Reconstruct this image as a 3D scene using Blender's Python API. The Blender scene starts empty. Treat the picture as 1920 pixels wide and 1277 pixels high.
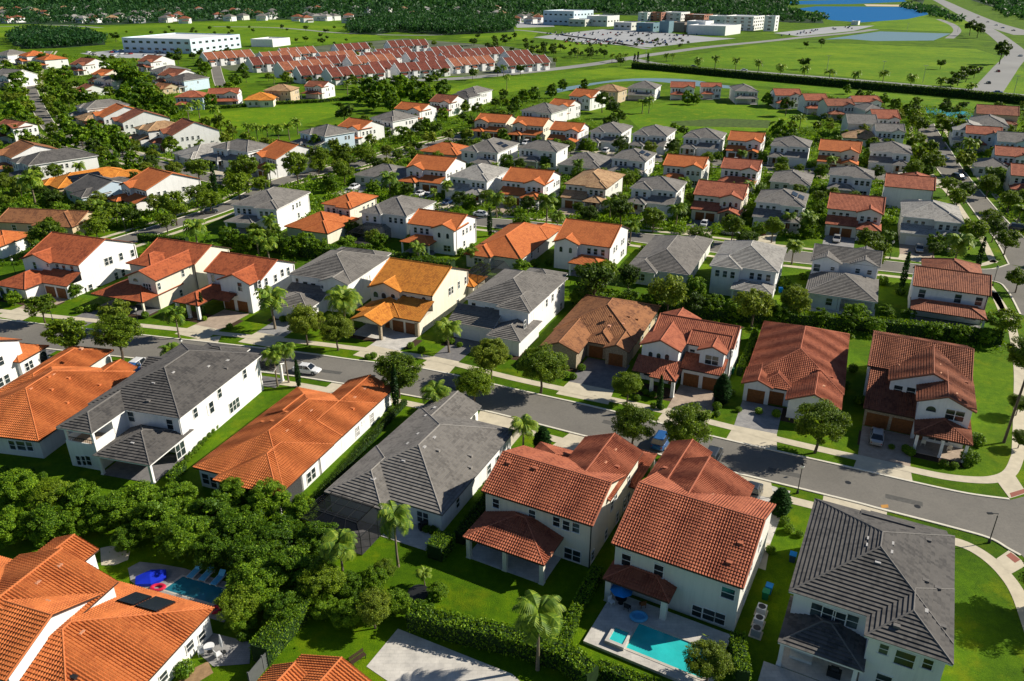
import bpy, bmesh, math, random
import numpy as np
from mathutils import Vector, Matrix
R = math.radians
random.seed(7)
SC = bpy.context.scene
COL = SC.collection

# ------------------------------------------------------------------ camera, sky, sun, exposure
FPX, CAMH, PIT = 1450.0, 58.0, R(25.0)
cd = bpy.data.cameras.new("camera"); cam = bpy.data.objects.new("camera", cd); COL.objects.link(cam)
cam.location = (0, 0, CAMH); cam.rotation_euler = (R(90) - PIT, 0, 0)
cd.sensor_fit = 'HORIZONTAL'; cd.sensor_width = 36.0; cd.lens = 36.0 * FPX / 1920.0
cd.clip_start = 0.5; cd.clip_end = 30000
SC.camera = cam
SUN_AZ, SUN_EL = 77.0, 33.0       # azimuth clockwise from +Y
w = bpy.data.worlds.new("World"); SC.world = w; w.use_nodes = True
nt = w.node_tree; bg = nt.nodes['Background']
sky = nt.nodes.new('ShaderNodeTexSky'); sky.sky_type = 'NISHITA'; sky.sun_disc = False
sky.sun_elevation = R(SUN_EL); sky.sun_rotation = R(SUN_AZ)
sky.air_density = 1.0; sky.dust_density = 0.3; sky.ozone_density = 4.0
nt.links.new(sky.outputs[0], bg.inputs[0]); bg.inputs[1].default_value = 0.054
sl = bpy.data.lights.new("sun", 'SUN'); sl.energy = 5.0; sl.angle = R(0.5); sl.color = (1.0, 0.92, 0.78)
so = bpy.data.objects.new("sun", sl); COL.objects.link(so)
sv = Vector((math.sin(R(SUN_AZ)) * math.cos(R(SUN_EL)), math.cos(R(SUN_AZ)) * math.cos(R(SUN_EL)), math.sin(R(SUN_EL))))
so.rotation_euler = (-sv).to_track_quat('-Z', 'Y').to_euler(); so.location = (60, 20, 90)
SC.view_settings.view_transform = 'Standard'; SC.view_settings.look = 'None'
SC.view_settings.exposure = 0.42; SC.view_settings.gamma = 1.0
SC.render.engine = 'CYCLES'

def G(u, v, z=0.0):
    """world point at height z seen at pixel (u,v) of the 1920-wide survey photograph"""
    x = (u - 960) / FPX; y = (638.5 - v) / FPX
    dy = math.cos(PIT) + y * math.sin(PIT); dz = -math.sin(PIT) + y * math.cos(PIT)
    t = (z - CAMH) / dz
    return Vector((x * t, dy * t, z))
def ray(u, v):
    x = (u - 960) / FPX; y = (638.5 - v) / FPX
    return Vector((x, math.cos(PIT) + y * math.sin(PIT), -math.sin(PIT) + y * math.cos(PIT)))
def PX(p):
    dz = p[2] - CAMH; c, s = math.cos(PIT), math.sin(PIT)
    f = p[1] * c - dz * s; up = p[1] * s + dz * c
    return 960 + FPX * p[0] / f, 638.5 - FPX * up / f

# ------------------------------------------------------------------ node helpers, materials
MATS = {}
class NT:
    def __init__(s, name, rough=0.8, spec=0.3):
        s.m = bpy.data.materials.new(name); s.m.use_nodes = True; s.t = s.m.node_tree
        s.b = s.t.nodes['Principled BSDF']; s.b.inputs['Roughness'].default_value = rough
        s.b.inputs['Specular IOR Level'].default_value = spec
    def n(s, typ, **kw):
        nd = s.t.nodes.new(typ)
        for k, v in kw.items(): setattr(nd, k, v)
        return nd
    def l(s, a, b): s.t.links.new(a, b)
    def val(s, nd, **kw):
        for k, v in kw.items(): nd.inputs[k.replace('_', ' ')].default_value = v
        return nd
    def math(s, op, a, b=None):
        nd = s.n('ShaderNodeMath', operation=op)
        for i, q in enumerate((a, b)):
            if q is None: continue
            if isinstance(q, (int, float)): nd.inputs[i].default_value = q
            else: s.l(q, nd.inputs[i])
        return nd.outputs[0]
    def ramp(s, f, stops):
        r = s.n('ShaderNodeValToRGB'); s.l(f, r.inputs[0]); e = r.color_ramp.elements
        while len(e) < len(stops): e.new(0.5)
        for q, (p, c) in zip(e, stops): q.position = p; q.color = (*c, 1)
        return r.outputs[0]
    def mix(s, f, a, b, mode='MIX'):
        nd = s.n('ShaderNodeMix', data_type='RGBA', blend_type=mode)
        if isinstance(f, (int, float)): nd.inputs[0].default_value = f
        else: s.l(f, nd.inputs[0])
        for i, q in ((6, a), (7, b)):
            if isinstance(q, tuple): nd.inputs[i].default_value = (*q, 1)
            else: s.l(q, nd.inputs[i])
        return nd.outputs[2]
    def noise(s, scale, detail=4, rough=0.6, vec=None):
        nd = s.n('ShaderNodeTexNoise'); nd.inputs['Scale'].default_value = scale
        nd.inputs['Detail'].default_value = detail; nd.inputs['Roughness'].default_value = rough
        if vec is not None: s.l(vec, nd.inputs['Vector'])
        return nd.outputs[0]
    def pos(s): return s.n('ShaderNodeNewGeometry').outputs['Position']
    def objv(s): return s.n('ShaderNodeTexCoord').outputs['Object']
    def col(s, c):
        if isinstance(c, tuple): s.b.inputs['Base Color'].default_value = (*c, 1)
        else: s.l(c, s.b.inputs['Base Color'])
    def bump(s, h, dist=0.05, strength=1.0):
        nd = s.n('ShaderNodeBump'); nd.inputs['Distance'].default_value = dist; nd.inputs['Strength'].default_value = strength
        s.l(h, nd.inputs['Height']); s.l(nd.outputs[0], s.b.inputs['Normal'])

def simple(name, c, rough=0.7, var=0.12, scale=1.5, spec=0.3, metal=0.0):
    if name in MATS: return MATS[name]
    k = NT(name, rough, spec)
    f = k.noise(scale, 5, 0.65, k.pos())
    a = tuple(x * (1 - var) for x in c); b = tuple(min(1, x * (1 + var)) for x in c)
    k.col(k.ramp(f, [(0.3, a), (0.7, b)])); k.b.inputs['Metallic'].default_value = metal
    MATS[name] = k.m; return k.m

def stucco(name, c):
    k = NT(name, 0.88, 0.2); p = k.pos(); mp = k.n('ShaderNodeMapping'); mp.inputs['Scale'].default_value = (2.2, 2.2, 0.22); k.l(p, mp.inputs[0])
    a = k.noise(1.0, 6, 0.7, mp.outputs[0]); b = k.noise(0.35, 4, 0.6, p)
    cc = k.ramp(k.math('ADD', k.math('MULTIPLY', a, 0.6), k.math('MULTIPLY', b, 0.4)), [(0.34, tuple(x * .86 for x in c)), (0.52, c), (0.7, tuple(min(1, x * 1.04) for x in c))])
    k.col(cc); k.bump(k.noise(9.0, 3, 0.6, p), 0.01, 0.5); MATS[name] = k.m; return k.m
def roofmat(name, base, dark, barrel=True, patch=0.25, far=False):
    if name in MATS: return MATS[name]
    k = NT(name, 0.78, 0.25)
    uv = k.n('ShaderNodeUVMap').outputs[0]
    sx = k.n('ShaderNodeSeparateXYZ'); k.l(uv, sx.inputs[0])
    cw, ch = (0.30, 0.38) if barrel else (0.33, 0.40)
    iu = k.math('FLOOR', k.math('DIVIDE', sx.outputs[0], cw)); iv = k.math('FLOOR', k.math('DIVIDE', sx.outputs[1], ch))
    cb = k.n('ShaderNodeCombineXYZ'); k.l(iu, cb.inputs[0]); k.l(iv, cb.inputs[1])
    wn = k.n('ShaderNodeTexWhiteNoise', noise_dimensions='2D'); k.l(cb.outputs[0], wn.inputs['Vector'])
    st = k.noise(0.45, 6, 0.68, k.pos())
    mp = k.n('ShaderNodeMapping'); mp.inputs['Scale'].default_value = (1.6, 0.16, 1); k.l(uv, mp.inputs[0]); sk = k.noise(1.0, 6, 0.75, mp.outputs[0])
    sm = k.math('ADD', k.math('MULTIPLY', wn.outputs[0], 0.20), k.math('ADD', k.math('MULTIPLY', st, 0.62), k.math('MULTIPLY', sk, 0.24)))
    c = k.ramp(sm, [(0.30, tuple(x * .85 for x in dark)), (0.41, dark), (0.54, base), (0.80, tuple(min(1, x * 1.22) for x in base))])
    if patch > 0:                                            # lichen / grime, its own shape
        g = k.noise(1.7, 7, 0.75, k.pos())
        c = k.mix(k.math('MULTIPLY', k.math('GREATER_THAN', g, 0.63), patch), c, tuple(x * 0.45 + 0.015 for x in base))
    k.col(c)
    if barrel:
        wv = k.math('SINE', k.math('MULTIPLY', sx.outputs[0], 2 * math.pi / cw))
        fr = k.math('FRACT', k.math('DIVIDE', sx.outputs[1], ch))
        k.bump(k.math('ADD', k.math('MULTIPLY', wv, 0.5), k.math('MULTIPLY', fr, -0.7)), 0.06, 0.5 if far else 0.8)
    else:
        fr = k.math('FRACT', k.math('DIVIDE', sx.outputs[1], ch))
        k.bump(k.math('MULTIPLY', fr, -1.0), 0.05, 0.7)
    MATS[name] = k.m; return k.m

def leafmat(name, dark, mid, hi, trans=0.32):
    if name in MATS: return MATS[name]
    k = NT(name, 0.55, 0.25)
    geo = k.n('ShaderNodeNewGeometry'); oi = k.n('ShaderNodeObjectInfo')
    f = k.math('ADD', k.math('MULTIPLY', geo.outputs['Random Per Island'], 0.75), k.math('MULTIPLY', oi.outputs['Random'], 0.3))
    c = k.ramp(f, [(0.08, dark), (0.5, mid), (0.98, hi)])
    k.col(c)
    tr = k.n('ShaderNodeBsdfTranslucent'); ms = k.n('ShaderNodeMixShader'); ms.inputs[0].default_value = trans
    k.l(k.mix(0.5, c, (hi[0] * 1.1, hi[1] * 1.1, hi[2] * .6)), tr.inputs[0])
    out = k.t.nodes['Material Output']
    k.l(k.b.outputs[0], ms.inputs[1]); k.l(tr.outputs[0], ms.inputs[2]); k.l(ms.outputs[0], out.inputs[0])
    MATS[name] = k.m; return k.m

# ------------------------------------------------------------------ object helpers
def me_from(name, vs, fs, mats, midx=None, uvs=None, smooth=False):
    me = bpy.data.meshes.new(name); me.from_pydata([tuple(v) for v in vs], [], fs)
    for m in (mats if isinstance(mats, (list, tuple)) else [mats]): me.materials.append(m)
    if midx: me.polygons.foreach_set('material_index', midx)
    if uvs:
        ul = me.uv_layers.new(name='UVMap'); flat = [c for f in uvs for p in f for c in p]; ul.data.foreach_set('uv', flat)
    if smooth: me.polygons.foreach_set('use_smooth', [True] * len(me.polygons))
    me.update(); return me
def ob(name, me, parent=None, loc=None, rz=0.0):
    o = bpy.data.objects.new(name, me); COL.objects.link(o)
    if parent is not None: o.parent = parent
    if loc is not None: o.location = loc
    if rz: o.rotation_euler = (0, 0, rz)
    return o
def tag(o, label=None, cat=None, group=None, kind=None):
    if label: o['label'] = label
    if cat: o['category'] = cat
    if group: o['group'] = group
    if kind: o['kind'] = kind
    return o
def empty(name, loc, rz=0.0):
    e = bpy.data.objects.new(name, None); COL.objects.link(e); e.location = loc; e.rotation_euler = (0, 0, rz)
    e.empty_display_size = 0.3; return e
def copy_tree(root, loc, rz=0.0, s=1.0):
    r = root.copy(); COL.objects.link(r); r.location = loc; r.rotation_euler = (0, 0, rz); r.scale = (s, s, s)
    for ch in KIDS.get(root.name, []):
        c = ch.copy(); COL.objects.link(c); c.parent = r
    return r
KIDS = {}

class MB:
    """collects shapes of one mesh"""
    def __init__(s): s.v = []; s.f = []; s.m = []; s.uv = []
    def poly(s, pts, mi=0, uv=None):
        b = len(s.v); s.v += [tuple(p) for p in pts]; s.f.append(tuple(range(b, b + len(pts)))); s.m.append(mi)
        s.uv.append(uv if uv else [(p[0], p[1]) for p in pts])
    def box(s, x0, x1, y0, y1, z0, z1, mi=0, skip=''):
        P = [(x0, y0, z0), (x1, y0, z0), (x1, y1, z0), (x0, y1, z0), (x0, y0, z1), (x1, y0, z1), (x1, y1, z1), (x0, y1, z1)]
        b = len(s.v); s.v += P
        for nm, q in (('b', (0, 3, 2, 1)), ('t', (4, 5, 6, 7)), ('f', (0, 1, 5, 4)), ('r', (1, 2, 6, 5)), ('k', (2, 3, 7, 6)), ('l', (3, 0, 4, 7))):
            if nm in skip: continue
            s.f.append(tuple(b + i for i in q)); s.m.append(mi); s.uv.append([(P[i][0], P[i][2]) for i in q])
    def tube(s, pts, r, n=8, mi=0, cap=True):
        """tube through pts, r float or list"""
        pts = [Vector(p) for p in pts]; rings = []
        for i, p in enumerate(pts):
            d = (pts[min(i + 1, len(pts) - 1)] - pts[max(i - 1, 0)]).normalized()
            a = d.orthogonal().normalized() if abs(d.z) < 0.99 else Vector((1, 0, 0))
            a = (a - d * a.dot(d)).normalized(); c = d.cross(a)
            rr = r[i] if isinstance(r, (list, tuple)) else r
            rings.append(len(s.v))
            s.v += [tuple(p + (a * math.cos(2 * math.pi * k / n) + c * math.sin(2 * math.pi * k / n)) * rr) for k in range(n)]
        for i in range(len(rings) - 1):
            for k in range(n):
                q = (rings[i] + k, rings[i] + (k + 1) % n, rings[i + 1] + (k + 1) % n, rings[i + 1] + k)
                s.f.append(q); s.m.append(mi); s.uv.append([(0, 0)] * 4)
        if cap:
            s.f.append(tuple(rings[0] + k for k in reversed(range(n)))); s.m.append(mi); s.uv.append([(0, 0)] * n)
            s.f.append(tuple(rings[-1] + k for k in range(n))); s.m.append(mi); s.uv.append([(0, 0)] * n)
    def lathe(s, prof, n=12, c=(0, 0, 0), mi=0):
        b = len(s.v); m = len(prof)
        for (r, z) in prof:
            s.v += [(c[0] + r * math.cos(2 * math.pi * k / n), c[1] + r * math.sin(2 * math.pi * k / n), c[2] + z) for k in range(n)]
        for i in range(m - 1):
            for k in range(n):
                s.f.append((b + i * n + k, b + i * n + (k + 1) % n, b + (i + 1) * n + (k + 1) % n, b + (i + 1) * n + k)); s.m.append(mi); s.uv.append([(0, 0)] * 4)
        s.f.append(tuple(b + (m - 1) * n + k for k in range(n))); s.m.append(mi); s.uv.append([(0, 0)] * n)
    def mesh(s, name, mats, smooth=False): return me_from(name, s.v, s.f, mats, s.m, s.uv, smooth)
    def build(s, name, mats, parent=None, loc=None, rz=0.0, smooth=False):
        return ob(name, s.mesh(name, mats, smooth), parent, loc, rz)

# ------------------------------------------------------------------ basic materials
M = {}
M['white'] = stucco('stucco_white', (0.80, 0.80, 0.79))
M['cream'] = stucco('stucco_cream', (0.76, 0.71, 0.59))
M['pale'] = stucco('stucco_pale', (0.68, 0.68, 0.63))
M['tan'] = stucco('stucco_tan', (0.55, 0.44, 0.30))
M['blue'] = simple('stucco_shade_blue', (0.52, 0.64, 0.74), 0.85, 0.04, 0.8)  # pale blue of shaded white walls, put into the stucco colour
M['stone'] = simple('stone_veneer', (0.34, 0.28, 0.20), 0.9, 0.45, 5.0)
M['trimwhite'] = simple('trim_white', (0.78, 0.78, 0.76), 0.6, 0.03)
M['trimbrown'] = simple('trim_brown', (0.055, 0.03, 0.022), 0.6, 0.1)
M['trimgrey'] = simple('trim_grey', (0.12, 0.12, 0.13), 0.6, 0.1)
M['wood'] = simple('garage_wood', (0.20, 0.075, 0.022), 0.55, 0.25, 3.0)
M['gwhite'] = simple('garage_white', (0.72, 0.73, 0.75), 0.5, 0.03)
M['metal'] = simple('dark_metal', (0.02, 0.022, 0.024), 0.45, 0.1)
M['alu'] = simple('grey_metal', (0.35, 0.36, 0.37), 0.45, 0.1)
M['conc'] = simple('sidewalk_concrete', (0.56, 0.50, 0.38), 0.9, 0.13, 0.7)
M['kerb'] = simple('kerb_concrete', (0.68, 0.64, 0.54), 0.9, 0.1, 1.5)
M['mulch'] = simple('mulch', (0.055, 0.032, 0.018), 0.95, 0.4, 4.0)
M['soil'] = simple('bare_soil', (0.30, 0.19, 0.10), 0.95, 0.3, 2.0)
M['bark'] = simple('bark', (0.10, 0.075, 0.055), 0.9, 0.3, 4.0)
M['palmbark'] = simple('palm_bark', (0.20, 0.16, 0.115), 0.9, 0.3, 4.0)
M['tyre'] = simple('tyre_rubber', (0.012, 0.012, 0.013), 0.8, 0.1)
M['blackglass'] = simple('car_glass', (0.012, 0.016, 0.02), 0.08, 0.05, 1, 0.8)
M['vent'] = simple('vent_pale', (0.60, 0.30, 0.18), 0.8, 0.1)
M['ventg'] = simple('vent_grey', (0.45, 0.44, 0.43), 0.8, 0.1)
M['solar'] = simple('solar_panel', (0.008, 0.010, 0.014), 0.25, 0.2, 2, 0.6)
def mk_glass():
    k = NT('window_glass', 0.06, 0.7)
    f = k.noise(0.35, 2, 0.5, k.pos()); k.col(k.ramp(f, [(0.35, (0.012, 0.018, 0.022)), (0.6, (0.035, 0.05, 0.055)), (0.72, (0.10, 0.14, 0.14))]))
    return k.m
M['glass'] = mk_glass()
def mk_screen():
    k = NT('insect_screen', 0.7, 0.1); k.col((0.015, 0.017, 0.02))
    tr = k.n('ShaderNodeBsdfTransparent'); ms = k.n('ShaderNodeMixShader'); ms.inputs[0].default_value = 0.50
    k.l(tr.outputs[0], ms.inputs[1]); k.l(k.b.outputs[0], ms.inputs[2]); k.l(ms.outputs[0], k.t.nodes['Material Output'].inputs[0]); return k.m
M['screen'] = mk_screen()
def mk_asphalt():
    k = NT('asphalt', 0.92, 0.2); p = k.pos()
    a = k.noise(0.10, 5, 0.6, p); b = k.noise(3.0, 6, 0.7, p); c = k.noise(0.9, 3, 0.8, p)
    col = k.ramp(k.math('ADD', k.math('MULTIPLY', a, 0.6), k.math('MULTIPLY', b, 0.4)), [(0.35, (0.150, 0.142, 0.128)), (0.65, (0.220, 0.206, 0.182))])
    col = k.mix(k.math('MULTIPLY', k.math('GREATER_THAN', c, 0.66), 0.25), col, (0.10, 0.10, 0.098))
    e = k.noise(0.28, 8, 0.85, p); col = k.mix(k.math('MULTIPLY', k.math('LESS_THAN', k.math('ABSOLUTE', k.math('SUBTRACT', e, 0.5)), 0.006), 0.35), col, (0.07, 0.07, 0.07))
    k.col(col); k.bump(b, 0.02, 0.4); return k.m
M['asphalt'] = mk_asphalt()
def mk_grass(name, dark, mid, hi, big=0.02):
    k = NT(name, 0.9, 0.12); p = k.pos()
    a = k.noise(big, 6, 0.62, p); b = k.noise(0.9, 6, 0.75, p); c = k.noise(7.0, 4, 0.8, p)
    f = k.math('ADD', k.math('MULTIPLY', a, 0.45), k.math('ADD', k.math('MULTIPLY', b, 0.32), k.math('MULTIPLY', c, 0.34)))
    g2 = k.noise(0.22, 5, 0.7, p); cc = k.ramp(f, [(0.40, dark), (0.56, mid), (0.72, hi)]); cc = k.mix(k.ramp(g2, [(0.52, (0, 0, 0)), (0.70, (0.55, 0.55, 0.55))]), cc, (hi[0] * 1.25, hi[1] * 0.92, hi[2])); cc = k.mix(k.ramp(k.noise(0.06, 4, 0.6, p), [(0.50, (0, 0, 0)), (0.66, (0.5, 0.5, 0.5))]), cc, (dark[0] * 1.2, dark[1] * 1.1, dark[2]))
    k.col(cc); k.bump(c, 0.10, 0.8)
    return k.m
M['grass'] = mk_grass('lawn_grass', (0.022, 0.064, 0.001), (0.074, 0.158, 0.001), (0.175, 0.275, 0.002), 0.05)
M['field'] = mk_grass('field_grass', (0.048, 0.125, 0.003), (0.110, 0.225, 0.004), (0.260, 0.350, 0.008), 0.010)
def mk_paver(name, c1, c2, cm, s=0.25):
    k = NT(name, 0.85, 0.2); p = k.pos()
    br = k.n('ShaderNodeTexBrick'); k.l(p, br.inputs['Vector']); br.inputs['Color1'].default_value = (*c1, 1); br.inputs['Color2'].default_value = (*c2, 1)
    br.inputs['Mortar'].default_value = (*cm, 1); br.inputs['Scale'].default_value = 1.0
    br.inputs['Brick Width'].default_value = s * 2; br.inputs['Row Height'].default_value = s; br.inputs['Mortar Size'].default_value = 0.012
    n_ = k.noise(0.8, 5, 0.65, p)
    k.col(k.mix(0.5, br.outputs[0], k.ramp(n_, [(0.3, tuple(x * .72 for x in c1)), (0.7, tuple(min(1, x * 1.25) for x in c2))]), 'MIX')); return k.m
M['pave_grey'] = mk_paver('pavers_grey', (0.24, 0.24, 0.25), (0.33, 0.32, 0.31), (0.13, 0.13, 0.13))
M['pave_dark'] = mk_paver('pavers_dark', (0.15, 0.15, 0.16), (0.21, 0.20, 0.20), (0.08, 0.08, 0.08))
M['pave_tan'] = mk_paver('pavers_tan', (0.36, 0.28, 0.22), (0.44, 0.35, 0.27), (0.20, 0.16, 0.13))
M['pave_light'] = mk_paver('pavers_light', (0.48, 0.46, 0.43), (0.60, 0.57, 0.52), (0.30, 0.29, 0.27), 0.4)
def mk_water(name, c, rough=0.08):
    k = NT(name, rough, 0.5 if rough < .5 else 0.05); p = k.pos(); n_ = k.noise(0.6, 3, 0.6, p)
    k.col(k.ramp(n_, [(0.3, tuple(x * .85 for x in c)), (0.7, tuple(x * 1.1 for x in c))])); k.bump(k.noise(2.5, 3, 0.5, p), 0.03, 0.4); return k.m
M['pool'] = mk_water('pool_water', (0.03, 0.50, 0.50), 0.05)
M['poolblue'] = mk_water('pool_water_blue', (0.02, 0.17, 0.24), 0.05)
M['lake'] = mk_water('lake_water', (0.015, 0.14, 0.36), 0.7)
M['pond'] = mk_water('pond_water', (0.17, 0.27, 0.32), 0.6)
# roofs: orange family are barrel tiles, grey family flat tiles
RC = {'orange': ((0.54, 0.160, 0.046), (0.45, 0.122, 0.036), True), 'gold': ((0.62, 0.235, 0.035), (0.46, 0.150, 0.024), True),
      'red': ((0.385, 0.118, 0.060), (0.27, 0.074, 0.040), True), 'rust': ((0.43, 0.112, 0.042), (0.27, 0.066, 0.027), True), 'redbrown': ((0.30, 0.105, 0.055), (0.18, 0.058, 0.033), True), 'terra': ((0.17, 0.044, 0.028), (0.10, 0.027, 0.018), True),
      'brown': ((0.31, 0.135, 0.058), (0.17, 0.070, 0.034), True), 'tan': ((0.44, 0.28, 0.15), (0.30, 0.17, 0.09), True),
      'grey': ((0.200, 0.187, 0.172), (0.140, 0.131, 0.122), False), 'darkgrey': ((0.115, 0.108, 0.102), (0.068, 0.065, 0.064), False),
      'lightgrey': ((0.34, 0.325, 0.30), (0.23, 0.22, 0.205), False)}
for k_, (b_, d_, br_) in RC.items():
    M['roof_' + k_] = roofmat('roof_tile_' + k_, b_, d_, br_, 0.35 if k_ in ('darkgrey', 'brown', 'redbrown') else 0.15)
    rc = tuple(min(1, x * 1.02 + 0.01) for x in b_) if br_ else tuple(x * 1.35 for x in b_)
    M['cap_' + k_] = simple('ridge_' + k_, rc, 0.8, 0.12, 3.0)
LEAF = {
 'oak': leafmat('leaf_oak', (0.026, 0.058, 0.004), (0.090, 0.160, 0.006), (0.290, 0.400, 0.018)),
 'oaky': leafmat('leaf_oak_yellow', (0.060, 0.100, 0.008), (0.150, 0.220, 0.015), (0.330, 0.390, 0.030)),
 'deep': leafmat('leaf_deep', (0.014, 0.038, 0.004), (0.042, 0.090, 0.006), (0.140, 0.230, 0.012)),
 'bush': leafmat('leaf_bush', (0.016, 0.050, 0.003), (0.072, 0.165, 0.005), (0.290, 0.450, 0.018)),
 'palm': leafmat('leaf_palm', (0.040, 0.105, 0.010), (0.125, 0.225, 0.016), (0.320, 0.410, 0.035)),
 'cyp': leafmat('leaf_cypress', (0.010, 0.035, 0.008), (0.018, 0.060, 0.010), (0.035, 0.100, 0.014)),
 'wood': leafmat('leaf_woodland', (0.010, 0.045, 0.014), (0.022, 0.085, 0.022), (0.055, 0.150, 0.030)),
}
# ------------------------------------------------------------------ houses
def roof_faces(kind, x0, x1, y0, y1, z, p):
    """list of (polygon, eave origin, along-eave dir, up-slope dir); also ridge/hip segments"""
    w, d = x1 - x0, y1 - y0; F = []; S = []
    if kind == 'hip':
        if d >= w:
            h = p * w / 2; cx = (x0 + x1) / 2; a = (cx, y0 + w / 2, z + h); b = (cx, y1 - w / 2, z + h)
            F = [([(x0, y0, z), (x1, y0, z), a], (1, 0), (0, 1)), ([(x1, y0, z), (x1, y1, z), b, a], (0, 1), (-1, 0)),
                 ([(x1, y1, z), (x0, y1, z), b], (-1, 0), (0, -1)), ([(x0, y1, z), (x0, y0, z), a, b], (0, -1), (1, 0))]
            S = [(a, b), ((x0, y0, z), a), ((x1, y0, z), a), ((x1, y1, z), b), ((x0, y1, z), b)]
        else:
            h = p * d / 2; cy = (y0 + y1) / 2; a = (x0 + d / 2, cy, z + h); b = (x1 - d / 2, cy, z + h)
            F = [([(x0, y0, z), (x1, y0, z), b, a], (1, 0), (0, 1)), ([(x1, y0, z), (x1, y1, z), b], (0, 1), (-1, 0)),
                 ([(x1, y1, z), (x0, y1, z), a, b], (-1, 0), (0, -1)), ([(x0, y1, z), (x0, y0, z), a], (0, -1), (1, 0))]
            S = [(a, b), ((x0, y0, z), a), ((x0, y1, z), a), ((x1, y1, z), b), ((x1, y0, z), b)]
    elif kind == 'gx':
        h = p * d / 2; cy = (y0 + y1) / 2; a = (x0, cy, z + h); b = (x1, cy, z + h)
        F = [([(x0, y0, z), (x1, y0, z), b, a], (1, 0), (0, 1)), ([(x1, y1, z), (x0, y1, z), a, b], (-1, 0), (0, -1))]
        S = [(a, b), ((x0, y0, z), a), ((x1, y0, z), b)]
    elif kind == 'gy':
        h = p * w / 2; cx = (x0 + x1) / 2; a = (cx, y0, z + h); b = (cx, y1, z + h)
        F = [([(x1, y0, z), (x1, y1, z), b, a], (0, 1), (-1, 0)), ([(x0, y1, z), (x0, y0, z), a, b], (0, -1), (1, 0))]
        S = [(a, b), ((x0, y0, z), a), ((x1, y0, z), a)]
    elif kind == 'shedF':
        h = p * d; F = [([(x0, y0, z), (x1, y0, z), (x1, y1, z + h), (x0, y1, z + h)], (1, 0), (0, 1))]
    elif kind == 'shedR':
        h = p * w; F = [([(x1, y0, z), (x1, y1, z), (x0, y1, z + h), (x0, y0, z + h)], (0, 1), (-1, 0))]
    return F, S

def tile_surface(mb, poly, eu, ev, p, near, barrel):
    """mi 0 = tiles"""
    o = Vector(poly[0]); cs = 1 / math.sqrt(1 + p * p)
    U = Vector((eu[0], eu[1], 0)); V = Vector((ev[0] * cs, ev[1] * cs, p * cs)); N = U.cross(V)
    loc = [((Vector(q) - o).dot(U), (Vector(q) - o).dot(V)) for q in poly]
    def W(u, v, l): return o + U * u + V * v + N * l
    if not near:
        mb.poly([W(u, v, 0.02) for u, v in loc], 0, [(u, v) for u, v in loc]); return
    n = len(loc); umin = min(q[0] for q in loc); umax = max(q[0] for q in loc); vmax = max(q[1] for q in loc)
    def urange(v):
        xs = []
        for i in range(n):
            (u1, v1), (u2, v2) = loc[i], loc[(i + 1) % n]
            if (v1 - v) * (v2 - v) <= 0 and abs(v2 - v1) > 1e-6: xs.append(u1 + (u2 - u1) * (v - v1) / (v2 - v1))
        return (min(xs), max(xs)) if len(xs) >= 2 else None
    def vrange(u):
        xs = []
        for i in range(n):
            (u1, v1), (u2, v2) = loc[i], loc[(i + 1) % n]
            if (u1 - u) * (u2 - u) <= 0 and abs(u2 - u1) > 1e-6: xs.append(v1 + (v2 - v1) * (u - u1) / (u2 - u1))
        return (min(xs), max(xs)) if len(xs) >= 2 else None
    if not barrel:
        rh = 0.42; j = 0
        while j * rh < vmax:
            va, vb = j * rh, min(vmax - 1e-4, (j + 1) * rh)
            ra, rb = urange(va + 1e-4), urange(vb - 1e-4)
            if ra and rb:
                A = (ra[0], va), (ra[1], va), (rb[1], vb), (rb[0], vb)
                L = (0.11, 0.11, 0.015, 0.015)
                mb.poly([W(u, v, l) for (u, v), l in zip(A, L)], 0, [(u, v + 0.001) for u, v in A])
                mb.poly([W(ra[0], va, 0.0), W(ra[1], va, 0.0), W(ra[1], va, 0.11), W(ra[0], va, 0.11)], 0, [(ra[0], va + .01)] * 4)
            j += 1
    else:
        cw, rh, seg = 0.28, 0.36, 4; k = int(math.floor(umin / cw * seg)); du = cw / seg
        prof = [0.0, 0.055, 0.075, 0.055]
        while k * du < umax:
            ua, ub = max(umin, k * du), min(umax, (k + 1) * du)
            if ub - ua > 1e-3:
                r = vrange((ua + ub) / 2)
                if r:
                    la, lb = prof[k % seg], prof[(k + 1) % seg]; j = int(r[0] / rh)
                    while j * rh < r[1]:
                        va, vb = max(r[0], j * rh), min(r[1], (j + 1) * rh)
                        if vb - va > 0.01:
                            mb.poly([W(ua, va, la + 0.085), W(ub, va, lb + 0.085), W(ub, vb, lb + 0.012), W(ua, vb, la + 0.012)], 0,
                                    [(ua + .001, va + .001), (ub - .001, va + .001), (ub - .001, vb - .001), (ua + .001, vb - .001)])
                        j += 1
            k += 1
        mb.poly([W(u, v, 0.012) for u, v in loc], 0, [(u, v) for u, v in loc])

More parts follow.
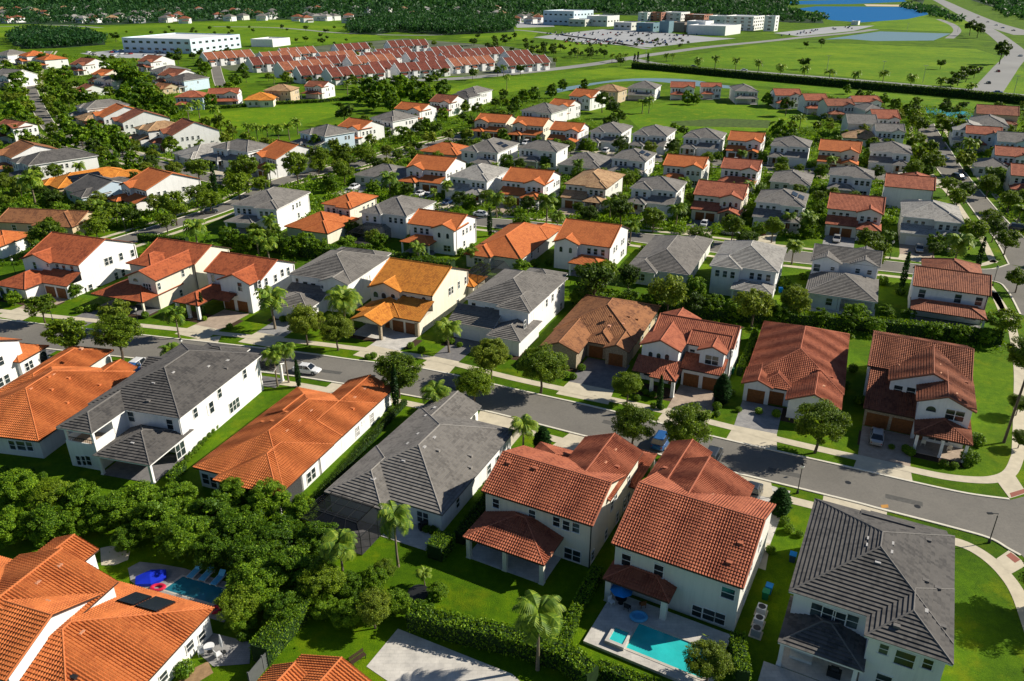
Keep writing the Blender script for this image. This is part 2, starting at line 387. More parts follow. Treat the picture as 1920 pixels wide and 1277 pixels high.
WINC = {}
def win_mesh(wd, ht, nx, style, lod):
    key = (round(wd, 2), round(ht, 2), nx, style, lod)
    if key in WINC: return WINC[key]
    g = MB(); f = MB(); t = g if lod else f; fi = 1 if lod else 0
    fm = M['trimwhite'] if style != 'dark' else M['trimbrown']
    hw = wd / 2
    if style == 'arch':
        pts = [(-hw, 0)] + [(hw, 0)] + [(hw * math.cos(a), ht - hw + hw * math.sin(a)) for a in [math.pi * q / 8 for q in range(9)]]
        g.poly([(x, -0.02, z) for x, z in pts], 0)
        for i in range(len(pts)):
            (xa, za), (xb, zb) = pts[i], pts[(i + 1) % len(pts)]
            t.tube([(xa, -0.03, za), (xb, -0.03, zb)], 0.05, 4, fi)
    else:
        g.box(-hw, hw, -0.02, 0.02, 0, ht, 0, 'k')
        b = 0.075
        t.box(-hw - b, hw + b, -0.075, 0.01, ht, ht + b, fi); t.box(-hw - b - .05, hw + b + .05, -0.12, 0.01, -b, 0, fi)
        t.box(-hw - b, -hw, -0.075, 0.01, 0, ht, fi); t.box(hw, hw + b, -0.075, 0.01, 0, ht, fi)
        for i in range(1, nx): x = -hw + wd * i / nx; t.box(x - .05, x + .05, -0.06, -0.021, 0, ht, fi)
        t.box(-hw, hw, -0.052, -0.021, ht * .5 - .03, ht * .5 + .03, fi)
    if style == 'shut':
        for sx in (-1, 1): t.box(sx * (hw + .30) - .2, sx * (hw + .30) + .2, -0.06, 0.0, 0, ht, 1 if lod else 0)
    r = (g.mesh('window', [M['glass'], fm]), None if lod else f.mesh('window_frame', [fm]))
    WINC[key] = r; return r

GARC = {}
def garage_mesh(wd, ht, mat):
    key = (round(wd, 1), ht, mat)
    if key not in GARC:
        g = MB(); hw = wd / 2
        g.box(-hw, hw, -0.03, 0.02, 0, ht, 0)
        nr, nc = 4, max(3, int(wd / 0.65))
        for i in range(nr):
            for j in range(nc):
                x = -hw + wd * (j + .5) / nc; z = ht * (i + .5) / nr
                g.box(x - wd / nc / 2 + .05, x + wd / nc / 2 - .05, -0.055, -0.031, z - ht / nr / 2 + .04, z + ht / nr / 2 - .04, 0)
        GARC[key] = g.mesh('garage_door', [M[mat]])
    return GARC[key]
DOORM = {}
def door_mesh():
    if 'd' not in DOORM:
        g = MB(); g.box(-.5, .5, -0.05, 0.0, 0, 2.1, 0); g.box(-.32, .32, -0.07, -0.051, 1.1, 1.9, 1); g.box(-.32, .32, -0.07, -0.051, .2, .9, 0); DOORM['d'] = g.mesh('front_door', [M['wood'], M['glass']])
    return DOORM['d']

HOUSES = []
class House:
    def __init__(s, name, label, handle, px, z, yaw, roof, wall, near=0, cat='house', group=None, trim=None, row=''):
        """px: pixel of the front-right eave corner (x=0,y=0) at height z"""
        s.name, s.label, s.handle, s.yaw, s.near, s.cat, s.group, s.row = name, label, handle, yaw, near, cat, group, row
        s.o = G(px[0], px[1], z); s.roof, s.wall = roof, wall
        s.barrel = RC[roof][2]; s.trim = trim or ('trimbrown' if s.barrel else 'trimgrey')
        s.lows = []; s.masses = []; s.W = MB(); s.Rf = MB(); s.P = MB(); s.caps = MB(); s.pcaps = MB(); s.kids = []; s.wallm = [M[wall]]; s.ch = []
        a = R(yaw); s.ux = Vector((math.cos(a), -math.sin(a), 0)); s.uy = Vector((math.sin(a), math.cos(a), 0))
    def world(s, x, y, z=0): q = s.o + s.ux * x + s.uy * y; return Vector((q.x, q.y, z))
    def local(s, p): d = Vector((p[0] - s.o.x, p[1] - s.o.y, 0)); return d.dot(s.ux), d.dot(s.uy)
    def lpx(s, u, v, z=0): return s.local(G(u, v, z))
    def wmi(s, wall):
        m = M[wall or s.wall]
        if m not in s.wallm: s.wallm.append(m)
        return s.wallm.index(m)
    def mass(s, kind, x0, x1, y0, y1, z, p=0.42, z0=0.0, walls=True, wall=None, low=False, ov=0.45, roofk=None, tilez=True):
        F, S = roof_faces(kind, x0, x1, y0, y1, z, p)
        if low: s.lows.append((MB(), MB()))
        rb, cp = s.lows[-1] if low else (s.Rf, s.caps)
        for poly, eu, ev in F:
            tile_surface(rb, poly, eu, ev, p, s.near >= 2 if not s.barrel else s.near >= 3, s.barrel)
            rb.poly([(q[0], q[1], q[2] - 0.16) for q in reversed(poly)], 1)
        # boundary skirt
        edges = {}
        for poly, eu, ev in F:
            for i in range(len(poly)):
                a, b = poly[i], poly[(i + 1) % len(poly)]
                ka, kb = tuple(round(c, 3) for c in a), tuple(round(c, 3) for c in b)
                if (kb, ka) in edges: edges.pop((kb, ka))
                else: edges[(ka, kb)] = (a, b)
        for a, b in edges.values():
            rb.poly([(a[0], a[1], a[2] - .161), (b[0], b[1], b[2] - .161), (b[0], b[1], b[2] + .03), (a[0], a[1], a[2] + .03)], 1)
        rr = 0.10 if s.near >= 2 else 0.13
        for a, b in S:
            h = 0.04
            cp.tube([(a[0], a[1], a[2] + h), (b[0], b[1], b[2] + h)], rr, 6)
        gx, gy = (0.28, ov) if kind == 'gx' else ((ov, 0.28) if kind == 'gy' else (ov, ov))
        a0, a1, b0, b1 = x0 + gx, x1 - gx, y0 + gy, y1 - gy
        ms = dict(k=kind, x0=a0, x1=a1, y0=b0, y1=b1, z=z, z0=z0, r=(x0, x1, y0, y1), p=p); s.masses.append(ms)
        if walls:
            mi = s.wmi(wall); zt = z + p * min(gx, gy) - 0.17
            if kind in ('hip',): zt = z - 0.02
            s.W.box(a0, a1, b0, b1, z0, zt, mi, 'b')
            if kind == 'gx':
                cy = (y0 + y1) / 2; zr = z + p * (y1 - y0) / 2 - 0.17
                for x, sg in ((a0, -1), (a1, 1)):
                    q = [(x, b0, zt), (x, b1, zt), (x, cy, zr)]; s.W.poly(q if sg > 0 else q[::-1], mi)
            if kind == 'gy':
                cx = (x0 + x1) / 2; zr = z + p * (x1 - x0) / 2 - 0.17
                for y, sg in ((b0, 1), (b1, -1)):
                    q = [(a0, y, zt), (a1, y, zt), (cx, y, zr)]; s.W.poly(q if sg > 0 else q[::-1], mi)
        return ms
    def side(s, ms, sd):
        return {'F': (Vector((0, ms['y0'], 0)), Vector((1, 0, 0)), 0), 'B': (Vector((0, ms['y1'], 0)), Vector((-1, 0, 0)), math.pi),
                'R': (Vector((ms['x1'], 0, 0)), Vector((0, 1, 0)), math.pi / 2), 'L': (Vector((ms['x0'], 0, 0)), Vector((0, -1, 0)), -math.pi / 2)}[sd]
    def hit(s, ms, sd, u, v):
        r = ray(u, v); c = Vector((0, 0, CAMH)) - Vector((s.o.x, s.o.y, 0))
        lc = Vector((c.dot(s.ux), c.dot(s.uy), CAMH)); lr = Vector((r.dot(s.ux), r.dot(s.uy), r.z))
        if sd in 'FB': t = ((ms['y0'] if sd == 'F' else ms['y1']) - lc.y) / lr.y
        else: t = ((ms['x1'] if sd == 'R' else ms['x0']) - lc.x) / lr.x
        return lc + lr * t
    def win(s, ms, sd, px=None, at=None, w=0.9, h=1.4, nx=1, style='std', z=None):
        """px = centre pixel, or at = (coordinate along the wall, centre height)"""
        o, d, rz = s.side(ms, sd)
        if px: q = s.hit(ms, sd, *px)
        else:
            q = Vector((at[0], o.y, at[1])) if sd in 'FB' else Vector((o.x, at[0], at[1]))
        if z is not None: q.z = z
        gm, fm = win_mesh(w, h, nx, style, 0 if s.near >= 2 else 1)
        s.ch.append(('window', gm, (q.x, q.y, q.z - h / 2), rz, [('window_frame', fm)] if fm else []))
    def garage(s, ms, sd, xc, w=2.5, h=2.15, mat='wood'):
        o, d, rz = s.side(ms, sd)
        loc = (xc, o.y, 0.02) if sd in 'FB' else (o.x, xc, 0.02)
        s.ch.append(('garage_door', garage_mesh(w, h, mat), loc, rz, []))
    def door(s, ms, sd, xc):
        o, d, rz = s.side(ms, sd); loc = (xc, o.y, 0.05) if sd in 'FB' else (o.x, xc, 0.05)
        s.ch.append(('front_door', door_mesh(), loc, rz, []))
    def col(s, x, y, z1, r=0.2, mat=None, z0=0.0):
        g = MB(); g.box(-r, r, -r, r, z0 + .12, z1, 0); g.box(-r - .05, r + .05, -r - .05, r + .05, z0, z0 + .12, 0); g.box(-r - .05, r + .05, -r - .05, r + .05, z1 - .14, z1 - .001, 0)
        s.ch.append(('column', g.mesh('column', [M[mat or s.wall]]), (x, y, 0), 0, []))
    def part(s, name, mb, mats, sub=[]): s.ch.append((name, mb.mesh(name, mats), (0, 0, 0), 0, sub))
    def porch(s, kind, x0, x1, y0, y1, z=2.9, p=0.35, cols=(), floor=True, fmat='pave_light', yf=None, r=0.18):
        ms = s.mass(kind, x0, x1, y0, y1, z, p, walls=False, low=True)
        for (cx, cy) in cols: s.col(cx, cy, z - .1, r)
        if floor:
            g = MB(); g.box(x0 + .2, x1 - .2, y0 + .2, yf if yf is not None else y1, 0.0, 0.09, 0, 'b'); s.part('porch_floor', g, [M[fmat]])
        return ms
    def roofvent(s, ms, slope, u, v, big=True):
        """small vent box sitting on a roof slope at pixel"""
        x0, x1, y0, y1 = ms['r']; z, p = ms['z'], ms['p']
        r = ray(u, v); c = Vector((0, 0, CAMH)) - Vector((s.o.x, s.o.y, 0))
        lc = Vector((c.dot(s.ux), c.dot(s.uy), CAMH)); lr = Vector((r.dot(s.ux), r.dot(s.uy), r.z))
        # plane: z = z0 + p * dist
        if slope == 'F': n, k = (0, 1), y0
        if slope == 'B': n, k = (0, -1), -y1
        if slope == 'R': n, k = (-1, 0), -x1
        if slope == 'L': n, k = (1, 0), x0
        # lc.z+t*lr.z = z + p*(n.(lc+t lr) - k)
        t = (z + p * (n[0] * lc.x + n[1] * lc.y - k) - lc.z) / (lr.z - p * (n[0] * lr.x + n[1] * lr.y))
        q = lc + lr * t; g = MB(); m = 'vent' if s.barrel else 'ventg'
        if big: g.box(q.x - .28, q.x + .28, q.y - .2, q.y + .2, q.z - .1, q.z + .22, 0); s.part('roof_vent', g, [M['metal'] if big == 2 else M['cap_' + s.roof]])
        else:
            g.box(q.x - .26, q.x + .26, q.y - .26, q.y + .26, q.z - .2, q.z + .07, 0); s.part('roof_vent', g, [M[m]])
    def finish(s):
        x0 = min(m['r'][0] for m in s.masses); x1 = max(m['r'][1] for m in s.masses); y0 = min(m['r'][2] for m in s.masses); y1 = max(m['r'][3] for m in s.masses)
        mm = s.masses[0]; cx, cy = (mm['x0'] + mm['x1']) / 2, (mm['y0'] + mm['y1']) / 2
        s.c = s.world(cx, cy); s.ext = (x0, x1, y0, y1)
        e = empty(s.name, s.c, -R(s.yaw)); s.root = e; off = (-cx, -cy, 0)
        tag(e, s.label, s.cat, s.group)
        if s.W.v: s.W.build('wall', s.wallm, e, off)
        rm = [M['roof_' + s.roof], M[s.trim]]
        ro = s.Rf.build('roof', rm, e, off)
        if s.caps.v: s.caps.build('ridge_cap', [M['cap_' + s.roof]], ro)
        for pm, pc in s.lows:
            po = pm.build('porch_roof', rm, e, off)
            if pc.v: pc.build('ridge_cap', [M['cap_' + s.roof]], po)
        if s.c.y < 230 and mm['z'] > 4 and s.near < 3:
            g = MB(); g.tube([(mm['x1'] - .15, mm['y0'] - .07, .1), (mm['x1'] - .15, mm['y0'] - .07, mm['z'] - .2)], .06, 6); s.part('downpipe', g, [M[s.trim]]); g = MB(); g.tube([(mm['x1'] + .07, mm['y1'] - .4, .1), (mm['x1'] + .07, mm['y1'] - .4, mm['z'] - .2)], .06, 6)
            s.part('downpipe', g, [M[s.trim]])
        for nm, me, loc, rz, sub in s.ch:
            c = ob(nm, me, e, (loc[0] + off[0], loc[1] + off[1], loc[2]), rz)
            for sn, sm in sub: ob(sn, sm, c)
        HOUSES.append(s); return s
    def drive(s, x0, x1, y0, y1, mat='pave_grey'):
        DRIVES.append(([s.world(x0, y0), s.world(x1, y0), s.world(x1, y1), s.world(x0, y1)], mat))
DRIVES = []
def cage(h, x0, x1, y0, y1, z, rise=0.9):
    """pool screen cage: metal frame and dark mesh"""
    g = MB(); f = MB(); xm0, xm1 = x0 + 1.3, x1 - 1.3; zt = z + rise; yb0 = y0 + 1.3
    P = [(x0, y0, z), (x1, y0, z), (x1, y1, z), (x0, y1, z)]; T = [(xm0, yb0, zt), (xm1, yb0, zt), (xm1, y1, zt), (xm0, y1, zt)]
    g.poly([P[0], P[1], T[1], T[0]]); g.poly([P[1], P[2], T[2], T[1]]); g.poly([P[3], P[0], T[0], T[3]]); g.poly(T)
    g.poly([(x0, y0, 0), (x1, y0, 0), P[1], P[0]]); g.poly([(x1, y0, 0), (x1, y1, 0), P[2], P[1]]); g.poly([(x0, y1, 0), (x0, y0, 0), P[0], P[3]])
    def bar(a, b): f.tube([a, b], 0.05, 4)
    for q in ((P[0], P[1]), (P[1], P[2]), (P[0], P[3]), (T[0], T[1]), (T[1], T[2]), (T[0], T[3]), (P[0], T[0]), (P[1], T[1])): bar(*q)
    n = max(2, int((x1 - x0) / 2))
    for i in range(n + 1):
        x = x0 + (x1 - x0) * i / n; xx = xm0 + (xm1 - xm0) * i / n
        bar((x, y0, 0), (x, y0, z)); bar((x, y0, z), (xx, yb0, zt)); bar((xx, yb0, zt), (xx, y1, zt))
    for i in range(1, 4):
        y = y0 + (y1 - y0) * i / 3.0
        bar((x1, y, 0), (x1, y, z)); bar((x0, y, 0), (x0, y, z))
        if y > yb0: bar((xm0, y, zt), (xm1, y, zt))
    h.ch.append(('screen_cage', g.mesh('screen_cage', [M['screen']]), (0, 0, 0), 0, [('cage_frame', f.mesh('cage_frame', [M['metal']]))]))
    g = MB(); g.box(x0, x1, y0, y1, 0, 0.05, 0, 'b'); h.part('patio_floor', g, [M['pave_dark']])
# ------------------------------------------------------------------ the hand-measured houses
def T5(x, y): return x / 3.9917, 300 + y / 3.9917
def T6(x, y): return 480 + x / 3.9917, 300 + y / 3.9917
def T7(x, y): return 960 + x / 3.9917, 300 + y / 3.9917
def T8(x, y): return 1440 + x / 3.9917, 300 + y / 3.9917
def U1(x, y): return x / 3.7563, 600 + y / 3.7563
def U2(x, y): return 480 + x / 3.7563, 600 + y / 3.7563
def U3(x, y): return 960 + x / 3.7563, 600 + y / 3.7563
def U4(x, y): return 1440 + x / 3.7563, 600 + y / 3.7563
def U5(x, y): return x / 3.7563, 937 + y / 3.7563
def U7(x, y): return 960 + x / 3.7563, 937 + y / 3.7563
def U8(x, y): return 1440 + x / 3.7563, 937 + y / 3.7563
def V1(x, y): return 860 + x / 3.99, 780 + y / 3.99
def V2(x, y): return 1120 + x / 4.97, 1020 + y / 4.97
GR = 'houses of the housing estate'

# A0 white house at the left edge
h = House('white_house', 'white house with small orange roofs, cut off by the left edge', 'the white house at the left edge', (36, 680), 3.2, 12, 'orange', 'white', 2, group=GR)
h.mass('hip', -9, 0, 0, 6.4, 3.2); a = h.mass('gx', -16, -0.9, -6.5, 2.6, 6)
b = h.masses[0]
for u, v in ((190, 330), (218, 312)): h.win(b, 'R', px=U1(u, v), w=.7, h=1.3)
h.win(b, 'R', px=U1(305, 265), w=1.6, h=2.2, style='arch')
h.win(a, 'R', px=U1(48, 415)); h.win(a, 'R', px=U1(5, 290)); h.win(a, 'R', px=U1(3, 440))
h.drive(-9, -3, 6.5, 15, 'pave_dark'); h.finish()

# A1 orange hip bungalow
h = House('orange_bungalow', 'orange hip-roofed bungalow between the left-edge white house and the dark grey roof', 'the orange bungalow at far left', (73, 828), 3, 11, 'orange', 'pale', 3, group=GR)
a = h.mass('hip', -15, 0, 0, 20.3, 3); b = h.mass('hip', -16.2, -8.3, 10, 26.6, 3, ); c = h.mass('gy', -6, -0.7, 13, 21.8, 2.97)
h.win(a, 'F', px=U1(88, 880), w=.9, h=1.35); h.win(a, 'F', px=U1(150, 885), w=1.3, h=1.35); h.win(a, 'F', px=U1(210, 890), w=.9, h=1.35)
h.win(b, 'R', px=U1(762, 292), w=1.3, h=1.9, style='arch')
for u, v in ((210, 483), (372, 382), (570, 200)): h.roofvent(a, 'R', *U1(u, v), big=False)
for u, v in ((338, 403), (480, 413), (360, 493), (697, 460), (470, 585)): h.roofvent(a, 'R', *U1(u, v))
h.drive(-6, -0.5, 22, 30, 'pave_grey'); h.finish()

# A2 dark grey two-storey with corner loggia
h = House('grey_roofed_house', 'large white house with dark grey roof and upstairs corner balcony, left foreground', 'the dark grey house with the balcony', (337, 785), 6, 15.3, 'darkgrey', 'white', 2, group=GR, trim='trimwhite')
a = h.mass('hip', -14.4, 0, 0, 19.9, 6, 0.42)
b = h.mass('hip', -13.9, -8.4, -6.1, 8, 5.97, 0.42, walls=False)
h.mass('gx', -15.1, -9, 11.2, 15.0, 5.96, 0.45); h.mass('hip', -10.5, -3, 15, 21.2, 5.95, .42)
h.W.box(-13.45, -8.85, -5.65, 1, 0, 3.35, 0, 'b'); g = MB(); g.box(-13.4, -8.9, -5.6, 1, 3.36, 3.42, 0); h.part('balcony_floor', g, [M['pave_tan']])
g = MB(); g.box(-8.99, -8.85, -5.65, .5, 3.36, 4.35, 0); g.box(-13.45, -8.99, -5.65, -5.5, 3.36, 3.9, 0); g.box(-13.45, -13.3, -5.5, .5, 3.36, 4.35, 0); h.part('parapet', g, [M['white']])
g = MB(); g.box(-13.45, -8.85, -2.2, -2.0, 3.42, 5.9, 0); g.box(-9.0, -8.86, -2.0, 1, 3.42, 5.9, 0); h.part('upper_wall', g, [M['white']])
for x, y in ((-13.2, -5.4), (-9.1, -5.4)): h.col(x, y, 5.85, .17, z0=3.42)
g = MB()
for k in range(14): g.box(-13.2 + k * .3, -13.17 + k * .3, -5.42, -5.38, 3.9, 4.35, 0)
g.box(-13.3, -9.1, -5.45, -5.35, 4.32, 4.38, 0); h.part('railing', g, [M['metal']])
c = h.porch('hip', -8.6, -0.1, -6.6, 2.2, 2.95, 0.42, cols=((-.5, -6.2), (-8.1, -6.2)), fmat='pave_dark', yf=0)
bb = dict(a); bb.update(x0=-13.45, x1=-8.85, y0=-5.65, y1=1)
for u in (560, 590, 625): h.win(bb, 'F', px=U1(u, 990), w=.8, h=1.4)
for u, v in ((925, 680), (1198, 735)): h.win(a, 'F', px=U1(u, v), w=.95, h=1.5)
for u, v, w_ in ((1375, 655, .8), (1545, 515, .8), (1722, 380, .8)): h.win(a, 'R', px=U1(u, v), w=w_, h=1.4)
h.win(a, 'R', px=U1(1488, 615), w=.9, h=1.7, style='shut'); h.win(a, 'R', px=U1(1650, 600), w=2.4, h=1.6, nx=3); h.win(a, 'R', px=U1(1270, 915), w=1.7, h=2.0, nx=2)
for u, v in ((1213, 368), (1462, 325), (1600, 285)): h.roofvent(a, 'R', *U1(u, v), big=False)
h.roofvent(a, 'F', *U1(1085, 440), big=False); h.roofvent(a, 'F', *U1(1045, 575)); h.roofvent(c, 'F', *U1(937, 862), big=False); h.roofvent(a, 'R', *U1(1592, 342))
h.porch('gx', -5, 1.2, 20.2, 23.4, 3, 0.35, cols=((.8, 22.9), (-4.5, 22.9)), fmat='pave_dark')
h.drive(-13.5, -7.5, 20, 29, 'pave_grey'); h.finish()

# A3 long orange bungalow
h = House('orange_bungalow', 'long bungalow with bright orange roof and white side wall beside a narrow lawn', 'the long orange bungalow', (521, 930), 3, 20.7, 'orange', 'white', 3, group=GR)
a = h.mass('hip', -13.5, 0, 1.2, 23.4, 3); b = h.mass('hip', -9.35, 0.05, -0.1, 12, 2.98, walls=False, tilez=True); c = h.mass('gy', -7.6, 0.02, 14, 28.2, 2.99); d = h.mass('gy', -11.6, -6.6, 14, 19, 4.05, 0.42, walls=False)
g = MB(); g.box(-9.0, -.4, -.0 + .3, 1.7, 0, .08, 0, 'b'); h.part('porch_floor', g, [M['pave_grey']])
for x in (-9.0, -.4): h.col(x, .35, 2.85, .17)
g = MB(); g.box(-.32, -.28, .4, 5.2, .05, 2.8, 0); h.part('insect_screen', g, [M['screen']])
h.win(a, 'F', px=U1(1450, 1118), w=1.0, h=1.5); h.win(a, 'F', px=U1(1510, 1145), w=1.0, h=1.5)
for u, v, w_ in ((372, 1110, .8), (403, 1080, .8), (713, 785, .9), (815, 690, .9)): h.win(a, 'R', px=U2(u, v), w=w_, h=1.5)
h.win(a, 'R', px=U2(752, 722), w=.5, h=.5)
for u, v in ((760, 483), (692, 543), (380, 637), (300, 707), (210, 778)): h.roofvent(a, 'R', *U2(u, v), big=False)
h.roofvent(a, 'R', *U2(678, 628))
for u, v in ((157, 618), (218, 655), (115, 717), (48, 722)): h.roofvent(a, 'L', *U2(u, v))
g = MB(); g.tube([(-.33, 9.1, .1), (-.33, 9.1, 2.8)], .06, 6); h.part('downpipe', g, [M['metal']])
h.drive(-13, -7.8, 24, 32, 'conc'); h.finish()

# A4 long grey bungalow with cage
h = House('grey_bungalow', 'long bungalow with wide grey roof and pool screen cage at its near corner', 'the long grey bungalow', (829, 966), 3, 24.7, 'grey', 'white', 2, group=GR)
a = h.mass('hip', -14.7, 0, 0, 20.0, 3); b = h.mass('hip', -14.85, -6.8, -2.0, 9, 2.97); c = h.mass('gy', -14.6, -7.1, 6, 24, 2.98)
cage(h, -15.2, -6.6, -6.6, -1.7, 2.5, 0.6)
h.win(a, 'F', px=(793, 970), w=1.5, h=1.5, nx=2); h.win(a, 'R', px=(858, 943), w=.8, h=1.3); h.win(a, 'R', px=U2(1640, 1050)); h.win(a, 'R', px=U2(1700, 990))
h.win(c, 'R', px=U2(1530, 710), w=1.3, h=1.9, style='arch')
for u, v in ((1250, 825), (1180, 893)): h.roofvent(a, 'R', *U2(u, v), big=False)
for u, v in ((1280, 922), (1510, 960), (1507, 1042)): h.roofvent(a, 'R', *U2(u, v))
for u, v in ((1262, 618), (1200, 675), (1147, 803), (1075, 872)): h.roofvent(a, 'L', *U2(u, v), big=False)
h.roofvent(b, 'F', *U2(825, 1118), big=False); h.roofvent(a, 'F', *U2(1042, 988), big=False)
g = MB(); g.box(-6.5, -.5, -3.0, .45, 0, .06, 0, 'b'); h.part('patio_floor', g, [M['pave_light']])
h.drive(-6.5, -0.8, 20, 33, 'conc'); h.finish()

# A5 cream two-storey
h = House('cream_house', 'cream house with red barrel-tile roof and brown hipped patio roof, bottom centre', 'the cream house with the patio roof', (1110.6, 987), 6, 27.6, 'red', 'cream', 3, group=GR)
a = h.mass('gx', -13.4, 0, 0, 10.4, 6); b = h.mass('gy', -7.4, 0.12, 5, 16, 5.98); c = h.mass('hip', -13.7, -6, 7, 16.1, 3.2); c2 = h.mass('hip', -5.5, .6, 12.5, 20.8, 3.0, walls=False, low=True)
for x in (-5.5, .2): h.col(x, 20.5, 2.9)
p_ = h.porch('hip', -13.2, -3.4, -4.5, 4.2, 2.85, 0.36, cols=((-12.7, -4.1), (-8.2, -4.1), (-3.8, -4.1)), yf=.4, r=.24)
for u, v in ((280, 653), (550, 737), (732, 790), (805, 818), (878, 836)): h.win(a, 'F', px=V1(u, v), w=.8, h=1.2)
h.win(a, 'F', px=V1(851, 1038), w=1.9, h=1.45, nx=2)
for u, v in ((1145, 665), (1174, 590), (1185, 757), (1240, 655), (1268, 618), (1100, 885), (1000, 1045)): h.win(a, 'R', px=V1(u, v), w=.7, h=1.3)
h.win(b, 'R', px=V1(1270, 478), w=.7, h=1.2)
h.roofvent(a, 'F', *V1(375, 355)); h.roofvent(a, 'F', *V1(570, 395)); h.roofvent(b, 'R', *V1(1183, 383))
for u, v in ((1090, 345), (1165, 250)): h.roofvent(b, 'R', *V1(u, v), big=False)
h.roofvent(p_, 'R', *V1(683, 1030), big=False)
g = MB(); g.tube([(-.2, .22, .1), (-.2, .22, 5.8)], .07, 6); h.part('downpipe', g, [M['metal']])
h.drive(-13, -7.3, 16.3, 26, 'pave_dark'); h.finish()

# A6 white two-storey with the pool
h = House('white_house', 'off-white two-storey house with large red barrel-tile roof beside the turquoise pool', 'the pool house', (1393, 1104), 6, 29, 'red', 'pale', 3, group=GR)
h.handle = 'the house with the turquoise pool'
a = h.mass('gx', -13.3, 0, 0, 14.6, 6, 0.40); b = h.mass('gy', -13.6, -2.9, 8, 17, 6.02, 0.42); c = h.mass('gy', -14.1, -9.0, 12, 21.5, 6.0, 0.42)
p_ = h.porch('hip', -13.3, -6.3, -1.9, 2.4, 2.9, 0.36, cols=(), floor=False)
for x in (-12.75, -6.85): h.col(x, -1.45, 2.8, .3)
for u, v in ((270, 150), (572, 248)): h.win(a, 'F', px=V2(u, v), w=.95, h=1.45)
h.win(a, 'F', px=V2(1218, 458), w=1.25, h=1.3); h.win(a, 'F', px=V2(928, 625), w=.95, h=1.35); h.win(a, 'F', px=V2(1038, 660), w=1.15, h=1.35); h.win(a, 'F', px=V2(1143, 695), w=.95, h=1.35)
for q in ((2.5, 4.6), (5, 4.6), (9, 4.6), (4, 1.6), (11, 1.6)): h.win(a, 'R', at=q, w=.7, h=1.2)
h.roofvent(a, 'F', 1388, 1020); h.roofvent(a, 'F', 1367, 1056); h.roofvent(c, 'L', 1248, 879); h.roofvent(b, 'R', 1368, 935)
for u, v in ((1333, 927),): h.roofvent(b, 'R', u, v, big=False)
h.drive(-13, -7, 21.6, 30, 'pave_dark'); h.drive(-6.5, 0, 15.5, 27, 'pave_light'); h.finish(); POOLH = h

# A7 dark grey bottom right
h = House('grey_roofed_house', 'white two-storey house with big ribbed dark grey roof, bottom right corner', 'the dark grey house at bottom right', (1787, 1247), 6, 27.8, 'darkgrey', 'white', 2, group=GR, trim='trimwhite')
a = h.mass('hip', -13.7, -0.03, 2.5, 18.6, 6, 0.42); b = h.mass('hip', -6.9, 0, 0, 10, 5.98, 0.42)
c = h.mass('gx', -9, -3.8, 15, 18.9, 6.0, 0.45, walls=False); c = h.mass('gx', -8.0, -0.4, 16.5, 21.8, 4.2, 0.45)
p_ = h.porch('hip', -13.6, -6.3, -1.1, 5.5, 2.95, 0.36, cols=((-13.2, -.7), (-6.9, -.7)), fmat='pave_light', yf=2.9)
W8 = ((340, 775, .95), (425, 808, 1.1), (502, 838, 1.1), (592, 857, 1.0))
for u, v, w_ in W8: h.win(a, 'F', px=U8(u, v), w=w_, h=1.5)
h.win(b, 'F', px=U8(815, 1052), w=.7, h=1.1); h.win(b, 'F', px=U8(962, 1122), w=1.5, h=1.55); h.win(b, 'F', px=U8(1125, 1157), w=.75, h=1.1); h.win(b, 'F', px=U8(812, 1275), w=1.2, h=1.4)
for u, v in ((868, 305), (860, 365), (1107, 780)): h.roofvent(a, 'R', *U8(u, v), big=False)
for u, v in ((1128, 290), (1110, 575), (1195, 627), (1230, 898)): h.roofvent(a, 'R', *U8(u, v))
h.roofvent(a, 'L', *U8(718, 275), big=False); h.roofvent(a, 'L', *U8(711, 322), big=False); h.roofvent(a, 'F', *U8(775, 437), big=False); h.roofvent(b, 'F', *U8(905, 895))
h.drive(-12.5, -6, 18.6, 29, 'conc')
g = MB(); g.box(-14.5, -6.3, -8, -1, 0, .05, 0, 'b'); h.part('patio_floor', g, [M['pave_light']]); h.finish(); A7 = h

# Z1 orange complex bottom left
h = House('orange_house', 'sprawling orange ribbed-tile house with dark solar panels, cut off by the bottom left corner', 'the solar-panelled orange house', (277, 1277), 3, 18.2, 'orange', 'white', 3, group=GR)
z = h.mass('hip', -16.4, 0, -8.3, 9.0, 3, 0.42)
a = h.mass('gx', -21, -8.6, -5.6, 4.9, 6, 0.42); b = h.mass('gy', -20.6, -8.5, -1, 6.6, 5.98, 0.40); c = h.mass('gy', -19.3, -13.8, 4, 9.7, 6.0, 0.42); d = h.mass('hip', -27, -18, -3, 7, 4.4)
for (xa, xb, ya, yb) in ((-8.1, -6.2, 5.6, 7.8), (-5.9, -3.6, 5.6, 8.0)):
    g = MB()
    zz = lambda y: 3 + .42 * (9.0 - y) + .30
    g.poly([(xa, ya, zz(ya)), (xb, ya, zz(ya)), (xb, yb, zz(yb)), (xa, yb, zz(yb))]); g.poly([(xa, yb, zz(yb)), (xb, yb, zz(yb)), (xb, yb, zz(yb) - .25), (xa, yb, zz(yb) - .25)])
    g.poly([(xa, ya, zz(ya)), (xa, yb, zz(yb)), (xa, yb, zz(yb) - .25), (xa, ya, zz(ya) - .25)]); g.poly([(xb, yb, zz(yb)), (xb, ya, zz(ya)), (xb, ya, zz(ya) - .25), (xb, yb, zz(yb) - .25)])
    h.part('solar_panel', g, [M['solar']])
for u, v in ((1150, 1190), (1420, 900), (1335, 970)): h.win(z, 'R', px=U5(u, v + 60), w=.9, h=1.0)
for u, v in ((415, 462), (262, 580)): h.roofvent(b, 'R', *U5(u, v), big=False)
h.roofvent(z, 'R', *U5(570, 932), big=False); h.roofvent(z, 'R', *U5(520, 1255), big=2)
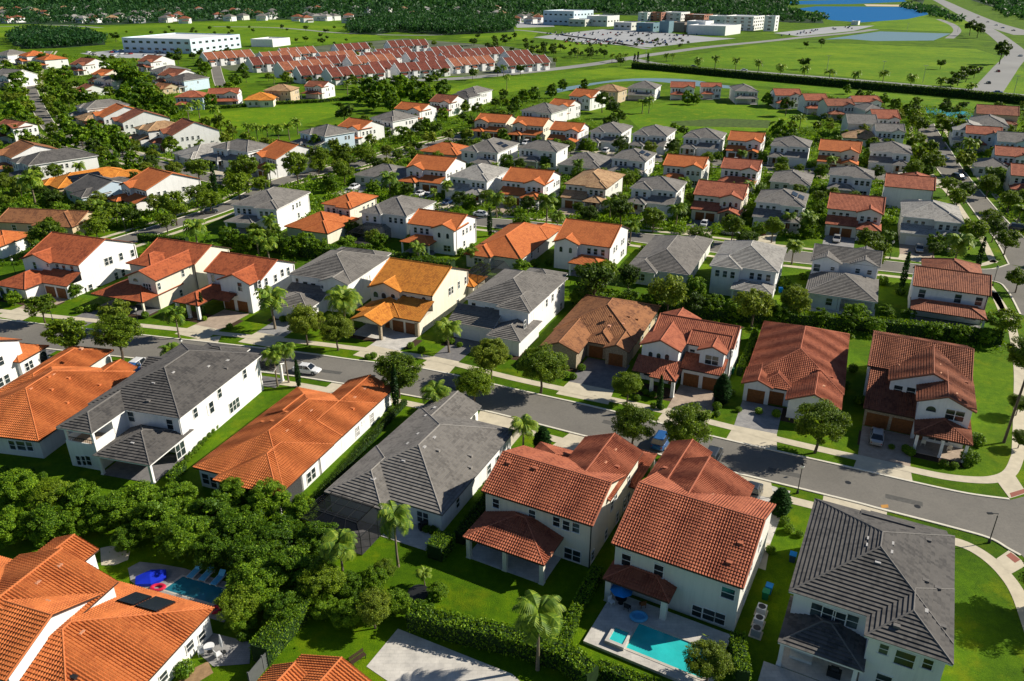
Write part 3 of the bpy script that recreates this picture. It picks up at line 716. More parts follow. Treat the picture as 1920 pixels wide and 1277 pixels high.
for u, v in ((220, 690), (328, 722)): h.roofvent(a, 'B', *U5(u, v), big=False)
h.finish(); Z1 = h

# Z2 orange peaks at the bottom edge
h = House('orange_house', 'two small orange roof peaks just showing at the bottom edge beside the stone patio', 'the orange peaks at the bottom edge', (746, 1277), 3, 27, 'orange', 'white', 3, group=GR)
h.mass('gy', -9.3, 0.0, -12, -1.5, 3, 0.42); h.mass('gy', -10.6, -5.2, -14, -3.7, 3.2, 0.62); h.finish()

# ---- row B across the street
h = House('white_house', 'white house with red-brown gable roof and arched porch, leftmost across the main street', 'the white arched-porch house', (144, 499), 6, 19.7, 'rust', 'white', 2, group=GR)
a = h.mass('gx', -14.6, 0, 0.2, 16.2, 6, 0.40); b = h.mass('gy', -14.7, -6.6, -.6, 8, 5.97, 0.36)
c = h.mass('shedF', -9, 0.3, -3.6, .3, 2.95, 0.42, low=True, walls=False); d = h.mass('hip', -14.6, -6.2, -7.6, 2, 2.9, 0.40, low=True)
h.W.box(-6.5, -.2, -3.2, .6, 0, 2.8, 0, 'bt')
e_ = dict(a); e_.update(y0=-3.2)
h.garage(e_, 'F', -4.9, 2.4); h.garage(e_, 'F', -2.0, 2.4)
for x in (-13.3, -11.4, -9.4): h.win(d, 'F', at=(x, 1.35), w=1.2, h=2.2, style='arch')
h.win(b, 'F', px=T5(262, 790), w=.8, h=1.5); h.win(b, 'F', px=T5(358, 787), w=.5, h=.6)
for u, v in ((432, 805), (482, 815), (542, 820)): h.win(a, 'F', px=T5(u, v), w=.8, h=1.5)
for u, v in ((795, 762), (827, 750), (905, 722), (990, 697), (870, 868), (922, 845), (742, 965), (635, 985), (678, 958)): h.win(a, 'R', px=T5(u, v), w=.9, h=1.5)
h.drive(-6.2, -.4, -10, -3.3, 'pave_tan'); h.finish()

h = House('cream_house', 'cream house with long red-brown front gable, second from left across the street', 'the cream front-gable house', (292, 526.7), 6, 20.6, 'rust', 'cream', 2, group=GR)
a = h.mass('gx', -13.6, .4, 10, 21.4, 6, 0.42); b = h.mass('gy', -7.6, 0, 0, 16, 5.98, 0.40)
h.mass('hip', -13.4, -6.8, 6, 14, 5.95, .4)
d = h.porch('hip', -13.0, -0.3, -3.8, 7, 2.95, 0.36, cols=((-.8, -3.4), (-6.9, -3.4)), fmat='pave_dark', yf=.5)
h.win(b, 'F', px=T5(1015, 898), w=1.4, h=.8, style='arch'); h.win(b, 'F', px=T5(1103, 950), w=1.9, h=1.3, nx=3)
for u, v in ((1190, 945), (1368, 850), (1490, 812), (1520, 790), (1355, 995), (1525, 915)): h.win(b, 'R', px=T5(u, v), w=.7, h=1.3)
h.drive(-13, -7.5, -11, 6, 'pave_dark'); h.finish()

h = House('white_house', 'white house with red-brown roof and iron balcony, third from left across the street', 'the white iron-balcony house', (471, 533), 6, 22, 'rust', 'white', 2, group=GR)
a = h.mass('gx', -13.3, 0.4, 2.2, 13.5, 6, 0.42); b = h.mass('gy', -7.8, 0, -.4, 9, 5.97, 0.40)
d = h.mass('hip', -13.4, -7.4, -6.6, 4, 2.95, 0.40, low=True, walls=False); e_ = h.mass('shedF', -8, -3.7, -2.6, .3, 2.9, .3, low=True, walls=False)
for x, y in ((-12.9, -6.2), (-10.2, -6.2), (-7.9, -6.2)): h.col(x, y, 2.85, .25)
h.win(b, 'F', px=T5(1797, 950), w=1.0, h=1.7, style='shut'); h.win(a, 'F', px=T5(1595, 885), w=.8, h=1.5); h.win(a, 'F', px=T5(1700, 945), w=.7, h=1.5)
h.garage(b, 'F', -5.9, 2.4); h.garage(b, 'F', -2.7, 2.4)
g = MB(); g.box(-4.9, -3.5, -.75, .0, 3.3, 3.36, 0)
for k in range(8): g.box(-4.9 + k * .19, -4.87 + k * .19, -.75, -.72, 3.3, 4.1, 0)
g.box(-4.9, -3.5, -.76, -.7, 4.08, 4.14, 0); h.part('iron_balcony', g, [M['metal']])
for u, v in ((25, 930), (145, 885), (195, 845), (240, 830), (75, 910)): h.win(a, 'R', px=T6(u, v), w=.8, h=1.4)
h.drive(-7, -1, -8.5, -.6, 'pave_tan'); h.finish()

h = House('grey_roofed_house', 'pale two-storey house with grey hip roof and white garage, left of the gold roof', 'the pale grey-roofed house', (653, 534), 6, 19.2, 'grey', 'white', 2, group=GR, trim='trimwhite')
a = h.mass('hip', -13.9, 0, 1, 17, 6, 0.40); b = h.mass('gy', -6.3, 0.03, -.2, 9, 5.98, 0.36); c = h.mass('hip', -13, -1, 14, 19.5, 5.95, .4)
d = h.mass('shedF', -13.5, -4.7, -2.2, 1.4, 3.0, .38, low=True, walls=False); h.W.box(-13.2, -5.2, -6.5, 1.2, 0, 2.9, 0, 'b')
e2 = h.mass('hip', -13.4, -4.8, -7, 1, 2.9, .3, low=True, walls=False)
f_ = dict(a); f_.update(y0=-6.5); h.garage(f_, 'F', -9.2, 4.8, mat='gwhite')
for u, v, w_ in ((310, 912, .6), (372, 938, 1.0), (432, 950, 1.0)): h.win(a, 'F', px=T6(u, v), w=w_, h=1.5)
h.win(b, 'F', px=T6(497, 950), w=.5, h=.6)
for u, v in ((790, 935), (815, 900), (845, 895), (785, 1070)): h.win(a, 'R', px=T6(u, v), w=.9, h=1.6)
h.drive(-12, -6, -13, -7, 'pave_grey'); h.finish()

h = House('cream_house', 'cream two-storey house with vivid golden-orange roof across the main street', 'the gold-roofed house', (810.7, 555.5), 6, 23.7, 'gold', 'cream', 2, group=GR)
a = h.mass('gx', -13.5, 0, 0, 15.4, 6, 0.40); b = h.mass('gy', -13.45, -6.3, -.7, 7, 5.97, 0.38)
c = h.mass('shedF', -7, 0.1, -5.0, .4, 2.95, 0.36, low=True, walls=False); c2 = h.mass('hip', -13.4, -4, -5.0, 4, 2.9, .36, low=True, walls=False); d = h.mass('gy', -12.2, -5.3, -9.2, -2, 2.88, .40, low=True, walls=False)
h.W.box(-6.2, -.3, -4.6, .5, 0, 2.85, 0, 'b'); h.W.box(-12.9, -6.2, -3.9, .5, 0, 2.8, 0, 'b')
g = MB(); g.poly([(-11.9, -8.95, 2.85), (-5.6, -8.95, 2.85), (-8.75, -8.95, 4.05)]); h.part('gable', g, [M['cream']])
for x in (-11.8, -5.8): h.col(x, -8.8, 2.8, .25, 'stone')
h.col(-.6, -4.9, 2.8, .3, 'stone'); g = MB(); g.box(-12, -5.5, -9, -4, 0, .08, 0, 'b'); h.part('porch_floor', g, [M['pave_light']])
f_ = dict(a); f_.update(y0=-4.6); h.garage(f_, 'F', -4.75, 2.3); h.garage(f_, 'F', -2.0, 2.3)
f_.update(y0=-3.9); h.door(f_, 'F', -7.5); h.win(f_, 'F', at=(-10.3, 1.4), w=1.6, h=1.5, nx=2)
for u, v in ((897, 1005), (957, 1015)): h.win(b, 'F', px=T6(u, v), w=1.1, h=1.2, style='arch')
h.win(b, 'F', px=T6(1025, 1018), w=1.0, h=.9, style='arch')
for u, v, s_ in ((1113, 1035, 'shut'), (1175, 1048, 'std'), (1257, 1050, 'arch')): h.win(a, 'F', px=T6(u, v), w=.9, h=1.4, style=s_)
for u, v in ((1448, 985), (1468, 972), (1517, 935), (1567, 900)): h.win(a, 'R', px=T6(u, v), w=.7, h=1.4)
h.win(a, 'R', px=T6(1510, 1070), w=.7, h=1.4)
cage(h, -3.5, 3.5, 16, 27, 3.2, 1.2); h.mass('hip', -9, 1.4, 14, 20.5, 3.0, .36)
h.drive(-6.3, -.3, -11.5, -4.7, 'pave_light'); h.finish()

h = House('grey_roofed_house', 'white house with grey hip roof and long bright side wall, right of the gold roof', 'the grey house right of the gold roof', (992.6, 586.8), 6, 24.4, 'grey', 'white', 2, group=GR, trim='trimwhite')
a = h.mass('hip', -13.2, 0, 1.2, 18.8, 6, 0.40); b = h.mass('hip', -6.4, 0.05, 0, 9, 5.98, .4); c = h.mass('hip', -9, -1, 14, 21.5, 5.9, .4)
d = h.mass('shedF', -14.6, -5.6, -3.0, 1.6, 2.95, 0.4, low=True, walls=False); h.W.box(-13.6, -5.8, -2.6, 1.6, 0, 2.85, 0, 'b')
e2 = h.mass('hip', -5.6, 0.8, -5.6, 4, 2.95, .40, low=True)
f_ = dict(a); f_.update(y0=-2.6); h.garage(f_, 'F', -10.8, 4.8, mat='gwhite')
for u, v, w_ in ((1630, 1095, .8), (1750, 1130, 1.9), (1850, 1135, .8)): h.win(a, 'F', px=T6(u, v), w=w_, h=1.4, nx=2 if w_ > 1.5 else 1)
for u, v in ((235, 1090), (258, 1070), (303, 1030), (350, 972), (365, 1095), (150, 1170)): h.win(a, 'R', px=T7(u, v), w=.8, h=1.4)
for u, v in ((208, 1235), (95, 1230)): h.win(a, 'R', px=T7(u, v), w=.8, h=1.4)
h.drive(-13, -8, -11, -2.7, 'pave_dark'); h.finish()

h = House('brown_bungalow', 'bungalow with weathered brown tile roof and stone-faced wooden garages', 'the brown bungalow', (1189, 642.6), 3, 23.3, 'brown', 'tan', 2, group=GR)
a = h.mass('hip', -14.3, 0.4, -.3, 17.6, 3, 0.42); b = h.mass('gy', -14.1, -7.2, -7.6, 3, 2.97, 0.40, wall='stone'); c = h.mass('gy', -4.2, .3, -4.0, 3, 2.98, 0.42, wall='stone')
h.mass('hip', -8, -3, -2.6, 4, 2.95, .42, wall='stone')
h.garage(h.masses[3], 'F', -5.9, 2.4); h.garage(c, 'F', -2.0, 2.4)
h.win(b, 'F', at=(-11, 1.5), w=1.5, h=1.5, nx=2); h.win(a, 'R', px=T7(1075, 1190), w=.8, h=1.3); h.win(a, 'R', at=(6, 1.7)); h.win(a, 'R', at=(11, 1.7))
for u, v in ((385, 40), (480, 25)): h.roofvent(a, 'R', *U3(u + 300, v), big=False)
for u, v in ((740, 1170), (873, 1175), (935, 1195)): h.roofvent(a, 'R', *T7(u, v))
h.drive(-7.2, .2, -12, -2.5, 'pave_dark'); h.finish()

h = House('white_house', 'bright white two-storey house with red roof, three arched windows and two wooden garages', 'the white house with three arched windows', (1363, 664), 6, 25, 'red', 'white', 2, group=GR)
a = h.mass('gx', -12.4, .6, 2.2, 11.4, 6.02, .42); b = h.mass('gy', -13.2, -6.5, -2.4, 12, 6, 0.42); c = h.mass('gy', -4.5, 0.05, -.4, 6, 5.98, 0.42); c2 = h.mass('gx', -6.5, 0, 1.2, 7.2, 5.96, .42)
d = h.mass('shedF', -6.6, 0.1, -1.3 - .6, 1.7, 3.1, .36, low=True, walls=False); h.W.box(-6.3, -.2, -1.4, 1.5, 0, 3.0, 0, 'b')
e2 = h.mass('shedF', -13.2, -6.4, -5.6, -2, 2.95, .36, low=True, walls=False); e3 = h.mass('hip', -10.2, -6.1, -6.4, 0, 2.9, .36, low=True, walls=False)
for x in (-9.8, -6.5): h.col(x, -6.0, 2.8, .25)
f_ = dict(a); f_.update(y0=-1.4); h.garage(f_, 'F', -4.75, 2.4); h.garage(f_, 'F', -1.75, 2.4)
h.door(b, 'F', -7.6); h.win(b, 'F', at=(-11.6, 1.5), w=1.0, h=1.5)
for u, v in ((975, 252), (1032, 263), (1091, 270)): h.win(b, 'F', px=U3(u, v), w=.75, h=1.5, style='arch')
h.win(c2, 'F', px=U3(1270, 226), w=.75, h=.95); h.win(c, 'F', px=U3(1407, 283), w=2.0, h=1.5, nx=2)
for q in ((3, 4.7), (7, 4.7), (4, 1.5)): h.win(a, 'R', at=q)
h.drive(-6.3, 0, -9.5, -1.5, 'pave_tan'); h.finish()

h = House('orange_red_bungalow', 'single-storey bungalow with large two-tone orange-red roof and two wooden garages', 'the orange-red bungalow', (1578, 754), 3, 23.5, 'red', 'white', 3, group=GR)
a = h.mass('hip', -13.9, 0.2, 2.2, 25.6, 3, 0.44); b = h.mass('gy', -7.5, 0.05, -2.4, 8, 2.97, 0.44); c = h.mass('gy', -14.1, -9.5, 0.2, 6, 2.96, .42); c2 = h.mass('hip', -12, -6.5, -.6 + 1.2, 8, 2.95, .4)
h.garage(c, 'F', -11.8, 2.5); h.garage(c2, 'F', -9.0, 2.3); h.win(b, 'F', at=(-3.8, 1.3), w=1.9, h=2.0, style='arch')
h.win(a, 'R', at=(8, 1.7)); h.win(a, 'R', at=(15, 1.7))
for u, v in ((445, 405), (355, 355)): h.roofvent(a, 'R', *U4(u, v))
h.roofvent(a, 'R', *U4(390, 465), big=False)
h.drive(-13.6, -7.7, -7.5, 0.4, 'pave_grey'); h.finish()

h = House('white_house', 'white two-storey house with rust-brown cross-gable roof and car on its drive', 'the rust-roofed corner house', (1830, 770), 6, 26, 'redbrown', 'white', 3, group=GR)
a = h.mass('gx', -13.8, -.2, 8, 22, 6, 0.36); b = h.mass('gy', -10.9, 0.0, 4.2, 15, 6.02, 0.42); c = h.mass('gy', -7.2, 0.06, -.6, 8, 5.98, 0.42)
d = h.mass('shedF', -13.4, -6.5, 0.2, 8.4, 2.95, .36, low=True, walls=False); h.W.box(-13.0, -6.5, .7, 8.2, 0, 2.85, h.wmi('stone'), 'b'); h.W.box(-10.5, -6.9, 4.6, 8.6, 2.9, 5.9, 0, 'b')
e2 = h.porch('hip', -6.8, 0.1, -4.2, 3, 2.95, .34, cols=((-6.3, -3.8), (-3.2, -3.8), (-.4, -3.8)), fmat='pave_tan', yf=-.2)
f_ = dict(a); f_.update(y0=.7); h.garage(f_, 'F', -11.3, 2.9); h.garage(f_, 'F', -8.1, 2.7)
f_.update(y0=4.65, x0=-10.5, x1=-6.9)
h.win(b, 'F', px=U4(915, 490), w=1.1, h=1.3, style='shut'); h.win(b, 'F', px=U4(1005, 505), w=1.1, h=1.3, style='shut')
h.win(a, 'F', px=U4(785, 355), w=1.6, h=.8, nx=2)
h.win(c, 'F', px=U4(1150, 625), w=1.3, h=.9, style='arch'); h.win(c, 'F', px=U4(1315, 672), w=2.2, h=1.5, nx=2); h.win(c, 'F', at=(-3.4, 1.4), w=2.4, h=1.7, nx=3); h.door(c, 'F', -5.8)
for u, v in ((1205, 312), (1210, 372), (1323, 517)): h.roofvent(b, 'R', *U4(u, v), big=False)
h.roofvent(b, 'R', *U4(1393, 443)); h.roofvent(b, 'L', *U4(935, 320), big=False)
h.drive(-13, -6.6, -8.5, .5, 'pave_tan'); h.finish(); B10 = h
# ------------------------------------------------------------------ the other houses of the estate, each from its three roof corners
def azi(a, b): return math.degrees(math.atan2(b.x - a.x, b.y - a.y))
RN = {'orange': 'orange', 'gold': 'golden', 'red': 'red', 'redbrown': 'red-brown', 'brown': 'brown', 'tan': 'tan', 'grey': 'grey', 'darkgrey': 'dark grey', 'lightgrey': 'pale grey'}
ORD = ['leftmost', 'second from left', 'third from left', 'fourth from left', 'fifth from left', 'sixth from left', 'seventh from left', 'eighth from left', 'ninth from left', 'tenth from left',
       'eleventh from left', 'twelfth from left', '13th from left', '14th from left', '15th from left', '16th from left', '17th from left', '18th from left', '19th from left', '20th from left']
GEN = []
def gen(row, FL, FR, BR, sty, roof, wall, yaw=None, z=6, d=None, w=None, wing='R', pitch=0.38, solar=False, near=1, porch=True, ex=()):
    GEN.append(dict(row=row, FL=FL, FR=FR, BR=BR, sty=sty, roof=roof, wall=wall, yaw=yaw, z=z, d=d, w=w, wing=wing, pitch=pitch, solar=solar, near=near, porch=porch, ex=ex))
def yaw_at(u, v):
    """the streets fan out: depth direction of the lots"""
    if u > 700: return 23.5
    return 18 + 5.5 * max(0, u) / 700
def build_gen(q, label, handle):
    rnd = random.Random(int(q['FR'][0] * 7 + q['FR'][1] * 13))
    z = q['z']; a, b, c = G(*q['FL'], z), G(*q['FR'], z), G(*q['BR'], z)
    yaw = q['yaw'] if q['yaw'] is not None else yaw_at(*q['FR'])
    nm = {'tan': 'tan_roofed_house'}.get(q['roof'], q['roof'].replace('darkgrey', 'grey').replace('lightgrey', 'grey').replace('redbrown', 'red').replace('gold', 'orange') + '_roofed_house')
    h = House(nm, label, handle, q['FR'], z, yaw, q['roof'], q['wall'], q['near'], group=GR, row=q['row'], trim='trimwhite' if not RC[q['roof']][2] else 'trimbrown')
    la, lc = h.local(a), h.local(c)
    w = q['w'] or min(16, max(10.5, -la[0])); d = q['d'] or min(24 if z < 4 else 20, max(10, lc[1]))
    p = q['pitch']; sty = q['sty']; wg = q['wing']; s = 1 if wg == 'R' else -1
    def X(xa, xb):
        """mirror along the width for left-hand wings"""
        return (xa, xb) if wg == 'R' else (-w - xb, -w - xa)
    wins = []
    if sty == 'X':                              # cross-gabled house with a big low hip towards us
        m = h.mass('gx', -12.8, 0.2, -1.6, 7.5, 6, .42); m1 = h.mass('gy', -12.9, -6.9, -2.9, 6, 5.97, .42); m2 = h.mass('gy', -5.6, 0.1, -1.9, 8, 5.98, .42)
        lo = h.mass('hip', -12.6, .4, -13.8, -.5, 3.0, .40, walls=False, low=True); h.W.box(-12.2, -6.5, -13.3, -2, 0, 2.95, 0, 'b'); h.W.box(-6.5, 0, -9.5, -2, 0, 2.94, 0, 'b')
        for x in (-6.2, -.2): h.col(x, -13.2, 2.9, .22)
        g = MB(); g.box(-12.5, .4, -15.5, -9.5, 0, .06, 0, 'b'); h.part('patio_floor', g, [M['pave_light']]); lo2 = dict(lo); lo2.update(y0=-13.3)
        h.win(lo2, 'F', at=(-8, 1.6), w=1.1, h=1.4); h.win(m1, 'F', at=(-11.5, 4.6), w=1.2, h=1.5); h.win(m1, 'F', at=(-8.5, 4.8), w=.7, h=.7); h.win(m2, 'F', at=(-3.8, 4.7), w=.8, h=.9); h.win(m2, 'F', at=(-1.6, 4.7), w=.8, h=.9)
    elif z > 4:
        kind = 'gx' if 'g' in sty else 'hip'
        m = h.mass(kind, -w, 0, 0.8, d, z, p)
        xa, xb = X(-w * .5 + .3, 0.04)
        wm = m if 'N' in sty or 'S' in sty else h.mass('gy' if kind == 'gx' else 'hip', xa, xb, -.3, w * .55, z - .02, p)
        if kind == 'hip' and d > 14 and rnd.random() < .6: h.mass('hip', *X(-w + .5, -w * .45), d - 6, d + 1.6, z - .04, p)
        # upper windows
        if 'N' in sty:
            for x in (-11, -5, -1.6): h.win(m, 'F', at=(x, z - 1.5), w=1.1, h=1.6)
        elif 'S' not in sty:
            ww = rnd.choice((.8, .9)); st = 'arch' if (RC[q['roof']][2] and rnd.random() < .4) else 'std'
            cx = (wm['x0'] + wm['x1']) / 2
            for dx in ((-1.5, 0, 1.5) if rnd.random() < .5 else (-1.1, 1.1)): h.win(wm, 'F', at=(cx + dx, z - 1.5), w=ww, h=1.3, style=st)
            ox = [(-w + .9 + k * 1.5) if wg == 'R' else (-.9 - k * 1.5) for k in (0.6, 1.7, 2.7)]
            for x in ox: h.win(m, 'F', at=(x, z - 1.5), w=.8, h=1.3)
        for y in sorted(rnd.sample([2.6, 4.6, 6.4, 8.4, 10.5, 12], 4)):
            if y < d - 1:
                h.win(m, 'R', at=(y, z - 1.7), w=.75, h=1.25)
                if rnd.random() < .6: h.win(m, 'R', at=(y + .3, 1.5), w=.8, h=1.3)
        if q['porch']:
            if 'F' in sty:
                gd = 2.6; gx0, gx1 = X(-w + .2, -w * .5 + 1.2)
                h.mass('shedF', gx0, gx1, -gd, 1.2, 2.95, .36, low=True, walls=False)
                b0, b1 = gx0 + .35, gx1 - .1; h.W.box(b0, b1, -gd + .4, 1.0, 0, 2.85, 0, 'b')
                e = dict(m); e.update(y0=-gd + .4); gm = 'gwhite' if not RC[q['roof']][2] else 'wood'; mid = (b0 + b1) / 2
                if gm == 'wood': h.garage(e, 'F', mid - 1.35, 2.3, mat=gm); h.garage(e, 'F', mid + 1.35, 2.3, mat=gm)
                else: h.garage(e, 'F', mid, 4.8, mat=gm)
                p0, p1 = X(-w * .5 + .9, .1)
                h.porch('hip' if not RC[q['roof']][2] or rnd.random() < .5 else 'gy', p0, p1, -4.4, 2, 2.92, .4, cols=((p0 + .5, -4.0), (p1 - .5, -4.0)), yf=-.1)
                h.door(wm, 'F', (p0 + p1) / 2 - .8); h.win(wm, 'F', at=((p0 + p1) / 2 + 1.2, 1.5), w=1.4, h=1.4, nx=2)
                h.drive(b0, b1, -10.5, -gd + .4, rnd.choice(['pave_grey', 'pave_tan', 'pave_dark', 'conc']))
            else:
                p0, p1 = (X(-w + .3, -w * .38) if rnd.random() < .6 else (-w + .2, -.2))
                h.porch('hip', p0, p1, -3.6, 2.6, 2.9, .36, cols=((p0 + .4, -3.2), (p1 - .4, -3.2)), fmat='pave_grey', yf=.6)
                h.win(wm if wg == 'R' else m, 'F', at=(-2.2, 1.5), w=1.8, h=1.4, nx=2)
    else:
        kind = 'gx' if 'g' in sty else 'hip'
        m = h.mass(kind, -w, 0, 0, d, z, p); h.mass('gy' if 'F' in sty else 'hip', *X(-w * .5, 0.04), -1.6, w * .5, z - .02, p)
        if d > 15: h.mass('hip', *X(-w - .04, -w * .48), d - 8, d + 2.5, z - .03, p)
        for x in (-w * .8, -w * .6): h.win(m, 'F', at=(x, 1.6), w=1.1, h=1.3)
        h.win(h.masses[1], 'F', at=((h.masses[1]['x0'] + h.masses[1]['x1']) / 2, 1.6), w=1.8, h=1.4, nx=2)
        for y in (3, 7, 11):
            if y < d - 1: h.win(m, 'R', at=(y, 1.7), w=.8, h=1.2)
        if 'F' in sty: h.drive(*X(-w + .5, -w * .5 - .2), -9, 0, 'pave_grey')
    for t in q['ex']: h.mass(*t)
    if q['solar']:
        m_ = h.masses[0]; x0, x1, y0, y1 = m_['r']; zz = lambda x: z + p * (x1 - x) + .24
        for k in range(3):
            for j in range(2):
                g = MB()
                xa, xb = x1 - 2.2 - j * 1.7, x1 - .8 - j * 1.7; ya = (y0 + y1) / 2 - 2 + k * 1.3; yb = ya + 1.15
                if z < 4: xa, xb = x1 - 3.0 - j * 1.9, x1 - 1.3 - j * 1.9; ya = (y0 + y1) / 2 - 7 + k * 3.0; yb = ya + 2.9
                if kind == 'gx':
                    zf = lambda y: z + p * (y - y0) + .14; xa, xb = x0 + 4 + k * 1.3, x0 + 5.2 + k * 1.3; ya, yb = y0 + 2 + j * 1.8, y0 + 3.6 + j * 1.8
                    g.poly([(xa, ya, zf(ya)), (xb, ya, zf(ya)), (xb, yb, zf(yb)), (xa, yb, zf(yb))])
                else: g.poly([(xa, ya, zz(xa)), (xb, ya, zz(xb)), (xb, yb, zz(xb)), (xa, yb, zz(xa))])
                h.part('solar_panel', g, [M['solar']])
    if 'K' in sty: cage(h, -w + .5, -w * .35, -6.5, .3, 2.7, .8)
    return h.finish()
E_ = 'row behind the main street houses'
# row C: backs towards us
gen('third row', (440, 381), (520, 392.5), (576, 360), 'hB', 'grey', 'white', wing='R', yaw=14)
gen('third row', (607.5, 385), (657.5, 391), (685, 364), 'hB', 'orange', 'cream', w=9.5, d=13, porch=False, ex=(('hip', -12.2, 1.0, -11.2, 2, 3.0), ('hip', -6.5, 1.2, -12, -3, 2.97)))
gen('third row', (673, 397.7), (759.3, 407.7), (815, 378), 'hBK', 'grey', 'white', wing='L', porch=False)
gen('third row', (759.3, 421.5), (853.3, 432.8), (895.9, 407.7), 'gB', 'orange', 'white', wing='R')
gen('third row', (878.3, 470.4), (977.5, 486.6), (1050, 420), 'h', 'orange', 'pale', z=3, wing='L', pitch=.42)
gen('third row', (1030, 457.8), (1143, 466.6), (1175.4, 427.8), 'gB', 'orange', 'white', wing='L', near=2)
gen('third row', (1171.7, 505.4), (1293, 516.7), (1330.8, 452.8), 'h', 'grey', 'pale', z=3, wing='L', pitch=.42, near=2)
gen('third row', (1333, 494), (1458.8, 514), (1472.6, 465.3), 'hB', 'lightgrey', 'white', wing='L', near=2, pitch=.42)
gen('third row', (1524, 489), (1649, 496.7), (1652, 470), 'X', 'grey', 'white', near=2, d=11, yaw=24, porch=False, ex=())
gen('third row', (1711.8, 539.2), (1858.9, 558), (1858, 513), 'gBN', 'redbrown', 'white', wing='L', near=2, d=12, yaw=25, ex=(('hip', -11.2, -.5, 7, 19, 6.0),))
gen('third row', (-60, 415), (142.8, 422.8), (182.9, 407.7), 'g', 'brown', 'tan', z=3, w=22, d=11, yaw=8)
gen('third row', (-50, 455), (10, 459), (61.4, 444), 'h', 'orange', 'white', z=3, yaw=12, w=12, d=9)
# row D: fronts towards us
gen('fourth row', (198, 347.6), (266.8, 358.9), (368, 335), 'gF', 'orange', 'white', yaw=38, w=12, d=18, wing='L')
gen('fourth row', (660, 326), (745, 337), (790, 312), 'hF', 'grey', 'pale', z=3, d=14)
gen('fourth row', (759.3, 315), (833.2, 322.5), (874.6, 303.8), 'gF', 'orange', 'white', wing='L')
gen('fourth row', (844.5, 328.8), (914.6, 340), (957, 317.5), 'hF', 'lightgrey', 'white', wing='R')
gen('fourth row', (934.7, 341.3), (1021.4, 347.6), (1053.2, 326.3), 'gF', 'orange', 'white', wing='R', d=14)
gen('fourth row', (1056.4, 345), (1137.9, 353.9), (1170.4, 327.6), 'hF', 'tan', 'pale', wing='R')
gen('fourth row', (1171.7, 360), (1269.4, 361), (1284.4, 343.8), 'hF', 'grey', 'white', wing='L', d=13)
gen('fourth row', (1298.2, 366.4), (1393.4, 375.2), (1409.7, 350), 'gF', 'red', 'cream', wing='R', d=14)
gen('fourth row', (1413.4, 380.2), (1508.9, 388.9), (1518.9, 365), 'hF', 'grey', 'white', wing='R', solar=True, d=14)
gen('fourth row', (1550.2, 392.7), (1656.7, 402.7), (1660.5, 364), 'gF', 'red', 'pale', wing='R', d=14)
gen('fourth row', (1690.5, 404), (1808.3, 419), (1795.7, 382.7), 'hF', 'lightgrey', 'pale', wing='R', d=16)
# row E
gen('fifth row', (784, 283), (860, 290), (878, 273), 'h', 'orange', 'cream', z=3, d=13)
gen('fifth row', (864.5, 281), (932, 288), (962, 268), 'hB', 'grey', 'white', solar=True, wing='L')
gen('fifth row', (965, 280), (1045, 285), (1057, 270), 'hB', 'grey', 'white', wing='R', d=12)
gen('fifth row', (1041.6, 310), (1128.8, 316), (1140, 294), 'h', 'grey', 'pale', z=3, d=17)
gen('fifth row', (1142.8, 297.7), (1211.7, 303.3), (1227, 290), 'hB', 'grey', 'white', solar=True, wing='R', d=14)
gen('fifth row', (1241, 310.9), (1318.6, 317.3), (1327, 290.6), 'gB', 'orange', 'pale', wing='R', d=13)
gen('fifth row', (1348, 318), (1422, 322), (1438, 306), 'gB', 'red', 'white', wing='R', d=12)
gen('fifth row', (1445, 335), (1520, 347), (1535, 325), 'h', 'grey', 'pale', z=3, d=14)
gen('fifth row', (1551.4, 333.6), (1639, 336), (1640, 322), 'hB', 'grey', 'white', wing='R', d=11)
gen('fifth row', (1658.6, 351), (1753.8, 358.8), (1755, 328), 'gS', 'red', 'white', wing='R', d=13, porch=False, ex=(('hip', -8.5, -.4, 8, 19, 6.0),))
# row F
gen('sixth row', (893.4, 225.5), (947, 231.7), (967, 215), 'gF', 'orange', 'cream', wing='L', d=13)
gen('sixth row', (961, 233), (1017.6, 238), (1042.7, 228), 'gF', 'orange', 'cream', wing='L', d=13)
gen('sixth row', (1041.4, 238), (1085.3, 248), (1114, 231.7), 'gF', 'orange', 'white', wing='R', d=13)
gen('sixth row', (1104, 246.8), (1165.4, 250.5), (1189, 234), 'hF', 'grey', 'white', wing='L', d=16)
gen('sixth row', (1186.7, 250.5), (1250.6, 256.8), (1269.4, 241.8), 'hF', 'grey', 'white', wing='L', d=16)
gen('sixth row', (1272, 263), (1350.8, 262), (1354.6, 248), 'hF', 'grey', 'white', wing='L', d=14)
gen('sixth row', (1362, 264.3), (1428.5, 268), (1437.2, 245.5), 'gF', 'orange', 'white', wing='R', d=13)
gen('sixth row', (1446.3, 269.3), (1517.7, 278), (1525.2, 261.8), 'hF', 'grey', 'white', wing='L', d=14)
gen('sixth row', (1536.5, 275.6), (1612.9, 288), (1614, 265.6), 'gF', 'orange', 'cream', wing='R', d=14)
gen('sixth row', (1630.4, 284.3), (1710.6, 289.4), (1706.8, 273), 'hF', 'grey', 'white', wing='R', d=14)
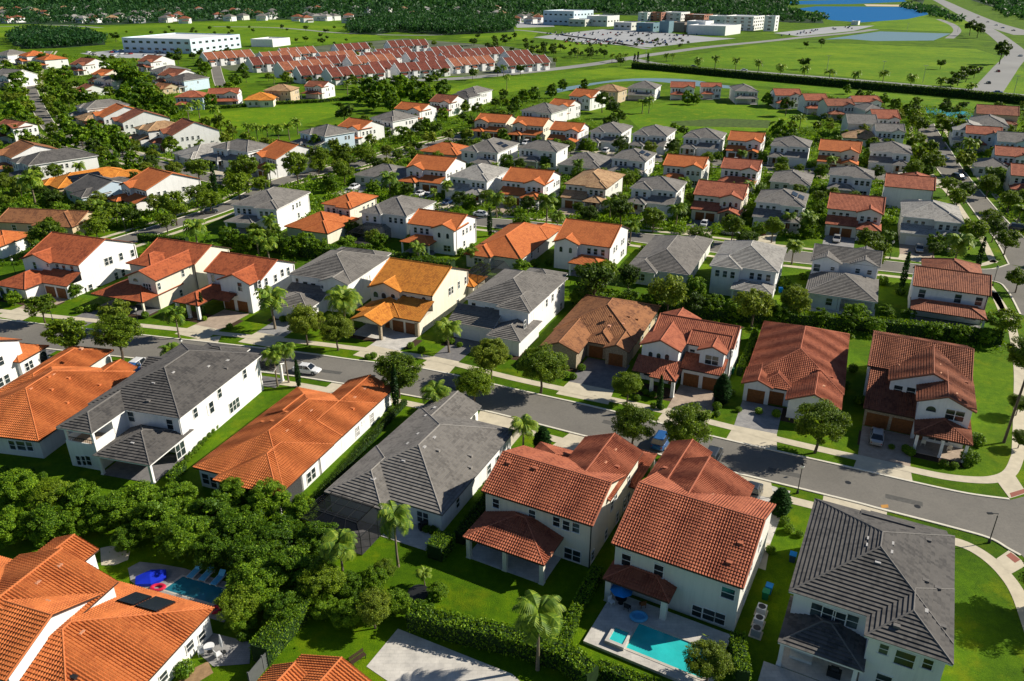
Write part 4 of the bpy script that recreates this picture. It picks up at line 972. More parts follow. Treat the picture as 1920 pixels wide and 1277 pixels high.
# row G round the park
pk = 'park row'
gen(pk, (975, 207), (1035, 213), (1055, 203), 'hB', 'grey', 'white', yaw=30)
gen(pk, (1027.6, 191.7), (1065, 200), (1079, 193), 'gB', 'orange', 'white', yaw=35, w=11, d=12)
gen(pk, (1052.7, 172.9), (1107.8, 184), (1115, 173), 'gB', 'orange', 'white', yaw=35, w=13, d=16)
gen(pk, (1110, 167), (1160, 172), (1195, 164), 'hB', 'tan', 'tan', yaw=28, w=15, d=14)
gen(pk, (1180, 162), (1230, 167), (1243, 160), 'hB', 'grey', 'white', yaw=20)
gen(pk, (1256.9, 162.8), (1303, 165.3), (1304.5, 150), 'gB', 'red', 'white', yaw=12, d=13)
gen(pk, (1320.7, 162.8), (1354, 164), (1366, 155), 'gB', 'red', 'white', yaw=8, w=11, d=10)
gen(pk, (1383, 170), (1423, 172), (1440, 160), 'hB', 'grey', 'pale', yaw=6, w=12)
gen(pk, (1458.8, 176.6), (1505, 180), (1530, 173), 'gB', 'red', 'white', yaw=5, w=13, d=14)
gen(pk, (1519, 185), (1555, 189), (1573, 180), 'gB', 'red', 'white', yaw=3, w=11, d=13)
gen(pk, (1560, 195), (1606, 199), (1625, 190), 'gB', 'redbrown', 'pale', yaw=0, w=13, d=13)
gen(pk, (1612, 188), (1655, 192), (1665, 184), 'gB', 'red', 'white', yaw=0, w=13, d=12)
gen(pk, (1612, 202), (1668, 208), (1682, 198), 'hB', 'grey', 'pale', yaw=0)
gen(pk, (1625, 214), (1690, 224), (1695, 214), 'gB', 'red', 'white', yaw=10)
gen(pk, (1586.4, 228.6), (1648, 234), (1665, 222), 'gS', 'grey', 'pale', yaw=12, d=15)
gen(pk, (1645.5, 245), (1699, 249), (1700, 235), 'gB', 'grey', 'white', yaw=15, d=12)
gen(pk, (1579, 256), (1655, 262), (1665, 250), 'h', 'tan', 'pale', z=3, yaw=18, d=12)
# upper right, across the side street
ur = 'upper right cluster'
gen(ur, (1824, 216), (1912, 218), (1915, 205), 'gS', 'redbrown', 'tan', yaw=25, w=16, d=16)
gen(ur, (1822, 229), (1893, 238), (1900, 222), 'hB', 'grey', 'pale', yaw=25)
gen(ur, (1800, 241), (1848, 248), (1870, 234), 'hB', 'lightgrey', 'white', yaw=25, w=11)
gen(ur, (1831, 249), (1880, 255), (1891, 242), 'gB', 'red', 'white', yaw=25, w=12, d=12)
gen(ur, (1872, 264), (1935, 270), (1945, 252), 'gB', 'grey', 'blue', yaw=25, d=14)
gen(ur, (1866, 291), (1936, 297), (1940, 270), 'gB', 'red', 'white', yaw=25, d=12)
gen(ur, (1846, 311), (1900, 318), (1910, 300), 'h', 'grey', 'white', z=3, yaw=25, w=11, d=12)
gen(ur, (1908, 328), (1975, 336), (1985, 310), 'gB', 'red', 'cream', yaw=25, d=13)
# left middle
lm = 'left slanting rows'
gen(lm, (370, 277), (460, 286), (510, 266), 'hF', 'grey', 'white', yaw=32, w=17, d=13, wing='L')
gen(lm, (478, 292), (512, 300), (590, 276), 'gF', 'orange', 'white', yaw=42, w=12, d=19, wing='L')
gen(lm, (320, 282), (365, 297), (425, 260), 'h', 'lightgrey', 'pale', z=3, yaw=38, w=14, d=20)
gen(lm, (282.5, 243.7), (317.5, 255), (398, 246), 'gF', 'redbrown', 'white', yaw=50, w=12, d=19, wing='L', pitch=.44)
gen(lm, (240, 238), (272, 247), (320, 232), 'hF', 'tan', 'white', yaw=48, w=12, d=16, wing='L')
gen(lm, (198, 223.7), (224, 231), (306, 221), 'gF', 'redbrown', 'white', yaw=50, w=12, d=20, wing='L')
gen(lm, (175, 213), (188, 221), (270, 210), 'gF', 'orange', 'white', yaw=50, w=12, d=20, wing='L')
gen(lm, (133, 199), (158, 205), (225, 190), 'hF', 'grey', 'white', yaw=48, w=13, d=20, wing='L')
gen(lm, (122, 219), (165, 226), (200, 210), 'h', 'tan', 'tan', z=3, yaw=40, w=14, d=14)
gen(lm, (166, 149), (210, 153), (221, 141), 'hF', 'grey', 'white', yaw=20, w=15, d=16)
gen(lm, (133, 164), (152, 171), (190, 160), 'g', 'redbrown', 'white', z=3, yaw=45, w=11, d=14)
gen(lm, (154, 136), (190, 142), (221, 136), 'gF', 'orange', 'cream', yaw=35, w=13, d=15)
gen(lm, (129, 119), (155, 123), (190, 117), 'gF', 'redbrown', 'white', yaw=30)
gen(lm, (31, 102), (50, 106), (70, 100), 'hF', 'orange', 'white', yaw=35)
gen(lm, (62, 110), (84, 113), (112, 108), 'hF', 'orange', 'white', yaw=35)
gen(lm, (-18, 101), (14, 104), (30, 98), 'hF', 'grey', 'white', yaw=20)
gen(lm, (-22, 141), (16, 146), (31, 137), 'gF', 'grey', 'white', yaw=20)
gen(lm, (272, 131), (305, 136), (350, 127), 'hF', 'grey', 'white', yaw=35)
gen(lm, (285, 139), (325, 144), (357, 137), 'gF', 'redbrown', 'white', yaw=32)
gen(lm, (292, 149), (345, 152), (357, 143), 'hF', 'darkgrey', 'blue', yaw=25)
gen(lm, (283, 162), (305, 167), (325, 157), 'g', 'brown', 'tan', z=3, yaw=35, w=12, d=12)
gen(lm, (256, 112), (283, 117), (305, 110), 'gF', 'redbrown', 'white', yaw=30)
gen(lm, (-40, 300), (14, 297), (94, 278), 'gB', 'brown', 'white', yaw=42, w=13, d=17, wing='L')
gen(lm, (-25, 305), (47, 312), (162, 296), 'hB', 'darkgrey', 'white', yaw=42, w=13, d=22, wing='L')
gen(lm, (70, 345), (108, 354), (240, 318), 'h', 'gold', 'tan', z=3, yaw=42, w=13, d=24, solar=True, wing='L')
gen(lm, (112, 362), (163, 369), (205, 352), 'g', 'darkgrey', 'blue', z=3.2, yaw=38, w=14, d=16)
gen(lm, (-18, 236), (25, 241), (40, 233), 'gB', 'redbrown', 'white', yaw=30)
# park left
pl = 'long lawn row'
gen(pl, (330, 183), (381, 182), (375, 163), 'hB', 'red', 'blue', yaw=-6, w=14, d=13)
gen(pl, (385, 179), (446, 176), (440, 162), 'gB', 'red', 'white', yaw=-8, w=15, d=12)
gen(pl, (447, 189), (514, 187), (505, 172), 'h', 'gold', 'cream', z=3.4, yaw=-8, w=15, d=15)
gen(pl, (495, 168), (545, 171), (568.7, 166), 'hB', 'tan', 'tan', yaw=5, w=15, d=14)
gen(pl, (565, 158), (604, 164), (625, 158), 'gB', 'redbrown', 'white', yaw=20, w=12, d=13)
# centre left
cl = 'centre slanting row'
gen(cl, (541, 250), (605, 257), (652, 247), 'hF', 'grey', 'blue', yaw=42, w=15, d=15, wing='L')
gen(cl, (610, 236), (672, 243.7), (705, 232), 'gF', 'orange', 'white', yaw=38, w=13, d=14, wing='R')
gen(cl, (685, 216), (737, 228), (772, 214), 'hF', 'grey', 'white', yaw=35, w=14, d=16)
gen(cl, (718, 200), (788, 209), (806, 197), 'gF', 'orange', 'white', yaw=30, w=15, d=13)
gen(cl, (803, 189), (843, 194), (866, 186), 'gF', 'redbrown', 'white', yaw=28, w=12)
gen(cl, (856, 171), (893, 176), (915, 168), 'hF', 'grey', 'white', yaw=28, w=12)
gen(cl, (838, 180), (880, 184), (895, 177), 'hF', 'darkgrey', 'white', yaw=28, w=13, d=12)

WN = {'white': 'white', 'cream': 'cream', 'pale': 'off-white', 'tan': 'tan', 'blue': 'blue-shaded'}
rows = {}
for q in GEN: rows.setdefault(q['row'], []).append(q)
RWL = {}
for rn, qs in rows.items():
    qs.sort(key=lambda q: (q['FL'][0] + q['FR'][0]) / 2)
    # position is counted among houses of the same roof colour in the row
    for q in qs:
        same = [p for p in qs if RN[p['roof']] == RN[q['roof']]]
        i = same.index(q)
        wd = 'house' if q['z'] > 4 else 'bungalow'
        pos = '' if len(same) == 1 else ORD[i]
        if len(same) == 1:
            lab = f"{WN[q['wall']]} {wd}, the only {RN[q['roof']]} roof in the {rn}"; han = f"the {RN[q['roof']]}-roofed house in the {rn}"
        else:
            lab = f"{WN[q['wall']]} {wd}, {pos} {RN[q['roof']]} roof in the {rn}"; han = f"the {pos} {RN[q['roof']]} roof, {rn}"
        build_gen(q, lab, han)
# ------------------------------------------------------------------ ground, streets, kerbs, walks, water
def S(o): o['kind'] = 'structure'; return o
def tri_poly(name, pts, z, mat):
    """flat sheet of any outline"""
    bm = bmesh.new(); vs = [bm.verts.new((p[0], p[1], z)) for p in pts]; f = bm.faces.new(vs)
    if f.normal.z < 0 or True:
        bmesh.ops.triangulate(bm, faces=[f]); bmesh.ops.recalc_face_normals(bm, faces=bm.faces[:])
        if bm.faces[:] and bm.faces[:][0].normal.z < 0: bmesh.ops.reverse_faces(bm, faces=bm.faces[:])
    me = bpy.data.meshes.new(name); bm.to_mesh(me); bm.free(); me.materials.append(mat); return ob(name, me)
def smooth(pts, n=6):
    out = []
    P = [Vector(p) for p in pts]
    for i in range(len(P) - 1):
        p0, p1, p2, p3 = P[max(i - 1, 0)], P[i], P[i + 1], P[min(i + 2, len(P) - 1)]
        for k in range(n):
            t = k / n; out.append(0.5 * ((2 * p1) + (-p0 + p2) * t + (2 * p0 - 5 * p1 + 4 * p2 - p3) * t * t + (-p0 + 3 * p1 - 3 * p2 + p3) * t ** 3))
    out.append(P[-1]); return out
def offs(pts, d):
    out = []
    for i, p in enumerate(pts):
        a = pts[max(i - 1, 0)]; b = pts[min(i + 1, len(pts) - 1)]; t = Vector((b[0] - a[0], b[1] - a[1], 0)).normalized()
        out.append(Vector((p[0] + t.y * d, p[1] - t.x * d, 0)))       # +d: to the right of travel
    return out
def ribbon(name, pts, d0, d1, z, mat, h=0.0):
    A, B = offs(pts, d0), offs(pts, d1); g = MB()
    for i in range(len(pts) - 1):
        a0, a1, b0, b1 = A[i], A[i + 1], B[i], B[i + 1]
        g.poly([(a0.x, a0.y, z + h), (a1.x, a1.y, z + h), (b1.x, b1.y, z + h), (b0.x, b0.y, z + h)][::(1 if d1 < d0 else -1)])
        if h:
            g.poly([(a0.x, a0.y, z), (a1.x, a1.y, z), (a1.x, a1.y, z + h), (a0.x, a0.y, z + h)]); g.poly([(b1.x, b1.y, z), (b0.x, b0.y, z), (b0.x, b0.y, z + h), (b1.x, b1.y, z + h)])
    return S(g.build(name, [mat]))
PG = lambda L: [G(u, v) for u, v in L]
gd = MB(); gd.poly([(-9000, -300, 0), (9000, -300, 0), (9000, 16000, 0), (-9000, 16000, 0)]); S(gd.build('ground', [M['grass']]))
RZ, DZ, WZ, KZ = 0.020, 0.012, 0.030, 0.016
STP = []
def street(name, L, R_, kerbs=True, walk=True, z=RZ):
    """L, R_: pixel lists of the two kerb lines"""
    A, B = smooth(PG(L)), smooth(PG(R_)); S(tri_poly(name, A + B[::-1], z, M['asphalt'])); STP.append((A, B))
    if kerbs:
        ribbon('kerb', A, 0.0, -0.32, KZ, M['kerb'], 0.10); ribbon('kerb', B, 0.0, 0.32, KZ, M['kerb'], 0.10)
    if walk:
        ribbon('sidewalk', A, -2.4, -3.9, WZ, M['conc']); ribbon('sidewalk', B, 2.4, 3.9, WZ, M['conc'])
    return A, B
farL = [(-200, 578), (0, 600), (338, 637), (554, 661), (664, 676), (797, 693), (960, 730), (1130, 768), (1341, 821), (1602, 880), (1714, 906), (1813, 927), (1893, 938)]
nearL = [(-200, 622), (0, 644), (258, 672), (499, 698), (626, 716), (746, 737), (903, 768), (1101, 818), (1375, 885), (1589, 937), (1653, 954), (1778, 986), (1855, 1008), (1893, 1029), (1915, 1041)]
A_, B_ = smooth(PG(farL)), smooth(PG(nearL)); STP.append((A_, B_))
S(tri_poly('road', A_ + [G(1925, 930), G(2060, 960), G(2080, 1080), G(1990, 1110)] + B_[::-1], RZ, M['asphalt']))
ribbon('kerb', A_, 0, -.32, KZ, M['kerb'], .10); ribbon('kerb', B_, 0, .32, KZ, M['kerb'], .10)
ribbon('sidewalk', smooth(PG([(-200, 562), (0, 583), (338, 618), (554, 640), (664, 653), (797, 670), (960, 709), (1066, 732), (1242, 770), (1386, 805), (1467, 826), (1616, 860), (1709, 881), (1773, 894), (1830, 900), (1868, 898), (1893, 887), (1906, 862), (1909, 840), (1911, 749), (1909, 680), (1893, 600), (1862, 548)])), .75, -.75, WZ, M['conc'])
ribbon('sidewalk', smooth(PG([(-200, 640), (0, 662), (258, 690), (501, 714), (624, 733), (746, 753), (895, 786), (1074, 832), (1300, 890), (1500, 942), (1640, 975), (1760, 1008), (1810, 1022), (1850, 1045), (1885, 1078), (1912, 1120), (1940, 1200)])), .75, -.75, WZ, M['conc'])
S(tri_poly('corner_ramp', PG([(1866, 898), (1893, 935), (1925, 925), (1902, 890)]), WZ + .006, M['conc'])); S(tri_poly('corner_ramp', PG([(1893, 1031), (1868, 1048), (1893, 1078), (1925, 1060)]), WZ + .006, M['conc']))
tac = simple('tactile_paving', (0.30, 0.10, 0.07), 0.8, 0.1)
S(tri_poly('tactile_paving', PG([(1893, 925), (1920, 917), (1924, 924), (1896, 933)]), WZ + .012, tac)); S(tri_poly('tactile_paving', PG([(1895, 1036), (1913, 1050), (1903, 1056), (1886, 1042)]), WZ + .012, tac))
S(tri_poly('road_patch', PG([(1651, 947), (1665, 946), (1666, 952), (1653, 953)]), RZ + .004, simple('orange_patch', (0.5, 0.25, 0.06), 0.9)))
for u, v in ((1150, 800), (700, 705), (1590, 905), (420, 668), (1720, 950)):
    c_ = G(u, v); S(tri_poly('manhole_cover', [c_ + Vector((.38 * math.cos(k * .3927), .38 * math.sin(k * .3927), 0)) for k in range(16)], RZ + .004, M['metal']))
for i_, (a_, b_) in enumerate(((1130, 1200), (560, 640), (1440, 1500), (1660, 1730), (820, 880))):       # darker repair strips in the asphalt
    L_ = [G(a_, 0 + {1130: 790, 560: 690, 1440: 880, 1660: 930, 820: 722}[a_]), G(b_, {1200: 806, 640: 700, 1500: 893, 1730: 946, 880: 736}[b_])]; ribbon('road_patch', L_, .5, -.5, RZ + .003, simple('asphalt_patch', (.10, .098, .092), .95, .2, 2))
# street 2, side street, others
s2f = [(890, 408), (1000, 417), (1175, 436), (1286, 446), (1472, 469), (1650, 489), (1760, 500), (1850, 506), (1893, 496)]
s2n = [(890, 423), (1000, 434), (1173, 451), (1210, 456), (1470, 490), (1645, 507), (1760, 519), (1861, 527), (1890, 545), (1915, 590)]
A2_, B2_ = smooth(PG(s2f)), smooth(PG(s2n)); STP.append((A2_, B2_))
S(tri_poly('road', A2_ + [G(1990, 520), G(2000, 620)] + B2_[::-1], RZ, M['asphalt'])); ribbon('kerb', A2_, 0, -.32, KZ, M['kerb'], .10); ribbon('kerb', B2_, 0, .32, KZ, M['kerb'], .10)
ribbon('sidewalk', A2_, -2.4, -3.8, WZ, M['conc']); ribbon('sidewalk', B2_, 2.4, 3.8, WZ, M['conc'])
side_l = [(1722, 238), (1725, 255), (1740, 290), (1768, 330), (1808, 372), (1840, 415), (1868, 450), (1893, 496)]
side_r = [(1750, 232), (1757, 245), (1780, 280), (1810, 325), (1852, 375), (1890, 418), (1925, 452), (1980, 510)]
street('road', side_r, side_l, z=RZ + .004)
street('road', [(190, 455), (290, 424), (420, 381), (490, 346), (560, 324), (640, 309), (700, 294), (800, 269), (890, 246), (960, 231), (1010, 222)],
       [(205, 470), (305, 436), (435, 392), (505, 357), (575, 333), (655, 317), (712, 302), (812, 276), (902, 252), (970, 237), (1020, 228)])
street('road', [(99, 96), (72, 130), (68, 160), (76, 185), (90, 212), (106, 235), (140, 257), (210, 279), (310, 304), (440, 336), (500, 340)],
       [(85, 96), (56, 130), (50, 160), (52, 185), (66, 215), (84, 245), (130, 270), (200, 292), (300, 318), (430, 350), (488, 346)], z=RZ + .004)
street('road', [(960, 272), (1100, 287), (1300, 297), (1500, 315), (1640, 327), (1770, 338)], [(965, 282), (1100, 297), (1300, 307), (1500, 325), (1640, 338), (1780, 349)], z=RZ + .008)
street('road', [(410, 104), (413, 125), (424, 160), (450, 198)], [(395, 104), (396, 125), (404, 160), (430, 200)], walk=False)
# driveways belonging to the houses
for i, (pts, mat) in enumerate(DRIVES):
    o = S(tri_poly('driveway', pts, DZ + 0.0004 * (i % 6), M[mat]))
    a, b, c, d = pts; dn = (a - d).normalized()
    ext = 4.6
    S(tri_poly('driveway', [a + dn * ext + (a - b).normalized() * .5, b + dn * ext + (b - a).normalized() * .5, b, a], DZ - .004 + 0.0003 * (i % 7), M['conc']))
for P_ in ([(1074, 808), (1104, 817), (1046, 872), (1012, 852)], [(626, 714), (663, 722), (640, 742), (606, 736)], [(1375, 884), (1445, 900), (1450, 930), (1360, 905)], [(1545, 925), (1655, 952), (1650, 978), (1540, 952)],
           [(338, 638), (415, 630), (407, 645), (350, 640)], [(1440, 843), (1462, 820), (1385, 806), (1362, 823)], [(903, 766), (945, 778), (925, 800), (890, 790)]):
    S(tri_poly('driveway', PG(P_), DZ + .005, M['conc']))
# meadows and parks
FIELDS = []
def field(P_, z=0.008): FIELDS.append([(p.x, p.y) for p in PG(P_)]); return S(tri_poly('meadow', PG(P_), z, M['field']))
field([(820, 172), (905, 150), (1180, 124), (1300, 140), (1920, 200), (1980, 216), (1700, 196), (1500, 168), (1300, 150), (1130, 146), (1040, 160), (960, 172), (900, 187)])
field([(1250, 118), (1330, 98), (1450, 79), (1600, 82), (1830, 92), (1890, 110), (1838, 168), (1560, 141), (1440, 132)])
field([(330, 226), (430, 208), (520, 199), (680, 188), (700, 198), (640, 215), (560, 236), (440, 244), (360, 238)])
field([(1165, 208), (1250, 192), (1420, 195), (1520, 212), (1540, 236), (1440, 244), (1300, 254), (1200, 243)])
field([(-200, 50), (0, 46), (200, 50), (480, 38), (640, 38), (700, 62), (720, 74), (600, 84), (480, 88), (400, 72), (225, 78), (200, 60), (0, 70), (-200, 72)])
field([(860, 70), (960, 56), (1010, 60), (1000, 72), (930, 80)]); field([(960, 30), (1020, 34), (1000, 58), (930, 56)]); field([(1700, 22), (1800, 30), (1850, 60), (1780, 60), (1600, 52), (1640, 42)])
field([(440, 145), (500, 138), (540, 145), (470, 156)]); field([(1840, 168), (1895, 112), (1920, 130), (1980, 190)]); field([(1060, 78), (1230, 92), (1180, 108), (980, 92)])
S(tri_poly('bare_soil', PG([(1440, 240), (1445, 226), (1360, 222), (1255, 228), (1275, 236), (1350, 238)]), 0.015, simple('park_mulch', (0.060, 0.105, 0.012), 0.95, 0.55, 0.5)))
# water
S(tri_poly('lake', PG([(1488, 17), (1530, 12), (1690, 13), (1735, 20), (1741, 27), (1700, 36), (1615, 42), (1560, 38), (1530, 31), (1545, 25)]), 0.04, M['lake']))
S(tri_poly('lake', PG([(1300, 2), (1440, 3), (1690, -3), (1700, 3), (1600, 7.5), (1400, 9)]), 0.04, M['lake']))
S(tri_poly('sand_bank', PG([(1620, 8), (1690, 9), (1690, 12.3), (1625, 11.5)]), 0.05, simple('sand', (0.6, 0.48, 0.32), 0.9)))
S(tri_poly('pond', PG([(1545, 74), (1600, 66), (1650, 59), (1783, 63), (1765, 70), (1750, 76), (1640, 77), (1590, 73)]), 0.04, M['pond']))
S(tri_poly('pond', smooth(PG([(1022, 177), (1036, 168), (1130, 153), (1200, 147), (1290, 149), (1345, 158), (1395, 164), (1390, 167), (1310, 162), (1240, 154), (1180, 152), (1120, 158), (1050, 173), (1022, 177)])), 0.04, M['pond']))
S(tri_poly('pond', PG([(1736, 201), (1815, 210), (1840, 218), (1830, 226), (1780, 220), (1738, 213)]), 0.04, mk_water('pond_teal', (0.02, 0.30, 0.42), 0.3)))
# far roads
lr = simple('pale_asphalt', (0.27, 0.27, 0.26), 0.9, 0.12, 0.02)
def road(P_, wd, z=RZ, mat=None): return ribbon('road', smooth(PG(P_)), wd / 2, -wd / 2, z, mat or lr)
road([(1185, 110), (1250, 122), (1440, 137), (1600, 150), (1760, 164), (1980, 185)], 10)
road([(700, 152), (755, 151), (860, 147), (960, 138), (1060, 127), (1135, 117), (1185, 108), (1240, 100), (1330, 88), (1440, 77), (1515, 69), (1590, 62), (1640, 55)], 13, RZ + .01)
road([(1740, -8), (1764, 2), (1800, 20), (1850, 42), (1930, 66)], 32, RZ + .02)
road([(1850, 172), (1885, 128), (1905, 100), (1884, 78), (1850, 54), (1800, 28)], 16, RZ + .03)
road([(1780, 72), (1795, 58), (1785, 46), (1760, 36)], 9); road([(400, 50), (520, 52), (640, 62), (760, 66), (860, 64), (960, 56), (1100, 72), (1215, 92)], 9); road([(-200, 52), (0, 50), (100, 47), (190, 52)], 9)
lot = simple('parking_concrete', (0.36, 0.37, 0.38), 0.9, 0.1, 0.05)
S(tri_poly('parking_lot', PG([(1000, 70), (1060, 62), (1130, 55), (1200, 57), (1335, 70), (1380, 72), (1300, 80), (1221, 89), (1100, 80)]), RZ, lot)); S(tri_poly('parking_lot', PG([(150, 100), (240, 92), (330, 98), (300, 110), (200, 108)]), RZ, lot))
S(tri_poly('parking_lot', PG([(1450, 62), (1560, 50), (1640, 48), (1600, 58), (1500, 68)]), RZ, lot)); S(tri_poly('parking_lot', PG([(960, 42), (1030, 38), (1040, 50), (970, 52)]), RZ, lot))
# ------------------------------------------------------------------ trees, palms, shrubs, hedges
def quads_mesh(name, Q, mat):
    """Q: (n,4,3) array of separate leaf quads"""
    n = len(Q); me = bpy.data.meshes.new(name); me.vertices.add(n * 4); me.loops.add(n * 4); me.polygons.add(n)
    me.vertices.foreach_set('co', Q.reshape(-1).astype(np.float32)); me.loops.foreach_set('vertex_index', np.arange(n * 4, dtype=np.int32))
    me.polygons.foreach_set('loop_start', np.arange(0, n * 4, 4, dtype=np.int32)); me.polygons.foreach_set('loop_total', np.full(n, 4, dtype=np.int32))
    me.materials.append(mat); me.update(calc_edges=True); return me
def leaves(rs, C, size, up=0.35, outc=None, asp=0.55):
    """leaf quads at centres C, leaning outwards and up"""
    n = len(C); N = rs.normal(size=(n, 3)); N /= np.linalg.norm(N, axis=1)[:, None]
    if outc is not None:
        o = C - outc; o /= np.linalg.norm(o, axis=1)[:, None] + 1e-6; N = N * 0.75 + o * 0.6
    N[:, 2] += up; N /= np.linalg.norm(N, axis=1)[:, None]
    T = np.cross(N, rs.normal(size=(n, 3))); T /= np.linalg.norm(T, axis=1)[:, None] + 1e-9; B = np.cross(N, T)
    s = (size * rs.uniform(0.6, 1.3, n))[:, None]; a, b = T * s, B * s * asp
    return np.stack([C - a, C - b * .9 + a * .1, C + a, C + b * .9 + a * .1], 1)
def crown_pts(rs, nc, per, rx, rz, cr, zc, flat=0.0, shell=0.45):
    cs = []
    while len(cs) < nc:
        p = rs.uniform(-1, 1, 3); r = np.linalg.norm(p)
        if shell < r < 1 and (p[2] > -0.75): cs.append(p)
    cs = np.array(cs) * [rx, rx, rz] * rs.uniform(.85, 1.12, (nc, 1))
    cs[:, 2] += zc; out = []
    for c in cs:
        d = rs.normal(size=(per, 3)); d /= np.linalg.norm(d, axis=1)[:, None]; out.append(c + d * (rs.uniform(0.25, 1.0, (per, 1)) ** .6) * cr * rs.uniform(.7, 1.25) * [1, 1, .7])
    return np.concatenate(out)
def trunk_mesh(H, r, limbs, seed, mat, top=0.75):
    rnd = random.Random(seed); g = MB(); x = y = 0; pts = []
    for k in range(5):
        pts.append((x, y, H * top * k / 4)); x += rnd.uniform(-.12, .12); y += rnd.uniform(-.12, .12)
    g.tube(pts, [r * 1.25, r, r * .85, r * .6, r * .35], 7)
    for i in range(limbs):
        a = rnd.uniform(0, 6.28); z0 = H * rnd.uniform(.28, .5); L = H * rnd.uniform(.25, .38)
        p0 = (0, 0, z0); p1 = (math.cos(a) * L * .5, math.sin(a) * L * .5, z0 + L * .45); p2 = (math.cos(a) * L, math.sin(a) * L, z0 + L * .95)
        g.tube([p0, p1, p2], [r * .55, r * .38, r * .15], 5)
    return g.mesh('trunk', [mat])
PROTO = {}
def proto(kind, lod, var):
    """meshes (trunk, crown) for a tree 1 unit = metre with crown width 7 (oak), 5 (palm)"""
    key = (kind, lod, var)
    if key in PROTO: return PROTO[key]
    rs = np.random.RandomState(hash((len(kind), ord(kind[0]), ord(kind[-1]), lod, var)) % 99991 if False else (len(kind) * 131 + ord(kind[0]) * 17 + ord(kind[-1]) * 5 + lod * 7 + var * 1009))
    K = {0: (84, 240, .135), 1: (52, 84, .26), 2: (28, 26, .62)}[lod]; sd = lod * 10 + var
    if kind in ('oak', 'oaky', 'deep'):
        C = crown_pts(rs, K[0], K[1], 3.1, 2.35, .82, 4.9, shell=.5 if kind != 'deep' else .3)
        Q = leaves(rs, C, K[2], .4, np.array([0, 0, 3.8])); t = trunk_mesh(7, .17, 6 if lod < 2 else 2, sd, M['bark'])
        I = leaves(rs, rs.normal(size=(160 if lod < 2 else 30, 3)) * [1.2, 1.2, .8] + [0, 0, 4.6], .34, .2); Q = np.concatenate([Q, I])
        r = (t, quads_mesh('crown', Q, LEAF[kind]))
    elif kind == 'bush':
        C = crown_pts(rs, int(K[0] * 1.25), K[1], 3.15, 3.1, .75, 3.5, shell=.35); Q = leaves(rs, C, K[2] * 1.05, .35, np.array([0, 0, 2.5]))
        I = leaves(rs, rs.normal(size=(300 if lod < 2 else 40, 3)) * [1.2, 1.2, 1.1] + [0, 0, 3.0], .36, .2); Q = np.concatenate([Q, I])
        r = (trunk_mesh(6, .14, 5 if lod < 2 else 0, sd, M['bark']), quads_mesh('crown', Q, LEAF['bush']))
    elif kind == 'cyp':
        n = {0: 1600, 1: 600, 2: 160}[lod]; z = rs.uniform(0.02, 1, n); a = rs.uniform(0, 6.28, n); rr = 0.55 * np.sin(np.pi * np.clip(z * .93 + .07, 0, 1)) ** .6 * (1 - z * .35) * rs.uniform(.7, 1.1, n)
        C = np.stack([np.cos(a) * rr, np.sin(a) * rr, z * 6 + .15], 1); Q = leaves(rs, C, {0: .16, 1: .25, 2: .45}[lod], .9)
        g = MB(); g.tube([(0, 0, 0), (0, 0, 4.5)], [.09, .03], 5); r = (g.mesh('trunk', [M['bark']]), quads_mesh('crown', Q, LEAF['cyp']))
    elif kind == 'shrub':
        n = {0: 1100, 1: 420, 2: 90}[lod]; d = rs.normal(size=(n, 3)); d /= np.linalg.norm(d, axis=1)[:, None]; C = d * rs.uniform(.55, 1.05, (n, 1)) * [.8, .8, .65] + [0, 0, .62]
        C = C[C[:, 2] > .03]; Q = leaves(rs, C, {0: .12, 1: .2, 2: .4}[lod], .4, np.array([0, 0, .3])); g = MB(); g.tube([(0, 0, 0), (0, 0, .7)], [.05, .03], 5)
        r = (g.mesh('stem', [M['bark']]), quads_mesh('foliage', Q, LEAF['bush']))
    elif kind in ('palm', 'palmtall'):
        Ht = 5.2 if kind == 'palm' else 7.5; nf = {0: 40, 1: 30, 2: 18}[lod]; Q = []
        for f in range(nf):
            az = f * 2.39996 + rs.uniform(-.2, .2); el = R(rs.uniform(-10, 78) if f % 3 else rs.uniform(40, 88)); L = 2.9 * rs.uniform(.85, 1.1); ns = {0: 16, 1: 7, 2: 3}[lod]
            dirh = np.array([math.cos(az), math.sin(az), 0]); side = np.array([-math.sin(az), math.cos(az), 0]); p = np.array([0, 0, Ht]); e = el; ps = [p]
            for k in range(ns):
                e -= R(105) / ns * (0.5 + k / ns * 1.0); p = p + (dirh * math.cos(e) + np.array([0, 0, math.sin(e)])) * L / ns; ps.append(p)
            for k in range(ns):
                a, b = ps[k], ps[k + 1]; m = (a + b) / 2; t = (k + .5) / ns; ll = .95 * math.sin(math.pi * (t * .8 + .15)) ** .7; fw = (b - a)
                for sg in (-1, 1):
                    tip = m + side * sg * ll * .85 + fw * (1.1 if lod == 0 else .5) - np.array([0, 0, ll * .45]); w_ = fw * (.55 if lod == 0 else .62)
                    Q.append([m - w_, m + w_, tip + w_ * .35, tip - w_ * .2])
        g = MB(); g.tube([(0, 0, 0), (.08, 0, Ht * .3), (.1, .05, Ht * .65), (0, 0, Ht + .1)], [.24, .17, .15, .19], 8)
        r = (g.mesh('trunk', [M['palmbark']]), quads_mesh('crown', np.array(Q), LEAF['palm']))
    elif kind == 'roadpalm':
        rr = proto('palm', 2 if lod > 0 else lod, var); r = rr
    PROTO[key] = r; return r
